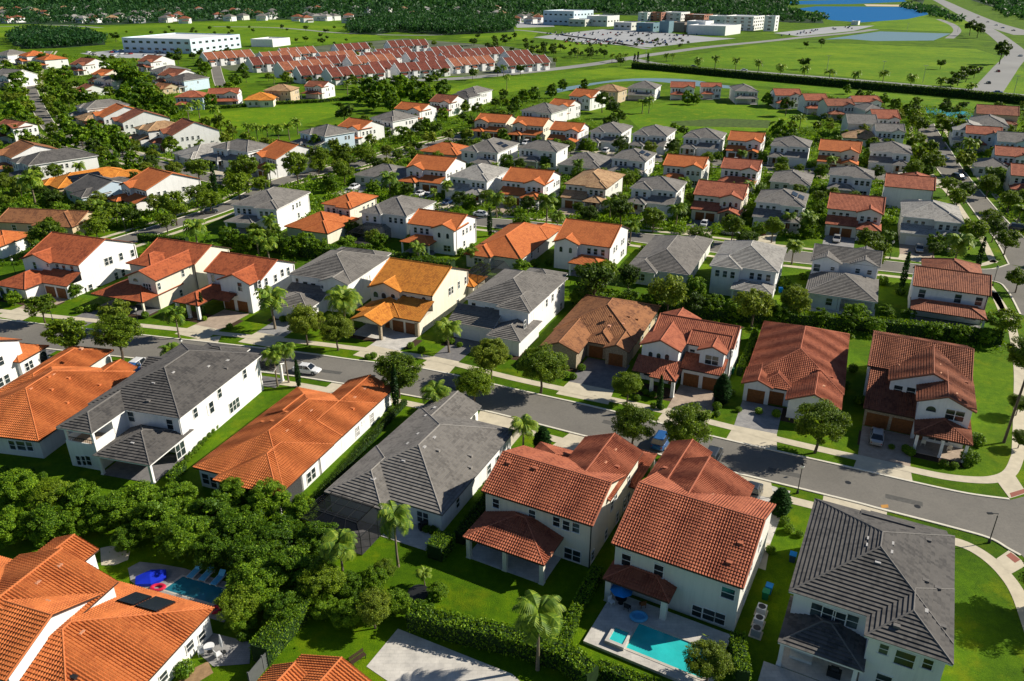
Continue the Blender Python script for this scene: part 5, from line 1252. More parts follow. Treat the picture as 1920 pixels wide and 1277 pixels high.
KN = {'oak': ('broadleaf_tree', 'tree', 7.0, 4.7, 'leafy tree'), 'oaky': ('feathery_broadleaf_tree', 'tree', 7.0, 4.7, 'yellowish tree'), 'deep': ('dark_broadleaf_tree', 'tree', 7.0, 4.7, 'dark tree'),  # oaky and deep are broadleaf trees too, named apart by leaf tone
      'bush': ('bushy_tree', 'tree', 7.0, 3.2, 'bushy tree'), 'cyp': ('cypress_tree', 'tree', 1.2, 3.2, 'slim cypress'), 'shrub': ('shrub', 'shrub', 1.7, .7, 'round shrub'),
      'palm': ('palm_tree', 'palm', 5.2, 5.2, 'palm tree'), 'palmtall': ('palm_tree', 'palm', 5.2, 7.4, 'tall palm tree')}
TREES = []; TC = {}
def tree(kind, u, v, wpx=None, s=None, group=None, label=None, at=None, maxlod=2):
    nm, cat, W0, hc, desc = KN[kind]
    if at is not None: P = Vector((at[0], at[1], 0)); sc = s
    else:
        sc = s or 1.0
        for _ in range(4):
            P = G(u, v, hc * sc); zc = P.y * math.cos(PIT) + (CAMH - P.z) * math.sin(PIT)
            if wpx: sc = wpx * zc / FPX / W0
        P.z = 0
    dist = math.hypot(P.x, P.y); lod = 0 if dist < 135 else (1 if dist < 290 else 2)
    rnd = random.Random(int(P.x * 31 + P.y * 17)); var = rnd.randrange(4 if lod else 4)
    t, c = proto(kind, lod, var); e = empty(nm, P, rnd.uniform(0, 6.28)); k = sc; e.scale = (k * rnd.uniform(.94, 1.06), k * rnd.uniform(.94, 1.06), k * rnd.uniform(.92, 1.1))
    sh = kind == 'shrub'
    ob('stem' if sh else 'trunk', t, e); ob('foliage' if sh else 'crown', c, e)
    TREES.append(dict(e=e, p=P, desc=desc, cat=cat, group=group, label=label, hc=hc * sc)); return e
def hedge(P_, h, wd, label, mat='bush', dens=60, leaf=.16, group=None, world=False):
    pts = [Vector(p) for p in P_] if world else PG(P_)
    rs = np.random.RandomState(int(abs(pts[0].x * 13) + abs(pts[0].y * 7)) % 9999); C = []
    for a, b in zip(pts[:-1], pts[1:]):
        L = (b - a).length; d = (b - a) / L; nrm = Vector((d.y, -d.x, 0)); n = int(L * dens)
        t = rs.uniform(0, L, n); face = rs.randint(0, 4, n)
        for i in range(n):
            if face[i] < 2: o, z = rs.uniform(-wd / 2, wd / 2), h * (1 + rs.uniform(-.06, .04))
            else: o, z = (wd / 2 if face[i] == 2 else -wd / 2) * rs.uniform(.9, 1.06), rs.uniform(.05, h)
            p = a + d * t[i] + nrm * o; C.append((p.x, p.y, z))
    C = np.array(C); ctr = np.array([pts[0].x, pts[0].y, 0]); Q = leaves(rs, C - ctr, leaf, .35)
    e = empty('hedge', pts[0]); tag(e, label, 'hedge', group)
    ob('foliage', quads_mesh('foliage', Q, LEAF[mat]), e)
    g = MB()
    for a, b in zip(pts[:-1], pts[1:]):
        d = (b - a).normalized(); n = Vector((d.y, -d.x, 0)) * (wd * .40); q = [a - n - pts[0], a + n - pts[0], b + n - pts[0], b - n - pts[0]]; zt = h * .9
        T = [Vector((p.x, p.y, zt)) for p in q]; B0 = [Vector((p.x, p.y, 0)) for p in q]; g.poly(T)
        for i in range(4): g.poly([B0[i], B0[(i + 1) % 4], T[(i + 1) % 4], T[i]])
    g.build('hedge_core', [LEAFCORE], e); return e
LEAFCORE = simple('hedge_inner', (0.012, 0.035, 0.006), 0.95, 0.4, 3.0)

BELTN = {}
def NTHB(u): BELTN['n'] = BELTN.get('n', 0) + 1; return ['far-left', 'left', 'middle', 'right', 'far-right'][min(4, int(u / 165))]
for k_, L_ in {
 'oak': [(1178, 720, 58), (1190, 795, 82), (1290, 803, 100), (1540, 788, 108), (1015, 683, 92), (745, 693, 88), (890, 722, 70), (125, 622, 80), (218, 622, 88), (75, 570, 58), (90, 435, 65), (325, 385, 58), (392, 372, 44),
         (445, 345, 56), (460, 312, 60), (555, 310, 56), (595, 290, 48), (370, 315, 46), (640, 288, 42), (645, 322, 40), (412, 230, 36), (1450, 428, 42), (1375, 425, 48), (1305, 436, 32), (1630, 445, 50), (1890, 450, 46), (1825, 435, 52),
         (1895, 372, 42), (1860, 405, 42), (1855, 345, 42), (1780, 345, 36), (1797, 370, 38), (1912, 520, 46), (1885, 605, 60), (1725, 232, 36), (1770, 232, 36), (1795, 242, 36), (1722, 290, 38), (1746, 302, 40), (1912, 755, 42), (1915, 820, 36), (2000, 1085, 130), (2005, 1290, 150), (215, 395, 44), (190, 412, 38)],
 'oaky': [(920, 663, 78), (572, 605, 70), (630, 617, 66), (215, 585, 60), (1255, 548, 78), (1415, 570, 76), (1495, 565, 60), (1330, 1238, 90), (700, 1140, 76), (1810, 302, 40), (1220, 279, 30), (1070, 275, 20)],
 'deep': [(1115, 520, 86), (1165, 392, 50), (645, 207, 42), (1162, 268, 34), (1261, 271, 32), (100, 372, 40), (148, 388, 36), (1300, 565, 48), (1130, 188, 34), (1150, 200, 32), (1160, 217, 32), (1145, 232, 32), (1475, 197, 30), (1880, 95, 36), (1508, 115, 22), (1800, 140, 30), (1815, 134, 28), (1785, 150, 26), (1830, 130, 24), (1822, 48, 26), (1836, 54, 24), (1512, 82, 13), (1541, 79, 15), (1765, 118, 17), (215, 66, 18)],
 'palm': [(982, 798, 58), (817, 733, 60), (320, 660, 46), (795, 1073, 32), (365, 425, 48), (328, 592, 46), (508, 560, 62), (643, 563, 68), (840, 612, 54), (1270, 390, 40), (1025, 380, 42), (1045, 405, 34), (1515, 405, 40), (730, 337, 38), (838, 348, 26), (931, 373, 36), (55, 340, 48), (500, 452, 42), (480, 440, 38), (1145, 378, 36),
          (1490, 222, 24), (1502, 220, 24), (1205, 190, 22), (1218, 190, 22), (1084, 307, 24), (1820, 266, 34), (350, 200, 26), (370, 195, 26), (400, 200, 28), (465, 236, 26), (480, 241, 24), (500, 238, 26), (520, 240, 26), (540, 236, 26), (556, 228, 24), (650, 155, 22), (885, 470, 30), (1560, 300, 24), (1480, 405, 30), (1345, 265, 20), (505, 318, 34)],
 'palmtall': [(512, 664, 48), (534, 662, 44), (740, 978, 76), (1010, 1148, 104), (635, 1018, 74), (1800, 455, 56), (950, 145, 16), (505, 415, 30)],
 'cyp': [],
}.items():
    for (u, v, w_) in L_: tree(k_, u, v, w_)
for (u, v, w_) in [(740, 728, 17), (557, 697, 12), (378, 570, 10), (1697, 510, 13), (1840, 475, 12), (918, 415, 11), (400, 335, 12), (1238, 735, 14), (1190, 112, 5), (1196, 112, 5), (1215, 112, 5)]: tree('cyp', u, v, w_)
e_ = tree('cyp', 1017, 818, 12); e_.scale = (2.2, 2.2, .62); e_ = tree('cyp', 1465, 935, 14); e_.scale = (2.3, 2.3, .62); e_ = tree('cyp', 1355, 728, 12); e_.scale = (2.4, 2.4, .8)
# the tall thin tree at the right edge
g0 = G(1882, 830); t_, c_ = proto('oak', 0, 1); e_ = empty('broadleaf_tree', g0); mb_ = MB(); mb_.tube([(0, 0, 0), (.1, 0, 5), (.2, 0, 10), (.1, .1, 13)], [.2, .17, .14, .1], 8); mb_.build('trunk', [M['bark']], e_)
cr_ = ob('crown', c_, e_, (0, 0, 9.7)); cr_.scale = (.85, .85, .85); TREES.append(dict(e=e_, p=g0, desc='very tall thin-trunked tree', cat='tree', group=None, label='very tall thin-trunked tree on the corner lawn at the right edge', hc=14))
# dense belt at lower left
for (u, v, w_) in [(30, 915, 84), (95, 922, 78), (18, 985, 84), (88, 980, 88), (150, 935, 84), (205, 955, 88), (255, 935, 80), (290, 975, 92), (330, 935, 76), (345, 1005, 94), (235, 1010, 60), (395, 960, 88), (400, 1030, 80), (440, 925, 74), (452, 985, 98), (475, 1045, 98), (505, 935, 82), (525, 1000, 98), (545, 1068, 100), (565, 955, 72), (592, 1012, 84), (600, 1082, 86), (480, 1105, 92), (530, 1145, 80),
                   (655, 1095, 60), (700, 1085, 56), (650, 1150, 62), (745, 1128, 58), (790, 1148, 56), (720, 1062, 46), (820, 1105, 44), (605, 1135, 56), (140, 985, 60), (445, 1122, 84), (468, 1092, 96), (452, 1155, 66)]: tree(('bush', 'bush', 'oak', 'bush', 'bush')[int(u * 3 + v) % 5], u, v, w_, group='dense tree belt behind the gardens', label='belt').scale.z *= .86
for (u, v, w_) in [(430, 448, 44), (455, 455, 40), (520, 455, 40), (545, 462, 42), (570, 457, 44), (600, 465, 40), (650, 458, 40), (682, 472, 36), (722, 480, 34), (765, 486, 30), (805, 492, 30), (1335, 572, 48), (1375, 582, 40), (1590, 600, 38), (1662, 588, 34), (1640, 612, 36), (1702, 592, 30), (1180, 560, 40), (1215, 572, 40), (1460, 590, 44), (1540, 598, 36), (1750, 622, 34), (1800, 628, 34), (1850, 632, 36), (1085, 560, 38),
                   (690, 165, 44), (720, 174, 48), (750, 166, 48), (780, 174, 48), (803, 182, 40), (700, 190, 36), (735, 193, 38), (830, 165, 32), (670, 178, 34), (250, 150, 46), (272, 166, 46), (240, 180, 44), (262, 187, 42), (230, 150, 42), (226, 132, 36), (282, 187, 42), (302, 192, 36), (256, 207, 36), (286, 212, 36), (230, 200, 32), (320, 205, 30), (200, 127, 30), (310, 222, 30),
                   (35, 150, 36), (62, 128, 30), (30, 175, 36), (100, 150, 28), (104, 175, 30), (122, 137, 28), (28, 210, 44), (45, 232, 44), (20, 250, 40), (112, 205, 30), (120, 228, 34), (130, 245, 38), (152, 258, 40), (172, 243, 40), (187, 262, 40), (120, 262, 34), (205, 288, 34), (226, 270, 44), (210, 250, 34), (250, 300, 36), (55, 262, 34), (45, 195, 34), (140, 180, 28), (15, 130, 28), (80, 110, 22), (160, 180, 26),
                   (372, 145, 26), (385, 128, 24), (410, 175, 26), (430, 168, 26), (395, 190, 28), (440, 150, 24), (455, 130, 22), (375, 120, 20), (980, 182, 30), (1000, 176, 28), (968, 197, 28), (1035, 172, 26), (1055, 160, 22), (1095, 160, 20), (1290, 184, 24), (1306, 186, 22), (1440, 187, 26), (1460, 242, 34), (1482, 256, 30), (1265, 242, 24), (1712, 220, 28), (1700, 210, 26), (1610, 178, 20), (1630, 182, 22), (1660, 186, 22), (1680, 196, 24), (1590, 168, 18),
                   (1760, 455, 40), (1640, 380, 30), (1535, 390, 30), (1408, 395, 34), (1285, 345, 26), (1190, 330, 28), (1022, 305, 26), (1096, 271, 22), (1438, 268, 22), (1466, 305, 26), (1540, 320, 28), (1630, 300, 26), (1740, 320, 28), (880, 375, 28), (745, 357, 36), (1345, 293, 20), (620, 345, 34), (700, 350, 30), (500, 400, 34), (655, 250, 30), (680, 285, 34), (760, 250, 28), (800, 240, 28), (830, 215, 26), (870, 200, 24), (770, 270, 28), (590, 270, 32), (540, 285, 30),
                   (60, 400, 40), (20, 395, 36), (110, 395, 34), (165, 400, 34), (25, 560, 30), (140, 545, 30), (250, 560, 32)]: tree('bush', u, v, w_)
# shrubs
SHR = [(1832, 823, 32), (1820, 855, 36), (1705, 845, 18), (1770, 868, 18), (1790, 872, 16), (1480, 990, 22), (1472, 975, 20), (1500, 1000, 16), (700, 665, 16), (690, 668, 14), (790, 655, 16), (330, 650, 14), (150, 580, 16), (168, 578, 16), (180, 575, 15), (1060, 700, 16), (1075, 705, 15), (1195, 745, 15), (1225, 760, 14), (1240, 762, 14), (1372, 735, 16), (1345, 775, 14),
       (345, 1252, 40), (455, 1190, 26), (1445, 1030, 20), (1700, 600, 16), (1600, 690, 20), (1585, 720, 20), (1612, 748, 22), (725, 780, 18), (735, 765, 18), (800, 990, 18), (812, 993, 20), (10, 880, 20), (30, 888, 20), (55, 882, 18), (80, 892, 18)]
for k in range(16): SHR.append((345 + k * 6.6, 868 - k * 7.6, 12))
for (u, v, w_) in SHR: tree('shrub', u, v, w_)
# ------------------------------------------------------------------ hedges
hedge([(470, 462), (560, 478), (640, 486), (740, 498), (850, 512)], 2.8, 3.0, 'long tall hedge behind the gold-roofed house and its left neighbours', dens=90, leaf=.24)
hedge([(1075, 566), (1170, 580), (1300, 594), (1420, 603), (1520, 611), (1640, 620), (1760, 632), (1875, 646)], 2.4, 2.2, 'long clipped hedge behind the brown and orange-red bungalows', dens=90, leaf=.22)
hedge([(262, 452), (300, 454), (352, 458)], 1.8, 1.6, 'low hedge beside the slanting street at left', dens=70, leaf=.2)
hedge([(490, 1245), (545, 1180), (597, 1116)], 2.3, 2.2, 'bright clipped hedge running along the grey garden fence', dens=420, leaf=.10)
hedge([(815, 1050), (838, 1022)], 2.0, 2.2, 'short block of clipped hedge behind the long grey bungalow', dens=500, leaf=.09)
hedge([(862, 1020), (905, 962), (950, 905), (985, 862)], 1.7, 1.3, 'dark hedge in the gap between the long grey bungalow and cream house', dens=120, leaf=.16, mat='deep')
hedge([(770, 1172), (860, 1196), (960, 1218), (1060, 1248), (1110, 1290)], 2.3, 1.9, 'dark hedge between the cream house lawn and the stone patio', dens=240, leaf=.14)
hedge([(1120, 1080), (1098, 1120), (1070, 1180), (1052, 1236)], 1.5, 1.2, 'leafy hedge left of the pool deck', dens=200, leaf=.13)
hedge([(1378, 1215), (1390, 1290)], 2.2, 1.4, 'hedge at the right corner of the pool garden', dens=200, leaf=.13)
hedge([(1120, 1262), (1250, 1310)], 1.4, 1.2, 'low hedge below the pool deck', dens=200, leaf=.12)
hedge([(360, 938), (322, 905), (345, 880)], 1.2, 1.2, 'low hedge at the back of the long orange bungalow', dens=150, leaf=.14)
hedge([(1385, 705), (1400, 670), (1415, 635)], 1.6, 1.0, 'narrow hedge between the arched-window house and the orange-red bungalow', dens=100, leaf=.18)
hedge([(585, 955), (650, 880), (720, 800), (760, 758)], 0.9, 0.8, 'low hedge along the right side of the long orange bungalow', dens=120, leaf=.12, mat='deep')
hedge([(1186, 128), (1250, 133), (1440, 151), (1600, 165), (1760, 179), (1980, 201)], 4.0, 4.0, 'very long dark hedge below the palm-lined road', dens=26, leaf=.6, mat='deep')
hedge([(380, 205), (430, 203), (520, 196), (600, 192), (660, 186)], 1.5, 2.0, 'low hedge in front of the houses along the long lawn', dens=26, leaf=.4)
hedge([(870, 525), (1010, 548)], 1.8, 1.6, 'hedge behind the grey house right of the gold roof', dens=80, leaf=.22)
# ------------------------------------------------------------------ terraced rows in the distance
TB = [(205, 397, 4, 'red'), (612, 364, 4, 'redbrown'), (1005, 338, 5, 'redbrown'), (1335, 388, 4, 'redbrown'), (1580, 403, 5, 'redbrown'), (500, 430, 4, 'red'), (925, 404, 4, 'redbrown'), (1150, 430, 4, 'redbrown'),
      (715, 465, 5, 'red'), (-30, 470, 4, 'redbrown'), (200, 508, 5, 'red'), (560, 556, 5, 'redbrown'), (1070, 518, 5, 'redbrown'), (1475, 478, 5, 'red'), (1885, 474, 5, 'redbrown'), (-370, 430, 5, 'red'), (1010 + 890, 420, 3, 'redbrown'), (395, 468, 4, 'redbrown'), (835, 432, 4, 'redbrown'), (1235, 472, 4, 'redbrown'), (60, 428, 4, 'red'), (1420, 436, 4, 'redbrown'), (330, 545, 3, 'redbrown'), (880, 508, 3, 'redbrown')]
TLAB = ['leftmost in the upper line', 'second from left in the farthest line', 'longest in the farthest line', 'near the right end of the farthest line', 'long one at the right end of the farthest line', 'left of centre in the upper line', 'centre of the upper line', 'right of centre in the upper line',
        'centre of the middle line', 'beside the long green lawn at left', 'left in the nearest line', 'centre of the nearest line, above the woods', 'right of centre in the nearest line', 'nearest to the curving road', 'farthest right, beside the curving road', 'right under the white school', 'tucked behind the rightmost terrace', 'second in the middle line', 'third in the upper middle line', 'fourth in the middle line', 'upper left of the estate of terraces', 'fifth in the middle line', 'short one in the nearest line at left', 'short one right of the middle']
S(tri_poly('pavement', PG([(380, 114), (480, 100), (620, 84), (760, 72), (960, 88), (1042, 110), (1042, 128), (900, 141), (640, 148), (430, 132)]), RZ - .006, simple('court_paving', (0.10, 0.12, 0.07), .9, .5, .05)))
def arch(name):
    k = 'tw' + name
    if k not in WINC:
        g = MB(); g.box(-.6, .6, -.05, .0, 0, 1.5, 0); WINC[k] = g.mesh(name, [M['glass']])
    return WINC[k]
for i, (x, y, n, rf) in enumerate(TB):
    u, v = 480 + x / 3.9917, y / 3.9917
    o = G(u, v, 6.5); yaw = -42 + (i * 7 % 5 - 2) * 2.4; W = n * 7.8; a = R(yaw); ux = Vector((math.cos(a), -math.sin(a), 0)); uy = Vector((math.sin(a), math.cos(a), 0))
    e = empty('terraced_houses', Vector((o.x, o.y, 0)) + ux * W / 2 + uy * 6, -a); tag(e, f'white terrace with {"red" if rf == "red" else "dark red"} roofs, {TLAB[i]}', 'terrace', 'terraced rows with striped red roofs')
    g = MB(); w2 = W / 2; g.box(-w2, w2, -5.6, 5.6, 0, 5.4, 0, 'b')
    for sg in (-1, 1): q = [(sg * w2, -5.6, 5.4), (sg * w2, 5.6, 5.4), (sg * w2, 0, 9.3)]; g.poly(q if sg > 0 else q[::-1])
    for k in range(n):                        # projecting entrance bays
        cx = -w2 + (k + .5) * 7.8; g.box(cx - 1.8, cx + 1.2, -7.4, -5.6, 0, 3.0 + (k % 2) * 2.2, 0, 'b')
    g.build('wall', [M['white']], e)
    g = MB(); ff, s_ = roof_faces('gx', -w2 - .1, w2 + .1, -7.0, 7.0, 4.9, .68)
    for poly, eu, ev in ff: tile_surface(g, poly, eu, ev, .68, False, True)
    for k in range(n):
        cx = -w2 + (k + .5) * 7.8; z0 = 3.0 + (k % 2) * 2.2
        g.poly([(cx - 2.1, -7.8, z0), (cx + 1.5, -7.8, z0), (cx + 1.5, -5.5, z0 + .9), (cx - 2.1, -5.5, z0 + .9)])
    g.build('roof', [M['roof_terra' if rf != 'red' else 'roof_redbrown'], M['trimbrown']], e)
    for k in range(n + 1):                    # white party walls standing above the tiles
        g = MB(); xx = -w2 + k * 7.8; xx = min(max(xx, -w2 + .15), w2 - .15)
        for (ya, za, yb, zb) in ((-7.0, 5.1, 0, 9.95), (0, 9.95, 7.0, 5.1)):
            g.poly([(xx - .14, ya, za), (xx + .14, ya, za), (xx + .14, yb, zb), (xx - .14, yb, zb)])
            g.poly([(xx - .14, ya, za - .6), (xx - .14, ya, za), (xx - .14, yb, zb), (xx - .14, yb, zb - .6)]); g.poly([(xx + .14, ya, za), (xx + .14, ya, za - .6), (xx + .14, yb, zb - .6), (xx + .14, yb, zb)])
        g.poly([(xx - .14, -7.0, 4.5), (xx + .14, -7.0, 4.5), (xx + .14, -7.0, 5.1), (xx - .14, -7.0, 5.1)]); g.build('parapet', [M['white']], e)
    for k in range(n):
        cx = -w2 + (k + .5) * 7.8
        for dx, z in ((-2.7, 2.9), (2.3, 2.9), (2.4, .6)): ob('window', arch('window'), e, (cx + dx, -5.6, z))
# ------------------------------------------------------------------ school, hospital and mall blocks
g = MB(); g.box(-1.9, 1.9, -.12, -.001, -.9, .9); BWIN = [g.mesh('window', [M['glass']])]
def block(parent, P0, ux, uy, w, d, h, mat, rows=0, mat_w='glass', name='wing', sides='F'):
    """box with flat roof, rim and rows of windows; P0 is the near-left corner"""
    a = math.atan2(ux.y, ux.x); g = MB(); g.box(0, w, 0, d, 0, h, 0, 'b'); g.box(.8, w - .8, .8, d - .8, h - .9 + .91, h + .05, 1, 'b')
    for q in ((0, w, 0, .5), (0, w, d - .5, d), (0, .5, .5, d - .5), (w - .5, w, .5, d - .5)): g.box(*q, h + .001, h + .9, 0, 'b')
    o = g.build(name, [M[mat], ROOFLAT], parent, P0 - parent.location, a)
    for r_ in range(rows):
        z = h * (r_ + .5) / rows + .3
        n = max(1, int(w / 8))
        for i in range(n): ob('window', BWIN[0], o, (w * (i + .5) / n, 0, z))
        if 'R' in sides:
            n = max(1, int(d / 8))
            for i in range(n): ob('window', BWIN[0], o, (w, d * (i + .5) / n, z), math.pi / 2)
    return o
ROOFLAT = simple('flat_roof', (0.72, 0.73, 0.74), 0.9, 0.12, 0.05)
M['brick'] = simple('brick_wall', (0.36, 0.17, 0.12), 0.9, 0.2, .3); M['greybrown'] = simple('panel_wall', (0.30, 0.25, 0.21), 0.9, 0.15, .2); M['teal'] = simple('teal_wall', (0.16, 0.27, 0.32), .7, .1); M['skyw'] = simple('shade_tint_panel', (0.60, 0.72, 0.80), .8, .05)  # skyw is a white panel with the blue of shade in its colour
A, Bp, Cp = G(233, 97), G(360, 101), G(437, 89)
ux = (Bp - A).normalized(); uy = Vector((-ux.y, ux.x, 0)); e = empty('school_building', A); tag(e, 'long white two-storey school with blue-shaded front and flat roof behind the terraces', 'school')
W_ = (Bp - A).length; D_ = abs((Cp - Bp).dot(uy)); block(e, A, ux, uy, W_, max(60, min(D_, 130)), 11, 'skyw', 2, sides='FR'); block(e, A + ux * (W_ + 1) + uy * 85, ux, uy, 24, 30, 6, 'white', 0)
def mall(label, L):
    P0 = G(L[0][0], L[0][2]); e = empty('office_building', P0); tag(e, label, 'building', 'flat-roofed hospital and shop blocks')
    for (uL, uR, vb, vt, dp, mat, rows) in L:
        p = G(uL, vb); q = G(uR, vb); wt = (q - p).length; w_ = .72 * wt / math.cos(R(35)); dp = .55 * wt / math.sin(R(35)); ux_ = Vector((math.cos(R(35)), -math.sin(R(35)), 0)); uy_ = Vector((-ux_.y, ux_.x, 0)); fr = G(uL + .6 * (uR - uL), vb); zc = p.y * math.cos(PIT) + CAMH * math.sin(PIT); h_ = (vb - vt) / FPX * zc * .95
        block(e, fr - ux_ * w_, ux_, uy_, w_, dp, h_, mat, rows, sides='FR')
mall('blue-shaded white flat-roofed block at the left end of the hospital group', [(1029, 1106, 48, 23, 80, 'skyw', 2), (1072, 1113, 50, 38, 14, 'pale', 1)])
mall('long low shops with cream and teal fronts beside the car park', [(1108, 1158, 50, 32, 60, 'white', 1), (1158, 1200, 57, 44, 40, 'pale', 1), (1200, 1240, 60, 45, 40, 'teal', 1)])
mall('grey-brown big-box store with white annex behind the car park', [(1240, 1262, 62, 42, 50, 'teal', 0), (1262, 1296, 60, 44, 50, 'greybrown', 0), (1296, 1338, 62, 42, 60, 'white', 0), (1308, 1393, 67, 51, 30, 'white', 0)])
mall('brick and glass hospital wings rising behind the shops', [(1200, 1222, 40, 25, 60, 'white', 3), (1222, 1250, 40, 25, 60, 'brick', 3), (1250, 1293, 40, 25, 60, 'white', 2), (1293, 1337, 42, 29, 60, 'brick', 2), (1338, 1382, 48, 32, 60, 'white', 1)])
mall('white four-storey hospital block at the right end of the group', [(1372, 1436, 58, 33, 50, 'white', 4), (1437, 1460, 59, 32, 50, 'white', 4)])
mall('small white building beyond the lake side meadow', [(1600, 1614, 47, 41, 20, 'white', 0)])
# ------------------------------------------------------------------ tiny far houses among trees
rs = random.Random(5); FH = []
for k in range(96):
    while True:
        u = rs.uniform(-20, 955) if k < 88 else rs.uniform(960, 1020); v = rs.uniform(19, 44) if k < 88 else rs.uniform(34, 45)
        if all(abs(u - a) > 7 or abs(v - b) > 1.6 for a, b in FH) and not (660 < u < 850 and v > 32) and not (u > 850 and v > 36 and k < 88): break
    FH.append((u, v))
fhm = []
for j, (rf, wl) in enumerate((('grey', 'white'), ('lightgrey', 'white'), ('tan', 'cream'), ('redbrown', 'white'), ('grey', 'pale'))):
    g = MB(); g.box(-7, 7, -6, 6, 0, 5.6, 0, 'b'); g.box(-2, 6, -8, -6, 0, 2.8, 0, 'b'); r_ = MB()
    for args in ((-7.6, 7.6, -6.6, 6.6, 5.6, .42), (-2.5, 6.5, -9, -5.5, 2.9, .3)):
        for poly, eu, ev in roof_faces('hip', *args)[0]: r_.poly(poly, 0, [(p[0], p[1]) for p in poly])
    wn = MB()
    for x in (-5, -2, 2, 5): wn.box(x - .6, x + .6, -6.08, -6.001, 3.4, 4.9)
    fhm.append((g.mesh('wall', [M[wl]]), r_.mesh('roof', [M['roof_' + rf]]), wn.mesh('window', [M['glass']])))
FH.sort()
def zone(u): return 'left of the copse' if u < 25 else 'above the copse' if u < 200 else 'between copse and school' if u < 300 else 'above the school' if u < 480 else 'above the left terraces' if u < 660 else 'above the dark wood' if u < 850 else 'left of the hospital'
NTH = lambda i: ['first', 'second', 'third', 'fourth', 'fifth', 'sixth', 'seventh', 'eighth', 'ninth', 'tenth'][i] if i < 10 else f'{i + 1}th' if i % 10 not in (0, 1, 2) or i < 13 else f'{i + 1}' + {0: 'st', 1: 'nd', 2: 'rd'}[i % 10]
ZC = {}
for (u, v) in FH:
    zk = (zone(u), v < 31); ZC[zk] = ZC.get(zk, 0) + 1
    p = G(u, v); e = empty('distant_house', p, rs.uniform(-.7, .7)); s_ = 1.1; e.scale = (s_, s_, s_ * 1.1); mw, mr, mn = rs.choice(fhm); ob('wall', mw, e); ob('roof', mr, e)
    tag(e, f'tiny far house {zk[0]}, {NTH(ZC[zk] - 1)} from left in the {"upper" if zk[1] else "lower"} strip', 'house', 'tiny far houses near the horizon')
# ------------------------------------------------------------------ woods far off: one mass each
def inpoly(x, y, P_):
    c = False
    for i in range(len(P_)):
        (x1, y1), (x2, y2) = P_[i], P_[i - 1]
        if (y1 > y) != (y2 > y) and x < (x2 - x1) * (y - y1) / (y2 - y1) + x1: c = not c
    return c
def wood(name, label, polys, spacing, size, nl, leaf, seed, H=9.0, floor=True):
    rs = np.random.RandomState(seed); Cs = []
    for P_ in polys:
        W_ = [(G(u, v).x, G(u, v).y) for u, v in P_]; x0, x1 = min(p[0] for p in W_), max(p[0] for p in W_); y0, y1 = min(p[1] for p in W_), max(p[1] for p in W_)
        y = y0
        while y < y1:
            sp = spacing * (1 + max(0, y - 900) / 1400); x = x0 + rs.uniform(0, sp)
            while x < x1:
                px, py = x + rs.uniform(-.4, .4) * sp, y + rs.uniform(-.4, .4) * sp
                if inpoly(px, py, W_): Cs.append((px, py, 1 + max(0, y - 900) / 2200))
                x += sp
            y += sp
        if floor: S(tri_poly('forest_floor', [Vector((p[0], p[1], 0)) for p in W_], 0.06 + rs.uniform(0, .02), FLOORM))
    Cs = np.array(Cs); n = len(Cs); sc = Cs[:, 2]; hh = H * rs.uniform(.6, 1.25, n) * (sc ** .5)
    d = rs.normal(size=(n, nl, 3)); d /= np.linalg.norm(d, axis=2)[:, :, None]
    d = d * rs.uniform(.55, 1.05, (n, nl, 1)) * (np.array([size, size, 1])[None, None] * np.stack([sc, sc, hh * .42], 1)[:, None, :])
    P3 = d + np.stack([Cs[:, 0], Cs[:, 1], hh * .55], 1)[:, None, :]; P3 = P3.reshape(-1, 3); lf = np.repeat(leaf * sc, nl)
    Q = leaves(rs, P3, 1.0, .45); ctr = P3[:, None, :]; Q = ctr + (Q - ctr) * lf[:, None, None]
    c0 = np.array([Cs[:, 0].mean(), Cs[:, 1].mean(), 0]); e = ob(name, quads_mesh(name, Q - c0, LEAF['wood']), None, tuple(c0)); tag(e, label, 'woodland', kind='stuff'); return e
FLOORM = simple('forest_floor', (0.014, 0.045, 0.012), 0.95, 0.4, 0.03)
wood('woodland', 'dark far forest filling the top edge of the view', [[(-600, -10), (-300, 18), (300, 14), (420, 16), (700, 18), (900, 21), (1010, 26), (1130, 24), (1250, 22), (1300, 18), (1340, 8), (1480, 9), (1490, -22), (-600, -22)], [(1690, -6), (1730, 7), (1745, -22), (1480, -22)], [(1845, -22), (1820, 0), (1860, 13), (2000, 18), (2100, -22)]], 22, 9, 34, 3.4, 1, 17)
wood('woodland', 'trees filling the gaps between the tiny far houses', [[(-300, 18), (-200, 46), (0, 45), (200, 47), (480, 36), (640, 38), (660, 30), (900, 30), (960, 28), (1010, 26), (700, 18), (300, 14)], [(960, 27), (975, 40), (1025, 40), (1025, 26)]], 17, 6.0, 26, 2.2, 2, 10.5, floor=True)
wood('woodland', 'dark copse left of the white school', [[(22, 84), (25, 70), (60, 62), (150, 64), (195, 74), (198, 84), (120, 90), (50, 92)]], 9, 6, 60, 1.6, 3, 10)
wood('woodland', 'dark wood behind the terraces with red roofs', [[(655, 62), (660, 48), (700, 44), (760, 36), (850, 34), (960, 38), (965, 60), (840, 66), (740, 60), (700, 66)]], 10, 6.5, 60, 1.8, 4, 12)
wood('woodland', 'strip of trees between hospital and lake', [[(1130, 22), (1300, 22), (1500, 34), (1540, 34), (1545, 44), (1470, 42), (1400, 33), (1130, 28)], [(1340, 8), (1440, 10), (1480, 18), (1500, 30), (1320, 22)]], 18, 7, 34, 2.6, 6, 10)
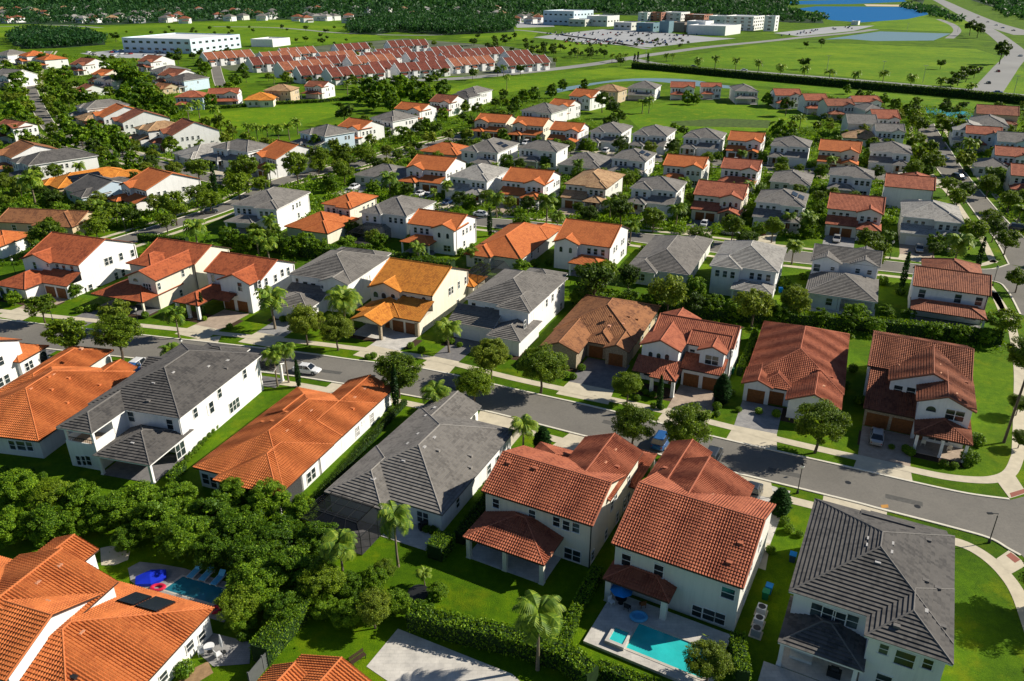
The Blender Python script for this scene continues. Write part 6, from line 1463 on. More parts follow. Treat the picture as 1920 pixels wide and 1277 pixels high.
wood('woodland', 'band of trees along the highway beyond the lake', [[(1690, 14), (1745, 14), (1790, 36), (1812, 44), (1800, 48), (1760, 34)], [(1850, 14), (1960, 20), (1960, 42), (1900, 38)], [(1470, 12), (1495, 12), (1490, 4), (1465, 5)]], 18, 7, 34, 2.6, 8, 9, floor=False)
# separate small trees out on the open land
rs = random.Random(11); OT = []
for k in range(34): u = rs.uniform(1005, 1165); OT.append((u, 86 + (u - 1005) * .12 + rs.uniform(-7, 9), rs.uniform(9, 15)))
for k in range(26): OT.append((rs.uniform(1060, 1300), rs.uniform(72, 86), rs.uniform(5, 8)))
for k in range(22): OT.append((rs.uniform(860, 1000), rs.uniform(66, 92), rs.uniform(9, 14)))
for k in range(14): OT.append((rs.uniform(500, 660), rs.uniform(50, 84), rs.uniform(6, 12)))
for k in range(16): OT.append((rs.uniform(230, 480), rs.uniform(50, 62), rs.uniform(5, 9)))
for k in range(18): OT.append((rs.uniform(480, 760), 146 + rs.uniform(-8, 9), rs.uniform(12, 18)))
for k in range(12): OT.append((rs.uniform(300, 440), rs.uniform(96, 112), rs.uniform(14, 20)))
OT.sort(); OC = {}
for (u, v, w_) in OT:
    zk = 'lawn by the nearest terraces' if v > 130 else 'tree line left of the car park' if (u > 1000 and v > 86) else 'car park edge' if u > 1000 else 'open land right of the terraces' if u > 850 else 'meadow above the school' if v < 62 and u < 490 else 'meadow above the terraces' if v < 90 else 'lawn before the school'
    OC[zk] = OC.get(zk, 0) + 1; tree('deep', u, v, w_, group='small far trees on the open land', label=f'small dark tree, {NTH(OC[zk] - 1)} from left on the {zk}')
for (x, y) in [(1395, 455), (1525, 445), (1680, 460), (1850, 470)]: tree('palm', 960 + x / 3.9917, y / 3.9917, 19, group='palms along the far road', label=f'{NTH([1395, 1525, 1680, 1850].index(x))} palm from left along the far road')
for (x, y) in [(100, 490), (280, 510), (465, 540), (665, 545), (870, 560), (1080, 575), (1305, 590), (1530, 640)]: tree('palm', 1440 + x / 3.9917, y / 3.9917, 22, group='palms along the far road', label=f'{NTH(4 + [100, 280, 465, 665, 870, 1080, 1305, 1530].index(x))} palm from left along the far road')
for (u, v) in [(1148, 104), (1157, 106), (1165, 105), (1174, 104), (1083, 97), (1250, 103), (1262, 103)]: tree('palm', u, v, 12, group='palms by the estate gate')
# ------------------------------------------------------------------ cars
PAINT = {}
def paint(n, c):
    if n not in PAINT:
        k = NT('paint_' + n, 0.28, 0.6); k.col(c); k.b.inputs['Coat Weight'].default_value = .6; PAINT[n] = k.m
    return PAINT[n]
CARM = {}
def car_meshes(col, c, typ):
    key = (col, typ)
    if key in CARM: return CARM[key]
    pm = paint(col, c); L, Wd = {'sedan': (4.7, 1.82), 'suv': (4.8, 1.95), 'pickup': (5.6, 2.0)}[typ]
    hx = L / 2; hood, belt, roof = {'sedan': (.82, .92, 1.42), 'suv': (.98, 1.08, 1.72), 'pickup': (1.0, 1.12, 1.78)}[typ]
    st = [(-hx, .62, .42, belt * .86), (-hx + .18, .86, .28, belt * .97), (-hx + .9, .97, .24, belt), (-.5, 1.0, .22, belt), (.7, 1.0, .22, belt * .98), (hx - 1.25, .98, .22, hood + .04), (hx - .35, .9, .26, hood * .88), (hx, .66, .40, hood * .70)]
    b = MB(); rows = []
    for x, f, zb, zt in st:
        hw = Wd / 2 * f; rows.append([(x, -hw, zb), (x, -hw * 1.0, (zb + zt) * .5), (x, -hw * .95, zt - .08), (x, -hw * .86, zt), (x, hw * .86, zt), (x, hw * .95, zt - .08), (x, hw, (zb + zt) * .5), (x, hw, zb)])
    for i in range(len(rows) - 1):
        for k in range(7): b.poly([rows[i][k], rows[i][k + 1], rows[i + 1][k + 1], rows[i + 1][k]])
        b.poly([rows[i][7], rows[i][0], rows[i + 1][0], rows[i + 1][7]])
    b.poly(rows[0]); b.poly(rows[-1][::-1])
    if typ == 'sedan': cx = (-1.75, -1.05, .45, 1.15)
    elif typ == 'suv': cx = (-2.2, -1.85, .55, 1.2)
    else: cx = (-.55, -.35, .95, 1.5)
    lw, uw = Wd / 2 * .90, Wd / 2 * .72; zb = belt - .03
    g = MB(); T = [(cx[1], -uw, roof), (cx[2], -uw, roof), (cx[2], uw, roof), (cx[1], uw, roof)]; B = [(cx[0], -lw, zb), (cx[3], -lw, zb), (cx[3], lw, zb), (cx[0], lw, zb)]
    for i in range(4): g.poly([B[i], B[(i + 1) % 4], T[(i + 1) % 4], T[i]])
    r = MB(); z = roof + .002; r.poly([(cx[1] - .04, -uw - .02, z - .03), (cx[2] + .04, -uw - .02, z - .03), (cx[2] - .08, -uw + .14, z + .04), (cx[1] + .08, -uw + .14, z + .04)])
    r.poly([(cx[1] + .08, -uw + .14, z + .04), (cx[2] - .08, -uw + .14, z + .04), (cx[2] - .08, uw - .14, z + .04), (cx[1] + .08, uw - .14, z + .04)]); r.poly([(cx[1] + .08, uw - .14, z + .04), (cx[2] - .08, uw - .14, z + .04), (cx[2] + .04, uw + .02, z - .03), (cx[1] - .04, uw + .02, z - .03)])
    r.poly([(cx[1] - .04, uw + .02, z - .03), (cx[1] - .04, -uw - .02, z - .03), (cx[1] + .08, -uw + .14, z + .04), (cx[1] + .08, uw - .14, z + .04)]); r.poly([(cx[2] + .04, -uw - .02, z - .03), (cx[2] + .04, uw + .02, z - .03), (cx[2] - .08, uw - .14, z + .04), (cx[2] - .08, -uw + .14, z + .04)])
    for s_ in (-1, 1):
        for xa, xb in ((cx[0], cx[1]), (cx[3], cx[2])): r.tube([(xa, s_ * lw, zb), (xb, s_ * uw, roof)], .045, 4)
        r.tube([((cx[1] + cx[2]) / 2, s_ * lw, zb), ((cx[1] + cx[2]) / 2, s_ * uw, roof)], .045, 4)
    if typ == 'pickup': r.box(-2.6, -.7, -.72, .72, belt + .003, belt + .02, 1)
    w_ = MB(); w_.tube([(0, -.11, 0), (0, .11, 0)], .33, 14, 0); w_.tube([(0, -.118, 0), (0, .118, 0)], .19, 10, 1)
    hl = MB(); hl.box(-.05, .05, -.2, .2, -.07, .07)
    CARM[key] = dict(body=b.mesh('body', [pm]), glass=g.mesh('windows', [M['blackglass']]), roof=r.mesh('roof', [pm, M['tyre']]), wheel=w_.mesh('wheel', [M['tyre'], M['alu']]), hl=hl.mesh('headlight', [M['gwhite']]), tl=hl.mesh('tail_light', [simple('red_light', (0.3, .01, .01), .3)]), L=L, W=Wd, hood=hood)
    return CARM[key]
def car(u, v, az, col, c, typ, label, P=None):
    p = P or G(u, v); m = car_meshes(col, c, typ); e = empty('parked_car', (p[0], p[1], .03), R(90 - az)); tag(e, label, 'car')
    for k, n in (('body', 'body'), ('glass', 'windows'), ('roof', 'roof')): ob(n, m[k], e)
    for sx in (-1, 1):
        for sy in (-1, 1):
            ob('wheel', m['wheel'], e, (sx * m['L'] * .31, sy * (m['W'] / 2 - .12), .33))
        ob('headlight', m['hl'], e, (m['L'] / 2 - .1, sx * m['W'] * .27, m['hood'] * .66)); ob('tail_light', m['tl'], e, (-m['L'] / 2 + .06, sx * m['W'] * .27, m['hood'] * .8))
    return e
WH, BL, SL, DK = (.75, .76, .78), (.02, .10, .30), (.35, .34, .33), (.03, .035, .04)
car(576, 698, 104, 'white', WH, 'sedan', 'white sedan parked on the main street beside the slim cypress')
car(1240, 832, 28, 'blue', BL, 'suv', 'bright blue car under the tree between two red roofs')
car(1336, 862, 28, 'dark', DK, 'suv', 'dark car just showing past the small orange roof gable on the street')
car(1408, 935, 29, 'dark', DK, 'pickup', 'dark pickup on the driveway behind the pool house roof')
car(1643, 824, 26, 'silver', SL, 'sedan', 'silver-brown sedan on the driveway of the rust-roofed corner house')
car(262, 690, 12, 'white', WH, 'suv', 'white car parked behind the dark grey house with the balcony')
car(247, 703, 12, 'blue', BL, 'pickup', 'blue pickup beside the orange bungalow at far left')
car(288, 688, 14, 'navy', (.01, .03, .09), 'sedan', 'navy sedan behind the dark grey house with the balcony')
car(393, 400, 63, 'dark', DK, 'sedan', 'dark sedan parked along the slanting street at left')
car(802, 372, 24, 'white', WH, 'pickup', 'white pickup on a driveway below the orange-roofed fourth-row house')
car(903, 405, 112, 'white', WH, 'sedan', 'white sedan on the second street behind the slim tall cypress')
car(1797, 336, 152, 'dark', DK, 'suv', 'dark car on the side street beside the upper red roof')
car(1768, 298, 152, 'silver', SL, 'sedan', 'silver sedan further up the side street')
car(1910, 432, 118, 'dark', DK, 'suv', 'dark car near the right edge by the side street trees')
car(1370, 440, 114, 'silver', SL, 'sedan', 'silver sedan half hidden by street trees on the second street')
car(62, 205, 170, 'dark', DK, 'sedan', 'dark sedan on the long street at far upper left')
car(450, 345, 60, 'white', WH, 'suv', 'white car on the slanting street behind the grey third-row roof')
rs = random.Random(9); nc_ = 0
for hh in HOUSES[20:]:
    dv = [d for d in DRIVES if (d[0][3] - hh.world(0, 0)).length < 22 and hh.row in ('fourth row', 'sixth row', 'left slanting rows', 'centre slanting row')]
    if not dv or rs.random() < .35 or nc_ >= 18: continue
    dd = min(dv, key=lambda d: (sum(d[0], Vector()) / 4 - hh.c).length)[0]; cpt = sum(dd, Vector()) / 4 + (dd[1] - dd[0]).normalized() * rs.uniform(-1, 1)
    if (cpt - hh.c).length > 20: continue
    nmc, cc, tt = rs.choice((('white', WH, 'suv'), ('silver', SL, 'sedan'), ('dark', DK, 'suv'), ('navy', (.01, .03, .09), 'sedan'), ('white', WH, 'sedan'), ('red', (.3, .02, .02), 'suv'))); nc_ += 1
    car(0, 0, hh.yaw + rs.choice((0, 180)), nmc, cc, tt, f'{nmc} {"car" if tt == "suv" else "sedan"} on the drive of {hh.handle}', P=(cpt.x, cpt.y))
# small cars far off: no parts at that size
rs = random.Random(3); fc = []
for nm, c in (('white', WH), ('silver', SL), ('dark', DK), ('blue', BL), ('red', (.3, .02, .02))):
    g = MB(); g.box(-2.3, 2.3, -.9, .9, .3, .95, 0); g.poly([(-1.5, -.8, .95), (1.1, -.8, .95), (.6, -.65, 1.5), (-1.1, -.65, 1.5)], 1); g.poly([(1.1, .8, .95), (-1.5, .8, .95), (-1.1, .65, 1.5), (.6, .65, 1.5)], 1)
    g.poly([(1.1, -.8, .95), (1.1, .8, .95), (.6, .65, 1.5), (.6, -.65, 1.5)], 1); g.poly([(-1.5, .8, .95), (-1.5, -.8, .95), (-1.1, -.65, 1.5), (-1.1, .65, 1.5)], 1); g.box(-1.1, .6, -.65, .65, 1.5, 1.53, 0)
    g.box(-1.8, -1.1, -.92, .92, .0, .5, 1); g.box(1.1, 1.8, -.92, .92, .0, .5, 1); fc.append((nm, g.mesh('distant_car', [paint(nm, c), M['blackglass']])))
FC = []
def fcar(p, rz, label, group):
    nm, m = rs.choice(fc if rs.random() < .7 else fc[:2]); o = ob('distant_car', m, None, (p.x, p.y, .05), rz); FC.append((label, PX(p)[0], nm, o, group))
for k in range(150):
    r_ = k % 10; t = rs.random(); a, b = (1010 + r_ * 6, 71 + r_ * 1.5), (1330 - r_ * 10, 71 + r_ * 1.4); u, v = a[0] + (b[0] - a[0]) * t, (62 if r_ < 4 else 66) + r_ * 1.9 + rs.uniform(-.2, .2)
    fcar(G(u, v), rs.choice((1.2, 1.25, 4.4)), f'{NTH(r_)} line of the large far car park', 'cars in the large far car park')
for k in range(26): fcar(G(rs.uniform(165, 320), 96 + 3 * (k % 4)), 1.4, f'{NTH(k % 4)} line of the school car park', 'cars in the school car park')
for k in range(22): u = rs.uniform(1460, 1600); fcar(G(u, 66 - (u - 1460) * .1 + (k % 3 - 1) * 2), 1.2, f'{NTH(k % 3)} line of the car park right of the hospital', 'cars right of the hospital')
for (u, v, rz) in [(1871, 135, 1.3), (1853, 157, 1.3), (1880, 53, 2.3), (1900, 58, 2.3), (1852, 42, 2.3), (1868, 48, 2.3), (1834, 33, 2.3), (1876, 103, 1.4), (1913, 106, 1.5), (1870, 175, 0), (1300, 126, -.1), (1395, 133, -.1)]: fcar(G(u, v), rz, 'far roads at right', 'cars on the far roads')
FL_ = {}
for l, u, nm, o, g_ in sorted(FC, key=lambda t: (t[0], t[1])):
    FL_[l] = FL_.get(l, 0) + 1; tag(o, f'small {nm} car, {NTH(FL_[l] - 1)} from left, {l}', 'car', g_)

# ------------------------------------------------------------------ lamp posts
def lamp(u, v, label, arm=False):
    p = G(u, v); e = empty('street_lamp', p); tag(e, label, 'street lamp', 'black street lamps')
    g = MB(); g.lathe([(.16, 0), (.16, .35), (.09, .45), (.06, .6), (.05, 3.6), (.09, 3.65), (.05, 3.75)], 10); g.build('post', [M['metal']], e)
    if arm: g = MB(); g.tube([(0, 0, 3.7), (0, 0, 4.1), (-.7, 0, 4.15)], .04, 6); g.box(-1.25, -.65, -.14, .14, 4.1, 4.2); g.build('lamp_head', [M['metal']], e)
    else:
        g = MB(); g.lathe([(.08, 3.72), (.2, 3.85), (.26, 4.05), (.22, 4.25)], 12); g.build('globe', [simple('lamp_globe', (.7, .7, .68), .3)], e)
        g = MB(); g.lathe([(.28, 4.25), (.2, 4.36), (.04, 4.5)], 12); g.build('lamp_cap', [M['metal']], e)
for a in [(1495, 925, 'black globe street lamp on the near verge right of the pool house'), (347, 680, 'black street lamp rising behind the dark grey roof with the balcony'), (237, 440, 'black street lamp on the lawn by the slanting street'), (31, 520, 'black street lamp near the left edge beside the white driveway'),
          (1668, 486, 'black street lamp across the second street, right of centre'), (1861, 536, 'black street lamp at the right end of the second street'), (1006, 409, 'black street lamp before the white orange-roofed fourth-row house'), (99, 601, 'black street lamp in front of the white arched-porch house'), (262, 618, 'black street lamp in front of the cream front-gable house'), (415, 357, 'black street lamp by the slanting street behind the orange corner roof')]: lamp(*a)
lamp(1854, 1018, 'black street light with a flat arm head on the bottom right verge', True)
for i, (u, v) in enumerate([(1210, 118), (1653, 145), (1730, 155), (1900, 178), (1550, 133), (1795, 60), (1700, 60)]):
    p = G(u, v); e = empty('light_mast', p); tag(e, f'tall pale light mast by the far roads, {NTH([1210, 1550, 1653, 1700, 1730, 1795, 1900].index(u))} from left', 'light mast', 'tall masts by the far roads'); g = MB(); g.tube([(0, 0, 0), (0, 0, 10)], [.16, .1], 6); g.build('mast', [M['alu']], e); g = MB(); g.box(-1.5, 1.5, -.15, .15, 9.9, 10.1); g.build('crossarm', [M['alu']], e)

# ------------------------------------------------------------------ pool garden of the white house
h = POOLH; a_ = -R(h.yaw)
def at(x, y, z=0): return h.world(x, y, z)
e = empty('swimming_pool', at(-5, -5), a_); tag(e, 'turquoise swimming pool with stone deck and small raised spa', 'pool')
cx, cy = -5, -5
px0, px1, py0, py1 = -8.7, -1.3, -6.8, -3.2
g = MB(); zt = .32
for q in ((-12.6, -.3, py1, -.35), (-12.6, px0, -8.0, py1), (px1, -.3, -8.0, py1), (px0, px1, -8.0, py0)): g.box(q[0] - cx, q[1] - cx, q[2] - cy, q[3] - cy, 0, zt, 0)
g.build('deck', [M['pave_light']], e)
g = MB(); g.box(px0 - cx, px1 - cx, py0 - cy, py1 - cy, .02, .05); g.build('pool_basin', [simple('pool_tile', (.25, .75, .75), .4)], e)
g = MB(); g.poly([(px0 - cx, py0 - cy, .24), (px1 - cx, py0 - cy, .24), (px1 - cx, py1 - cy, .24), (px0 - cx, py1 - cy, .24)]); g.build('water', [M['pool']], e)
g = MB()
for q in ((px0 - .3, px1 + .3, py1, py1 + .28), (px0 - .3, px1 + .3, py0 - .28, py0), (px0 - .3, px0, py0, py1), (px1, px1 + .3, py0, py1)): g.box(q[0] - cx, q[1] - cx, q[2] - cy, q[3] - cy, zt, zt + .035)
g.build('coping', [simple('coping', (.5, .46, .4), .8)], e)
g = MB()
for q in ((-10.7, -8.75, -5.2, -4.95), (-10.7, -8.75, -7.3, -6.95), (-10.7, -10.4, -6.95, -5.2), (-9.0, -8.75, -6.95, -5.2)): g.box(q[0] - cx, q[1] - cx, q[2] - cy, q[3] - cy, zt - .2, .72)
s_ = g.build('spa', [M['pave_light']], e); g = MB(); g.poly([(-10.4 - cx, -6.95 - cy, .6), (-9.0 - cx, -6.95 - cy, .6), (-9.0 - cx, -5.2 - cy, .6), (-10.4 - cx, -5.2 - cy, .6)]); g.build('spa_water', [M['pool']], s_)
blue = simple('bright_blue', (0.01, 0.22, 0.62), .5); cyan = simple('float_blue', (.10, .42, .70), .35)
def chair(p, rz, mat, label, name='patio_chair'):
    e = empty(name, p, rz); tag(e, label, 'chair'); g = MB(); g.box(-.28, .28, -.28, .28, .38, .44); g.build('seat', [mat], e); g = MB(); g.box(-.28, .28, .24, .30, .44, .95); g.build('backrest', [mat], e)
    g = MB(); g.box(-.026, .026, -.026, .026, 0, .38); m = g.mesh('leg', [mat])
    for x in (-.24, .24):
        for y in (-.24, .24): ob('leg', m, e, (x, y, 0))
    return e
def umbrella(p, mat, label, closed=False, hgt=2.3):
    e = empty('patio_umbrella', p); tag(e, label, 'umbrella'); g = MB(); g.tube([(0, 0, 0), (0, 0, hgt)], .03, 6); g.build('pole', [M['alu']], e); g = MB()
    if closed: g.lathe([(.1, hgt - 1.5), (.17, hgt - .9), (.06, hgt)], 8)
    else:
        for k in range(8): a0, a1 = k * math.pi / 4, (k + 1) * math.pi / 4; g.poly([(1.2 * math.cos(a0), 1.2 * math.sin(a0), hgt - .4), (1.2 * math.cos(a1), 1.2 * math.sin(a1), hgt - .4), (0, 0, hgt + .05)])
    g.build('canopy', [mat], e); g = MB(); g.lathe([(.3, 0), (.3, .08), (.05, .12)], 12); g.build('base', [M['metal']], e)
dz = .32
umbrella(at(-11.4, -1.3, dz), blue, 'blue parasol under the pool house porch roof', hgt=1.9)
def table(p, rz, top, r, label):
    e = empty('patio_table', p, rz); tag(e, label, 'table'); g = MB(); g.lathe([(r, .70), (r, .74)], 20); g.build('table_top', [top], e); g = MB(); g.lathe([(.28, 0), (.28, .04), (.04, .06), (.04, .7)], 12); g.build('stand', [M['metal']], e)
table(at(-11.3, -1.6, dz), 0, M['metal'], .6, 'round dark table under the blue parasol')
chair(at(-12.1, -2.2, dz), .6, M['trimwhite'], 'white patio chair left of the round dark table'); chair(at(-10.4, -2.1, dz), 2.5, M['metal'], 'dark patio chair right of the round dark table'); chair(at(-9.2, -1.0, dz), 3.4, M['wood'], 'brown patio chair beside the house wall under the porch')
def ring(p, R0, r0, mat, name, label, cat, sx=1.0, hole=True, rz=0):
    g = MB(); n, m = 20, 8
    P = [[((R0 + r0 * math.cos(b)) * math.cos(a) * sx, (R0 + r0 * math.cos(b)) * math.sin(a), r0 + r0 * math.sin(b)) for b in [2 * math.pi * j / m for j in range(m)]] for a in [2 * math.pi * i / n for i in range(n)]]
    for i in range(n):
        for j in range(m): g.poly([P[i][j], P[(i + 1) % n][j], P[(i + 1) % n][(j + 1) % m], P[i][(j + 1) % m]])
    if not hole: g.poly([(R0 * math.cos(2 * math.pi * i / n) * sx, R0 * math.sin(2 * math.pi * i / n), r0 * .6) for i in range(n)])
    o = g.build(name, [mat], None, p, rz, smooth=True); tag(o, label, cat); return o
ring(at(-9.0, -2.6, dz), .62, .17, cyan, 'inflatable_pool', 'light blue inflatable paddling pool on the shaded deck', 'paddling pool', 1.2, False)
# AC units, bins beside the pool house
for i, (x, y, lb) in enumerate(((1.5, 4.3, 'white air-conditioning unit nearest the street beside the pool house'), (1.6, 2.7, 'white air-conditioning unit in the middle beside the pool house'), (1.7, 1.2, 'grey equipment box at the near end beside the pool house'))):
    e = empty('air_conditioner', at(x, y), a_); tag(e, lb, 'air conditioner'); g = MB(); g.box(-.45, .45, -.45, .45, .08, .9); g.build('casing', [M['gwhite' if i < 2 else 'alu']], e); g = MB(); g.lathe([(.36, .901), (.36, .93), (.3, .935)], 16); g.build('fan_grille', [M['metal']], e); g = MB(); g.box(-.6, .6, -.6, .6, 0, .08); g.build('slab', [M['conc']], e)
def bin_(p, rz, mat, lid, label):
    e = empty('wheelie_bin', p, rz); tag(e, label, 'bin'); g = MB(); g.poly([(-.28, -.3, 0), (.28, -.3, 0), (.28, .3, 0), (-.28, .3, 0)]); T = [(-.34, -.38, .95), (.34, -.38, .95), (.34, .38, .95), (-.34, .38, .95)]; B = [(-.28, -.3, 0), (.28, -.3, 0), (.28, .3, 0), (-.28, .3, 0)]
    for k in range(4): g.poly([B[k], B[(k + 1) % 4], T[(k + 1) % 4], T[k]])
    g.build('body', [mat], e); g = MB(); g.box(-.36, .36, -.4, .42, .951, 1.03); g.build('lid', [lid], e)
grn = simple('bin_green', (.01, .16, .07), .5)
bin_(at(1.4, 6.6), a_, grn, simple('lid_green', (.01, .22, .1), .4), 'green wheelie bin beside the pool house'); bin_(at(1.5, 7.6), a_, blue, blue, 'blue wheelie bin behind the green one beside the pool house')
q_ = A7.world(-14.6, 14.6); bin_(q_, -R(27), simple('bin_dark', (.02, .05, .10), .5), blue, 'dark bin with blue lid beside the grey house at bottom right')
p_ = G(1371, 700); bin_(p_, 0, grn, grn, 'green bin beside the white house with three arched windows')
p_ = G(1463, 548); bin_(p_, 0, blue, blue, 'blue bin beside the pale grey roof in the third row')

# ------------------------------------------------------------------ garden of the solar-panelled house
e = empty('swimming_pool', G(365, 1110)); o0 = G(365, 1110); tag(e, 'dark blue-green swimming pool in the shaded garden at lower left', 'pool')
def flat(name, P_, z, mat, par=None, o=None):
    q = PG(P_)
    m = tri_poly(name, [p - (o or Vector((0, 0, 0))) for p in q], z, mat)
    if par: m.parent = par
    return m
flat('deck', [(240, 1066), (262, 1054), (300, 1058), (345, 1066), (438, 1096), (442, 1145), (420, 1168), (330, 1140), (285, 1118), (245, 1090)], .05, M['pave_grey'], e, o0)
flat('coping', [(302, 1107), (342, 1078), (433, 1106), (418, 1142)], .06, simple('coping', (.5, .46, .4), .8), e, o0); flat('water', [(308, 1106), (343, 1082), (428, 1107), (414, 1137)], .075, M['poolblue'], e, o0)
def lounger(u, v, rz, lb):
    p = G(u, v, .1); p.z = .06; e = empty('sun_lounger', p, rz); tag(e, lb, 'sun lounger'); g = MB(); g.box(-.35, .35, -.9, .4, .28, .36); g.build('seat', [cyan], e); g = MB(); g.poly([(-.35, .4, .34), (.35, .4, .34), (.35, .95, .8), (-.35, .95, .8)]); g.poly([(-.35, .43, .28), (-.35, .98, .74), (.35, .98, .74), (.35, .43, .28)]); g.build('backrest', [cyan], e)
    g = MB(); g.box(-.4, -.351, -.95, .95, .2, .34); g.box(.351, .4, -.95, .95, .2, .34)
    for x in (-.375, .375):
        for y in (-.8, .8): g.tube([(x, y, 0), (x, y, .2)], .03, 6)
    g.build('frame', [M['gwhite']], e)
lounger(366, 1076, -.3, 'leftmost of three sun loungers behind the dark pool'); lounger(388, 1081, -.3, 'middle of three sun loungers behind the dark pool'); lounger(410, 1089, -.3, 'rightmost of three sun loungers behind the dark pool')
p_ = G(283, 1088); g = MB(); P = [(-1.4, -.6, .3), (.2, -1.1, .35), (1.6, -.4, .3), (1.5, .7, .45), (0, 1.0, .55), (-1.5, .5, .4)]
for i in range(6): a, b = P[i], P[(i + 1) % 6]; g.poly([a, b, (0, 0, .75)]); g.poly([(a[0], a[1], 0), (b[0], b[1], 0), b, a])
o = g.build('covered_furniture', [simple('tarp_blue', (.01, .03, .5), .4)], None, (p_.x, p_.y, .06), .3); tag(o, 'low furniture under a royal blue cover beside the dark pool', 'covered furniture')
ring(G(297, 1104) + Vector((0, 0, .06)), .42, .15, simple('float_red', (.55, .02, .06), .4), 'pool_float', 'red inflatable float at the pool edge beside the blue cover', 'pool float', 1.5, True)
ring(G(404, 1146) + Vector((0, 0, .06)), .4, .17, simple('float_red', (.55, .02, .06), .4), 'pool_float', 'small red float at the pool end behind the roof corner', 'pool float', 1.2, True)
S(flat('patio', [(372, 1180), (470, 1205), (468, 1245), (400, 1250), (360, 1215)], .03, M['pave_grey'])); S(flat('garden_path', [(188, 1028), (215, 1022), (245, 1032), (240, 1050), (215, 1060), (190, 1060)], .03, M['conc'])); S(flat('bare_soil', [(345, 1262), (390, 1240), (400, 1262), (370, 1280), (330, 1285)], .02, M['soil']))
chair(G(378, 1228, 0), .4, M['gwhite'], 'white garden chair by the long white wall at lower left'); chair(G(410, 1232, 0), 2.4, M['gwhite'], 'white garden chair beside the folded parasol at lower left'); umbrella(G(418, 1224), simple('umbrella_grey', (.4, .42, .45), .8), 'folded grey parasol on the lower left patio', True)
table(G(394, 1222), 0, M['gwhite'], .5, 'small round white table between the two garden chairs')
S(flat('patio', [(746, 1179), (687, 1250), (760, 1300), (1000, 1300), (960, 1264)], .03, M['pave_light']))
# grey fence, bench, drain cover, climbing frame
e0 = G(470, 1290); e = empty('garden_fence', e0); tag(e, 'dark grey panel fence beside the bright clipped hedge', 'fence'); F0 = [G(470, 1290), G(520, 1228), G(560, 1180), G(606, 1120)]
for a, b in zip(F0[:-1], F0[1:]):
    L = (b - a).length; n = max(1, round(L / 2.0)); d = (b - a) / n
    for k in range(n):
        p, q = a + d * k - e0, a + d * (k + 1) - e0; nn = Vector((d.y, -d.x, 0)).normalized() * .03; g = MB()
        for (s1, s2) in ((p - nn, q - nn), (q + nn, p + nn)): g.poly([(s1.x, s1.y, .05), (s2.x, s2.y, .05), (s2.x, s2.y, 1.8), (s1.x, s1.y, 1.8)])
        g.poly([(p - nn).xy[:] + (1.8,), (q - nn).xy[:] + (1.8,), (q + nn).xy[:] + (1.8,), (p + nn).xy[:] + (1.8,)]); g.build('fence_panel', [simple('fence_grey', (.10, .105, .11), .6)], e)
        g = MB(); g.box(p.x - .06, p.x + .06, p.y - .06, p.y + .06, 0, 1.95); g.build('fence_post', [M['trimgrey']], e)
o = MB(); o.lathe([(1.15, 0), (1.15, .05), (1.0, .06)], 24); o = o.build('trampoline_mat', [M['metal']], None, G(785, 1111)); tag(o, 'round black cover lying on the lawn behind the cream house', 'lawn cover')
e = empty('garden_bench', G(672, 1240), .8); tag(e, 'dark slatted bench at the edge of the stone patio', 'bench'); g = MB()
for k in range(4): g.box(-.8, .8, -.25 + k * .13, -.15 + k * .13, .42, .45)
g.build('seat', [M['trimbrown']], e); g = MB()
for k in range(3): g.box(-.8, .8, .27, .3, .5 + k * .15, .6 + k * .15)
g.build('backrest', [M['trimbrown']], e); g = MB(); g.box(-.03, .03, -.03, .03, 0, .419); lm_ = g.mesh('leg', [M['metal']])
for x in (-.7, .7):
    for y in (-.19, .23): ob('leg', lm_, e, (x, y, 0))
for (u, v, lb, wd, hh) in ((1528, 787, 'grey', 1, 1),): pass
# grills and patio sets seen behind houses
def grill(p, rz, lb):
    e = empty('barbecue_grill', p, rz); tag(e, lb, 'grill'); g = MB(); g.box(-.6, .6, -.3, .3, .1, .85); g.build('cabinet', [M['metal']], e); g = MB(); g.tube([(-.35, 0, .95), (.35, 0, .95)], .26, 12); g.build('lid', [M['metal']], e)
grill(A7.world(-8.5, .2), -R(27), 'black barbecue under the dark porch roof at bottom right'); grill(G(795, 992), .5, 'black barbecue on the small patio of the long grey bungalow')
e = empty('patio_sofa', A7.world(-11.5, .9), -R(27)); tag(e, 'pale corner sofa under the dark porch roof at bottom right', 'sofa'); g = MB(); g.box(-1, 1, -.4, .4, .1, .42); g.build('seat', [M['pale']], e); g = MB(); g.box(-1, 1, .3, .45, .42, .85); g.build('backrest', [M['pale']], e)
for (m_, x, y, lb) in ((B10, -5.2, -1.6, 'cream armchair left on the porch of the rust-roofed corner house'), (B10, -2.0, -1.7, 'cream armchair right on the porch of the rust-roofed corner house')): chair(m_.world(x, y, .1), -R(26) + 3.14, M['cream'], lb, 'porch_chair')
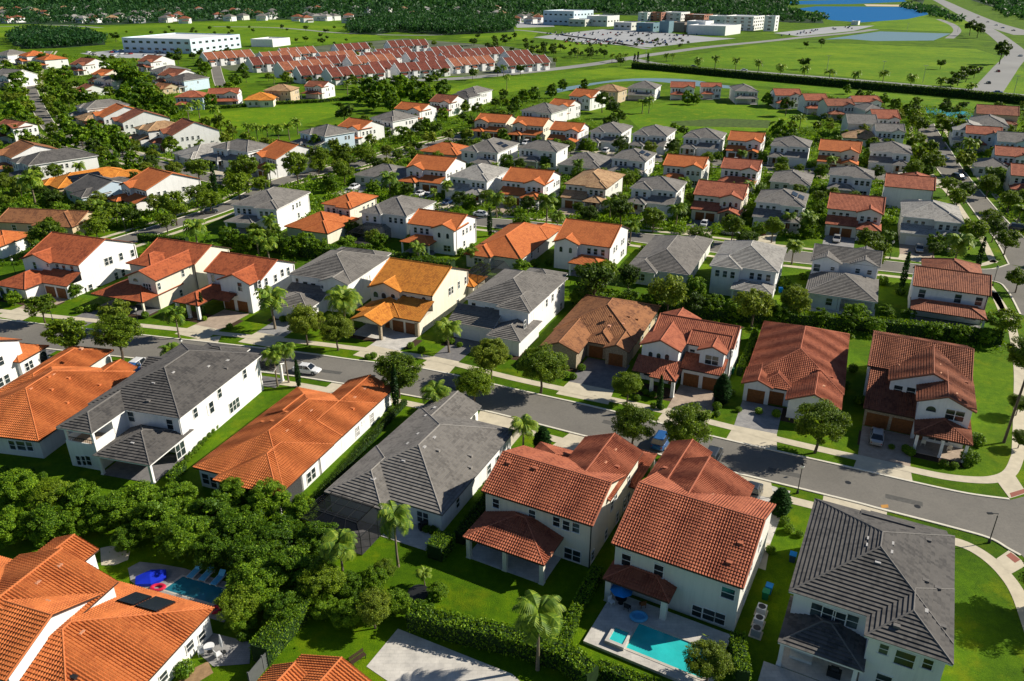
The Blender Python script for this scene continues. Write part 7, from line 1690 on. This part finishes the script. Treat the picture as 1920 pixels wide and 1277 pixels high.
# low planting beds in front of the row across the street
for hh in HOUSES[10:20]:
    x0, x1, y0, y1 = hh.ext; g = [hh.world(x0 + .5, y0 - 1.1), hh.world(x1 - .2, y0 - 1.1), hh.world(x1 - .2, y0 + 3), hh.world(x0 + .5, y0 + 3)]; S(tri_poly('planting_bed', g, .006, M['mulch']))
    rr = random.Random(int(hh.c.x)); 
    for k in range(7):
        x = rr.uniform(x0, x1); 
        if not (-6.5 < x < -.5 and hh.name != 'grey_roofed_house'): q = hh.world(x, y0 + rr.uniform(-.9, .4)); tree('shrub', 0, 0, at=(q.x, q.y), s=rr.uniform(.5, .9))
for hh in HOUSES[20:]:
    if hh.c.y < 330:
        rr = random.Random(int(hh.c.x * 3 + hh.c.y)); x0, x1, y0, y1 = hh.ext
        for k in range(2):
            q = hh.world(rr.choice((x0 - 1.2, x1 + 1.0)), rr.uniform(y0, y1)); tree('shrub', 0, 0, at=(q.x, q.y), s=rr.uniform(.9, 1.5))
        for k in range(2):
            q = hh.world(rr.uniform(x0, x1), rr.choice((y1 + rr.uniform(1.5, 3.5), y0 - rr.uniform(5, 8)))); tree(rr.choice(('palm', 'oak', 'bush', 'bush', 'deep', 'oaky')), 0, 0, at=(q.x, q.y), s=rr.uniform(.5, .8))
        q = hh.world(rr.choice((x0 - 1.5, x1 + 1.5)), y0 - rr.uniform(1, 3)); tree(rr.choice(('palm', 'oak', 'bush', 'shrub')), 0, 0, at=(q.x, q.y), s=rr.uniform(.45, .75))
# ------------------------------------------------------------------ greenery between the houses
HB = [(hh, hh.ext) for hh in HOUSES]
DRV = [[(p.x, p.y) for p in d[0]] for d in DRIVES]
STPOLY = [([(p.x, p.y) for p in A] + [(p.x, p.y) for p in B[::-1]]) for A, B in STP]
def seg_d(x, y, L):
    m = 1e9
    for a, b in zip(L[:-1], L[1:]):
        dx, dy = b.x - a.x, b.y - a.y; l2 = dx * dx + dy * dy + 1e-9; t = max(0, min(1, ((x - a.x) * dx + (y - a.y) * dy) / l2)); m = min(m, (x - a.x - t * dx) ** 2 + (y - a.y - t * dy) ** 2)
    return math.sqrt(m)
def free(x, y, mh, mr, fields=True):
    for hh, (x0, x1, y0, y1) in HB:
        if abs(hh.c.x - x) < 34 and abs(hh.c.y - y) < 34:
            lx, ly = hh.local((x, y))
            if x0 - mh < lx < x1 + mh and y0 - mh < ly < y1 + mh: return False
    for P_ in STPOLY:
        if inpoly(x, y, P_): return False
    for A, B in STP:
        if seg_d(x, y, A) < mr or seg_d(x, y, B) < mr: return False
    for P_ in DRV:
        if abs(P_[0][0] - x) < 14 and abs(P_[0][1] - y) < 20 and inpoly(x, y, P_): return False
    if fields:
        for P_ in FIELDS:
            if inpoly(x, y, P_): return False
    return True
rs = random.Random(21)
def scatter(P_, n, kinds, mh, mr, smin, smax, mind):
    W_ = [(G(u, v).x, G(u, v).y) for u, v in P_]; us = [p[0] for p in P_]; vs = [p[1] for p in P_]; got = []; tries = 0
    while len(got) < n and tries < n * 60:
        tries += 1; u, v = rs.uniform(min(us), max(us)), rs.uniform(min(vs), max(vs)); p = G(u, v)
        if not inpoly(p.x, p.y, W_) or any((p.x - a) ** 2 + (p.y - b) ** 2 < mind * mind for a, b in got) or any((p - t['p']).length < mind * .8 for t in TREES) or not free(p.x, p.y, mh, mr): continue
        got.append((p.x, p.y)); tree(rs.choice(kinds), 0, 0, at=(p.x, p.y), s=rs.uniform(smin, smax))
KM = ('oak', 'deep', 'oaky', 'deep', 'oaky', 'oak', 'palm')
scatter([(-60, 96), (240, 108), (440, 150), (330, 180), (330, 250), (170, 300), (-60, 300)], 76, KM, 1.8, 1.0, .6, 1.05, 7)
scatter([(-40, 300), (170, 300), (330, 250), (420, 250), (560, 300), (480, 350), (300, 430), (-60, 440)], 46, KM, 1.5, 1.0, .5, .9, 6)
scatter([(540, 290), (700, 230), (960, 180), (960, 260), (760, 300), (640, 340)], 34, KM, 1.5, 1.0, .5, .85, 6)
scatter([(700, 300), (960, 250), (1700, 270), (1720, 330), (1660, 420), (1300, 420), (900, 400), (700, 360)], 60, KM, 1.3, 1.2, .42, .75, 5.5)
scatter([(1440, 190), (1720, 200), (1730, 290), (1440, 260)], 22, KM, 1.5, 1.0, .45, .8, 6)
scatter([(1740, 200), (1960, 215), (1960, 420), (1830, 400), (1790, 330)], 34, KM, 1.5, 1.2, .5, .9, 6)
scatter([(440, 150), (980, 140), (970, 165), (700, 190), (640, 160), (440, 165)], 26, ('deep', 'oak', 'palm'), 2, 2, .7, 1.1, 9)
for (x, y, n, rf) in TB:                        # small trees in front of the terraces
    for k in range(3): p = G(480 + x / 3.9917 + rs.uniform(4, 18 * n), y / 3.9917 + rs.uniform(1, 5)); tree(rs.choice(('oak', 'oaky', 'palm')), 0, 0, at=(p.x, p.y), s=rs.uniform(.6, .95))
# street trees on the verges
for (A, B), step, skip in ((STP[2], 9.5, .15), (STP[3], 10, .2), (STP[4], 14, .5), (STP[5], 12, .3), (STP[1], 13, .45)):
    for L_, sg in ((A, -1), (B, 1)):
        acc = rs.uniform(0, step)
        for a, b in zip(L_[:-1], L_[1:]):
            ln = (b - a).length; d = (b - a) / max(ln, 1e-6); nn = Vector((d.y, -d.x, 0)) * sg
            while acc < ln:
                p = a + d * acc + nn * 1.4; acc += step * rs.uniform(.8, 1.3)
                if rs.random() < skip or p.y > 620 or any((p - t['p']).length < 5 for t in TREES) or not free(p.x, p.y, .3, 1.0): continue
                k = rs.choice(('oak', 'deep', 'oak', 'oaky', 'palm')); tree(k, 0, 0, at=(p.x, p.y), s=rs.uniform(.7, .95))
            acc -= ln
# low ground planting: nobody could count it
def planting(name, label, P_, n, big, leaf, seed, mh=.5, mr=2.2):
    rq = random.Random(seed); W_ = [(G(u, v).x, G(u, v).y) for u, v in P_]; us = [p[0] for p in P_]; vs = [p[1] for p in P_]; C = []; t = 0
    while len(C) < n and t < n * 25:
        t += 1; u, v = rq.uniform(min(us), max(us)), rq.uniform(min(vs), max(vs)); p = G(u, v)
        if inpoly(p.x, p.y, W_) and free(p.x, p.y, mh, mr): C.append((p.x, p.y, rq.uniform(.6, 1.0) * big))
    rsn = np.random.RandomState(seed); C = np.array(C); k = 34; d = rsn.normal(size=(len(C), k, 3)); d /= np.linalg.norm(d, axis=2)[:, :, None]; d[:, :, 2] = np.abs(d[:, :, 2])
    P3 = d * rsn.uniform(.6, 1.05, (len(C), k, 1)) * C[:, None, 2:3] * np.array([1.15, 1.15, .95]) + np.stack([C[:, 0], C[:, 1], np.full(len(C), .1)], 1)[:, None, :]; P3 = P3.reshape(-1, 3)
    Q = leaves(rsn, P3, leaf, .4); c0 = np.array([C[:, 0].mean(), C[:, 1].mean(), 0]); o = ob(name, quads_mesh(name, Q - c0, LEAF['bush']), None, tuple(c0)); tag(o, label, 'shrubbery', kind='stuff')
planting('shrubbery', 'low garden shrubbery filling the gaps between the far left houses', [(-60, 96), (240, 108), (440, 150), (330, 180), (420, 250), (560, 290), (480, 350), (300, 430), (-60, 440)], 2200, 2.0, .42, 3)
planting('shrubbery', 'low garden shrubbery between the houses of the middle rows', [(540, 290), (960, 180), (1040, 190), (1180, 260), (1700, 270), (1720, 330), (1680, 450), (1300, 440), (880, 400), (560, 420), (440, 440), (500, 360)], 2600, 1.7, .36, 4)
planting('shrubbery', 'low garden shrubbery between the upper right houses', [(1440, 170), (1720, 200), (1960, 215), (1960, 460), (1860, 420), (1700, 290), (1440, 270)], 1100, 1.8, .38, 6)
planting('shrubbery', 'garden shrubbery along the back fences behind the main street houses', [(0, 470), (460, 440), (860, 480), (1060, 540), (1880, 620), (1880, 660), (1400, 620), (900, 560), (460, 480), (0, 500)], 420, 1.1, .24, 7)
# ------------------------------------------------------------------ a label of its own for every tree and shrub
def rel(p, hc):
    best = None
    for hh in HOUSES:
        d = (hh.c - p).length
        if best is None or d < best[0]: best = (d, hh)
    hh = best[1]; lx, ly = hh.local(p); x0, x1, y0, y1 = hh.ext
    if ly > y1 - 2: r = 'behind'
    elif lx < (x0 + 1): r = 'left of'
    elif lx > x1 - 1: r = 'right of'
    else: r = 'before' if ly < (y0 + y1) / 2 else 'behind'
    return r, hh
B = {}
BT = sorted([t for t in TREES if t['label'] == 'belt'], key=lambda t: PX(t['p'])[0])
for i, t in enumerate(BT): t['label'] = f'{NTH(i)} from left bushy tree in the dense lower-left garden belt'
for t in TREES:
    if t['label']: tag(t['e'], t['label'], t['cat'], t['group']); continue
    r, hh = rel(t['p'], t['hc']); B.setdefault((t['desc'], r, hh.handle), []).append(t)
N3 = {2: ['left-hand', 'right-hand'], 3: ['leftmost', 'middle', 'rightmost']}
for (desc, r, han), L in B.items():
    L.sort(key=lambda t: PX(t['p'])[0])
    for i, t in enumerate(L):
        n = len(L)
        if n == 1: lab = f'{desc} {r} {han}'
        elif n in N3: lab = f'{N3[n][i]} {desc} {r} {han}'
        else: lab = f'{NTH(i)} {desc} {r} {han}'
        tag(t['e'], lab, t['cat'], t['group'] or {'tree': 'trees of the estate', 'palm': 'palms of the estate', 'shrub': 'garden shrubs'}[t['cat']])
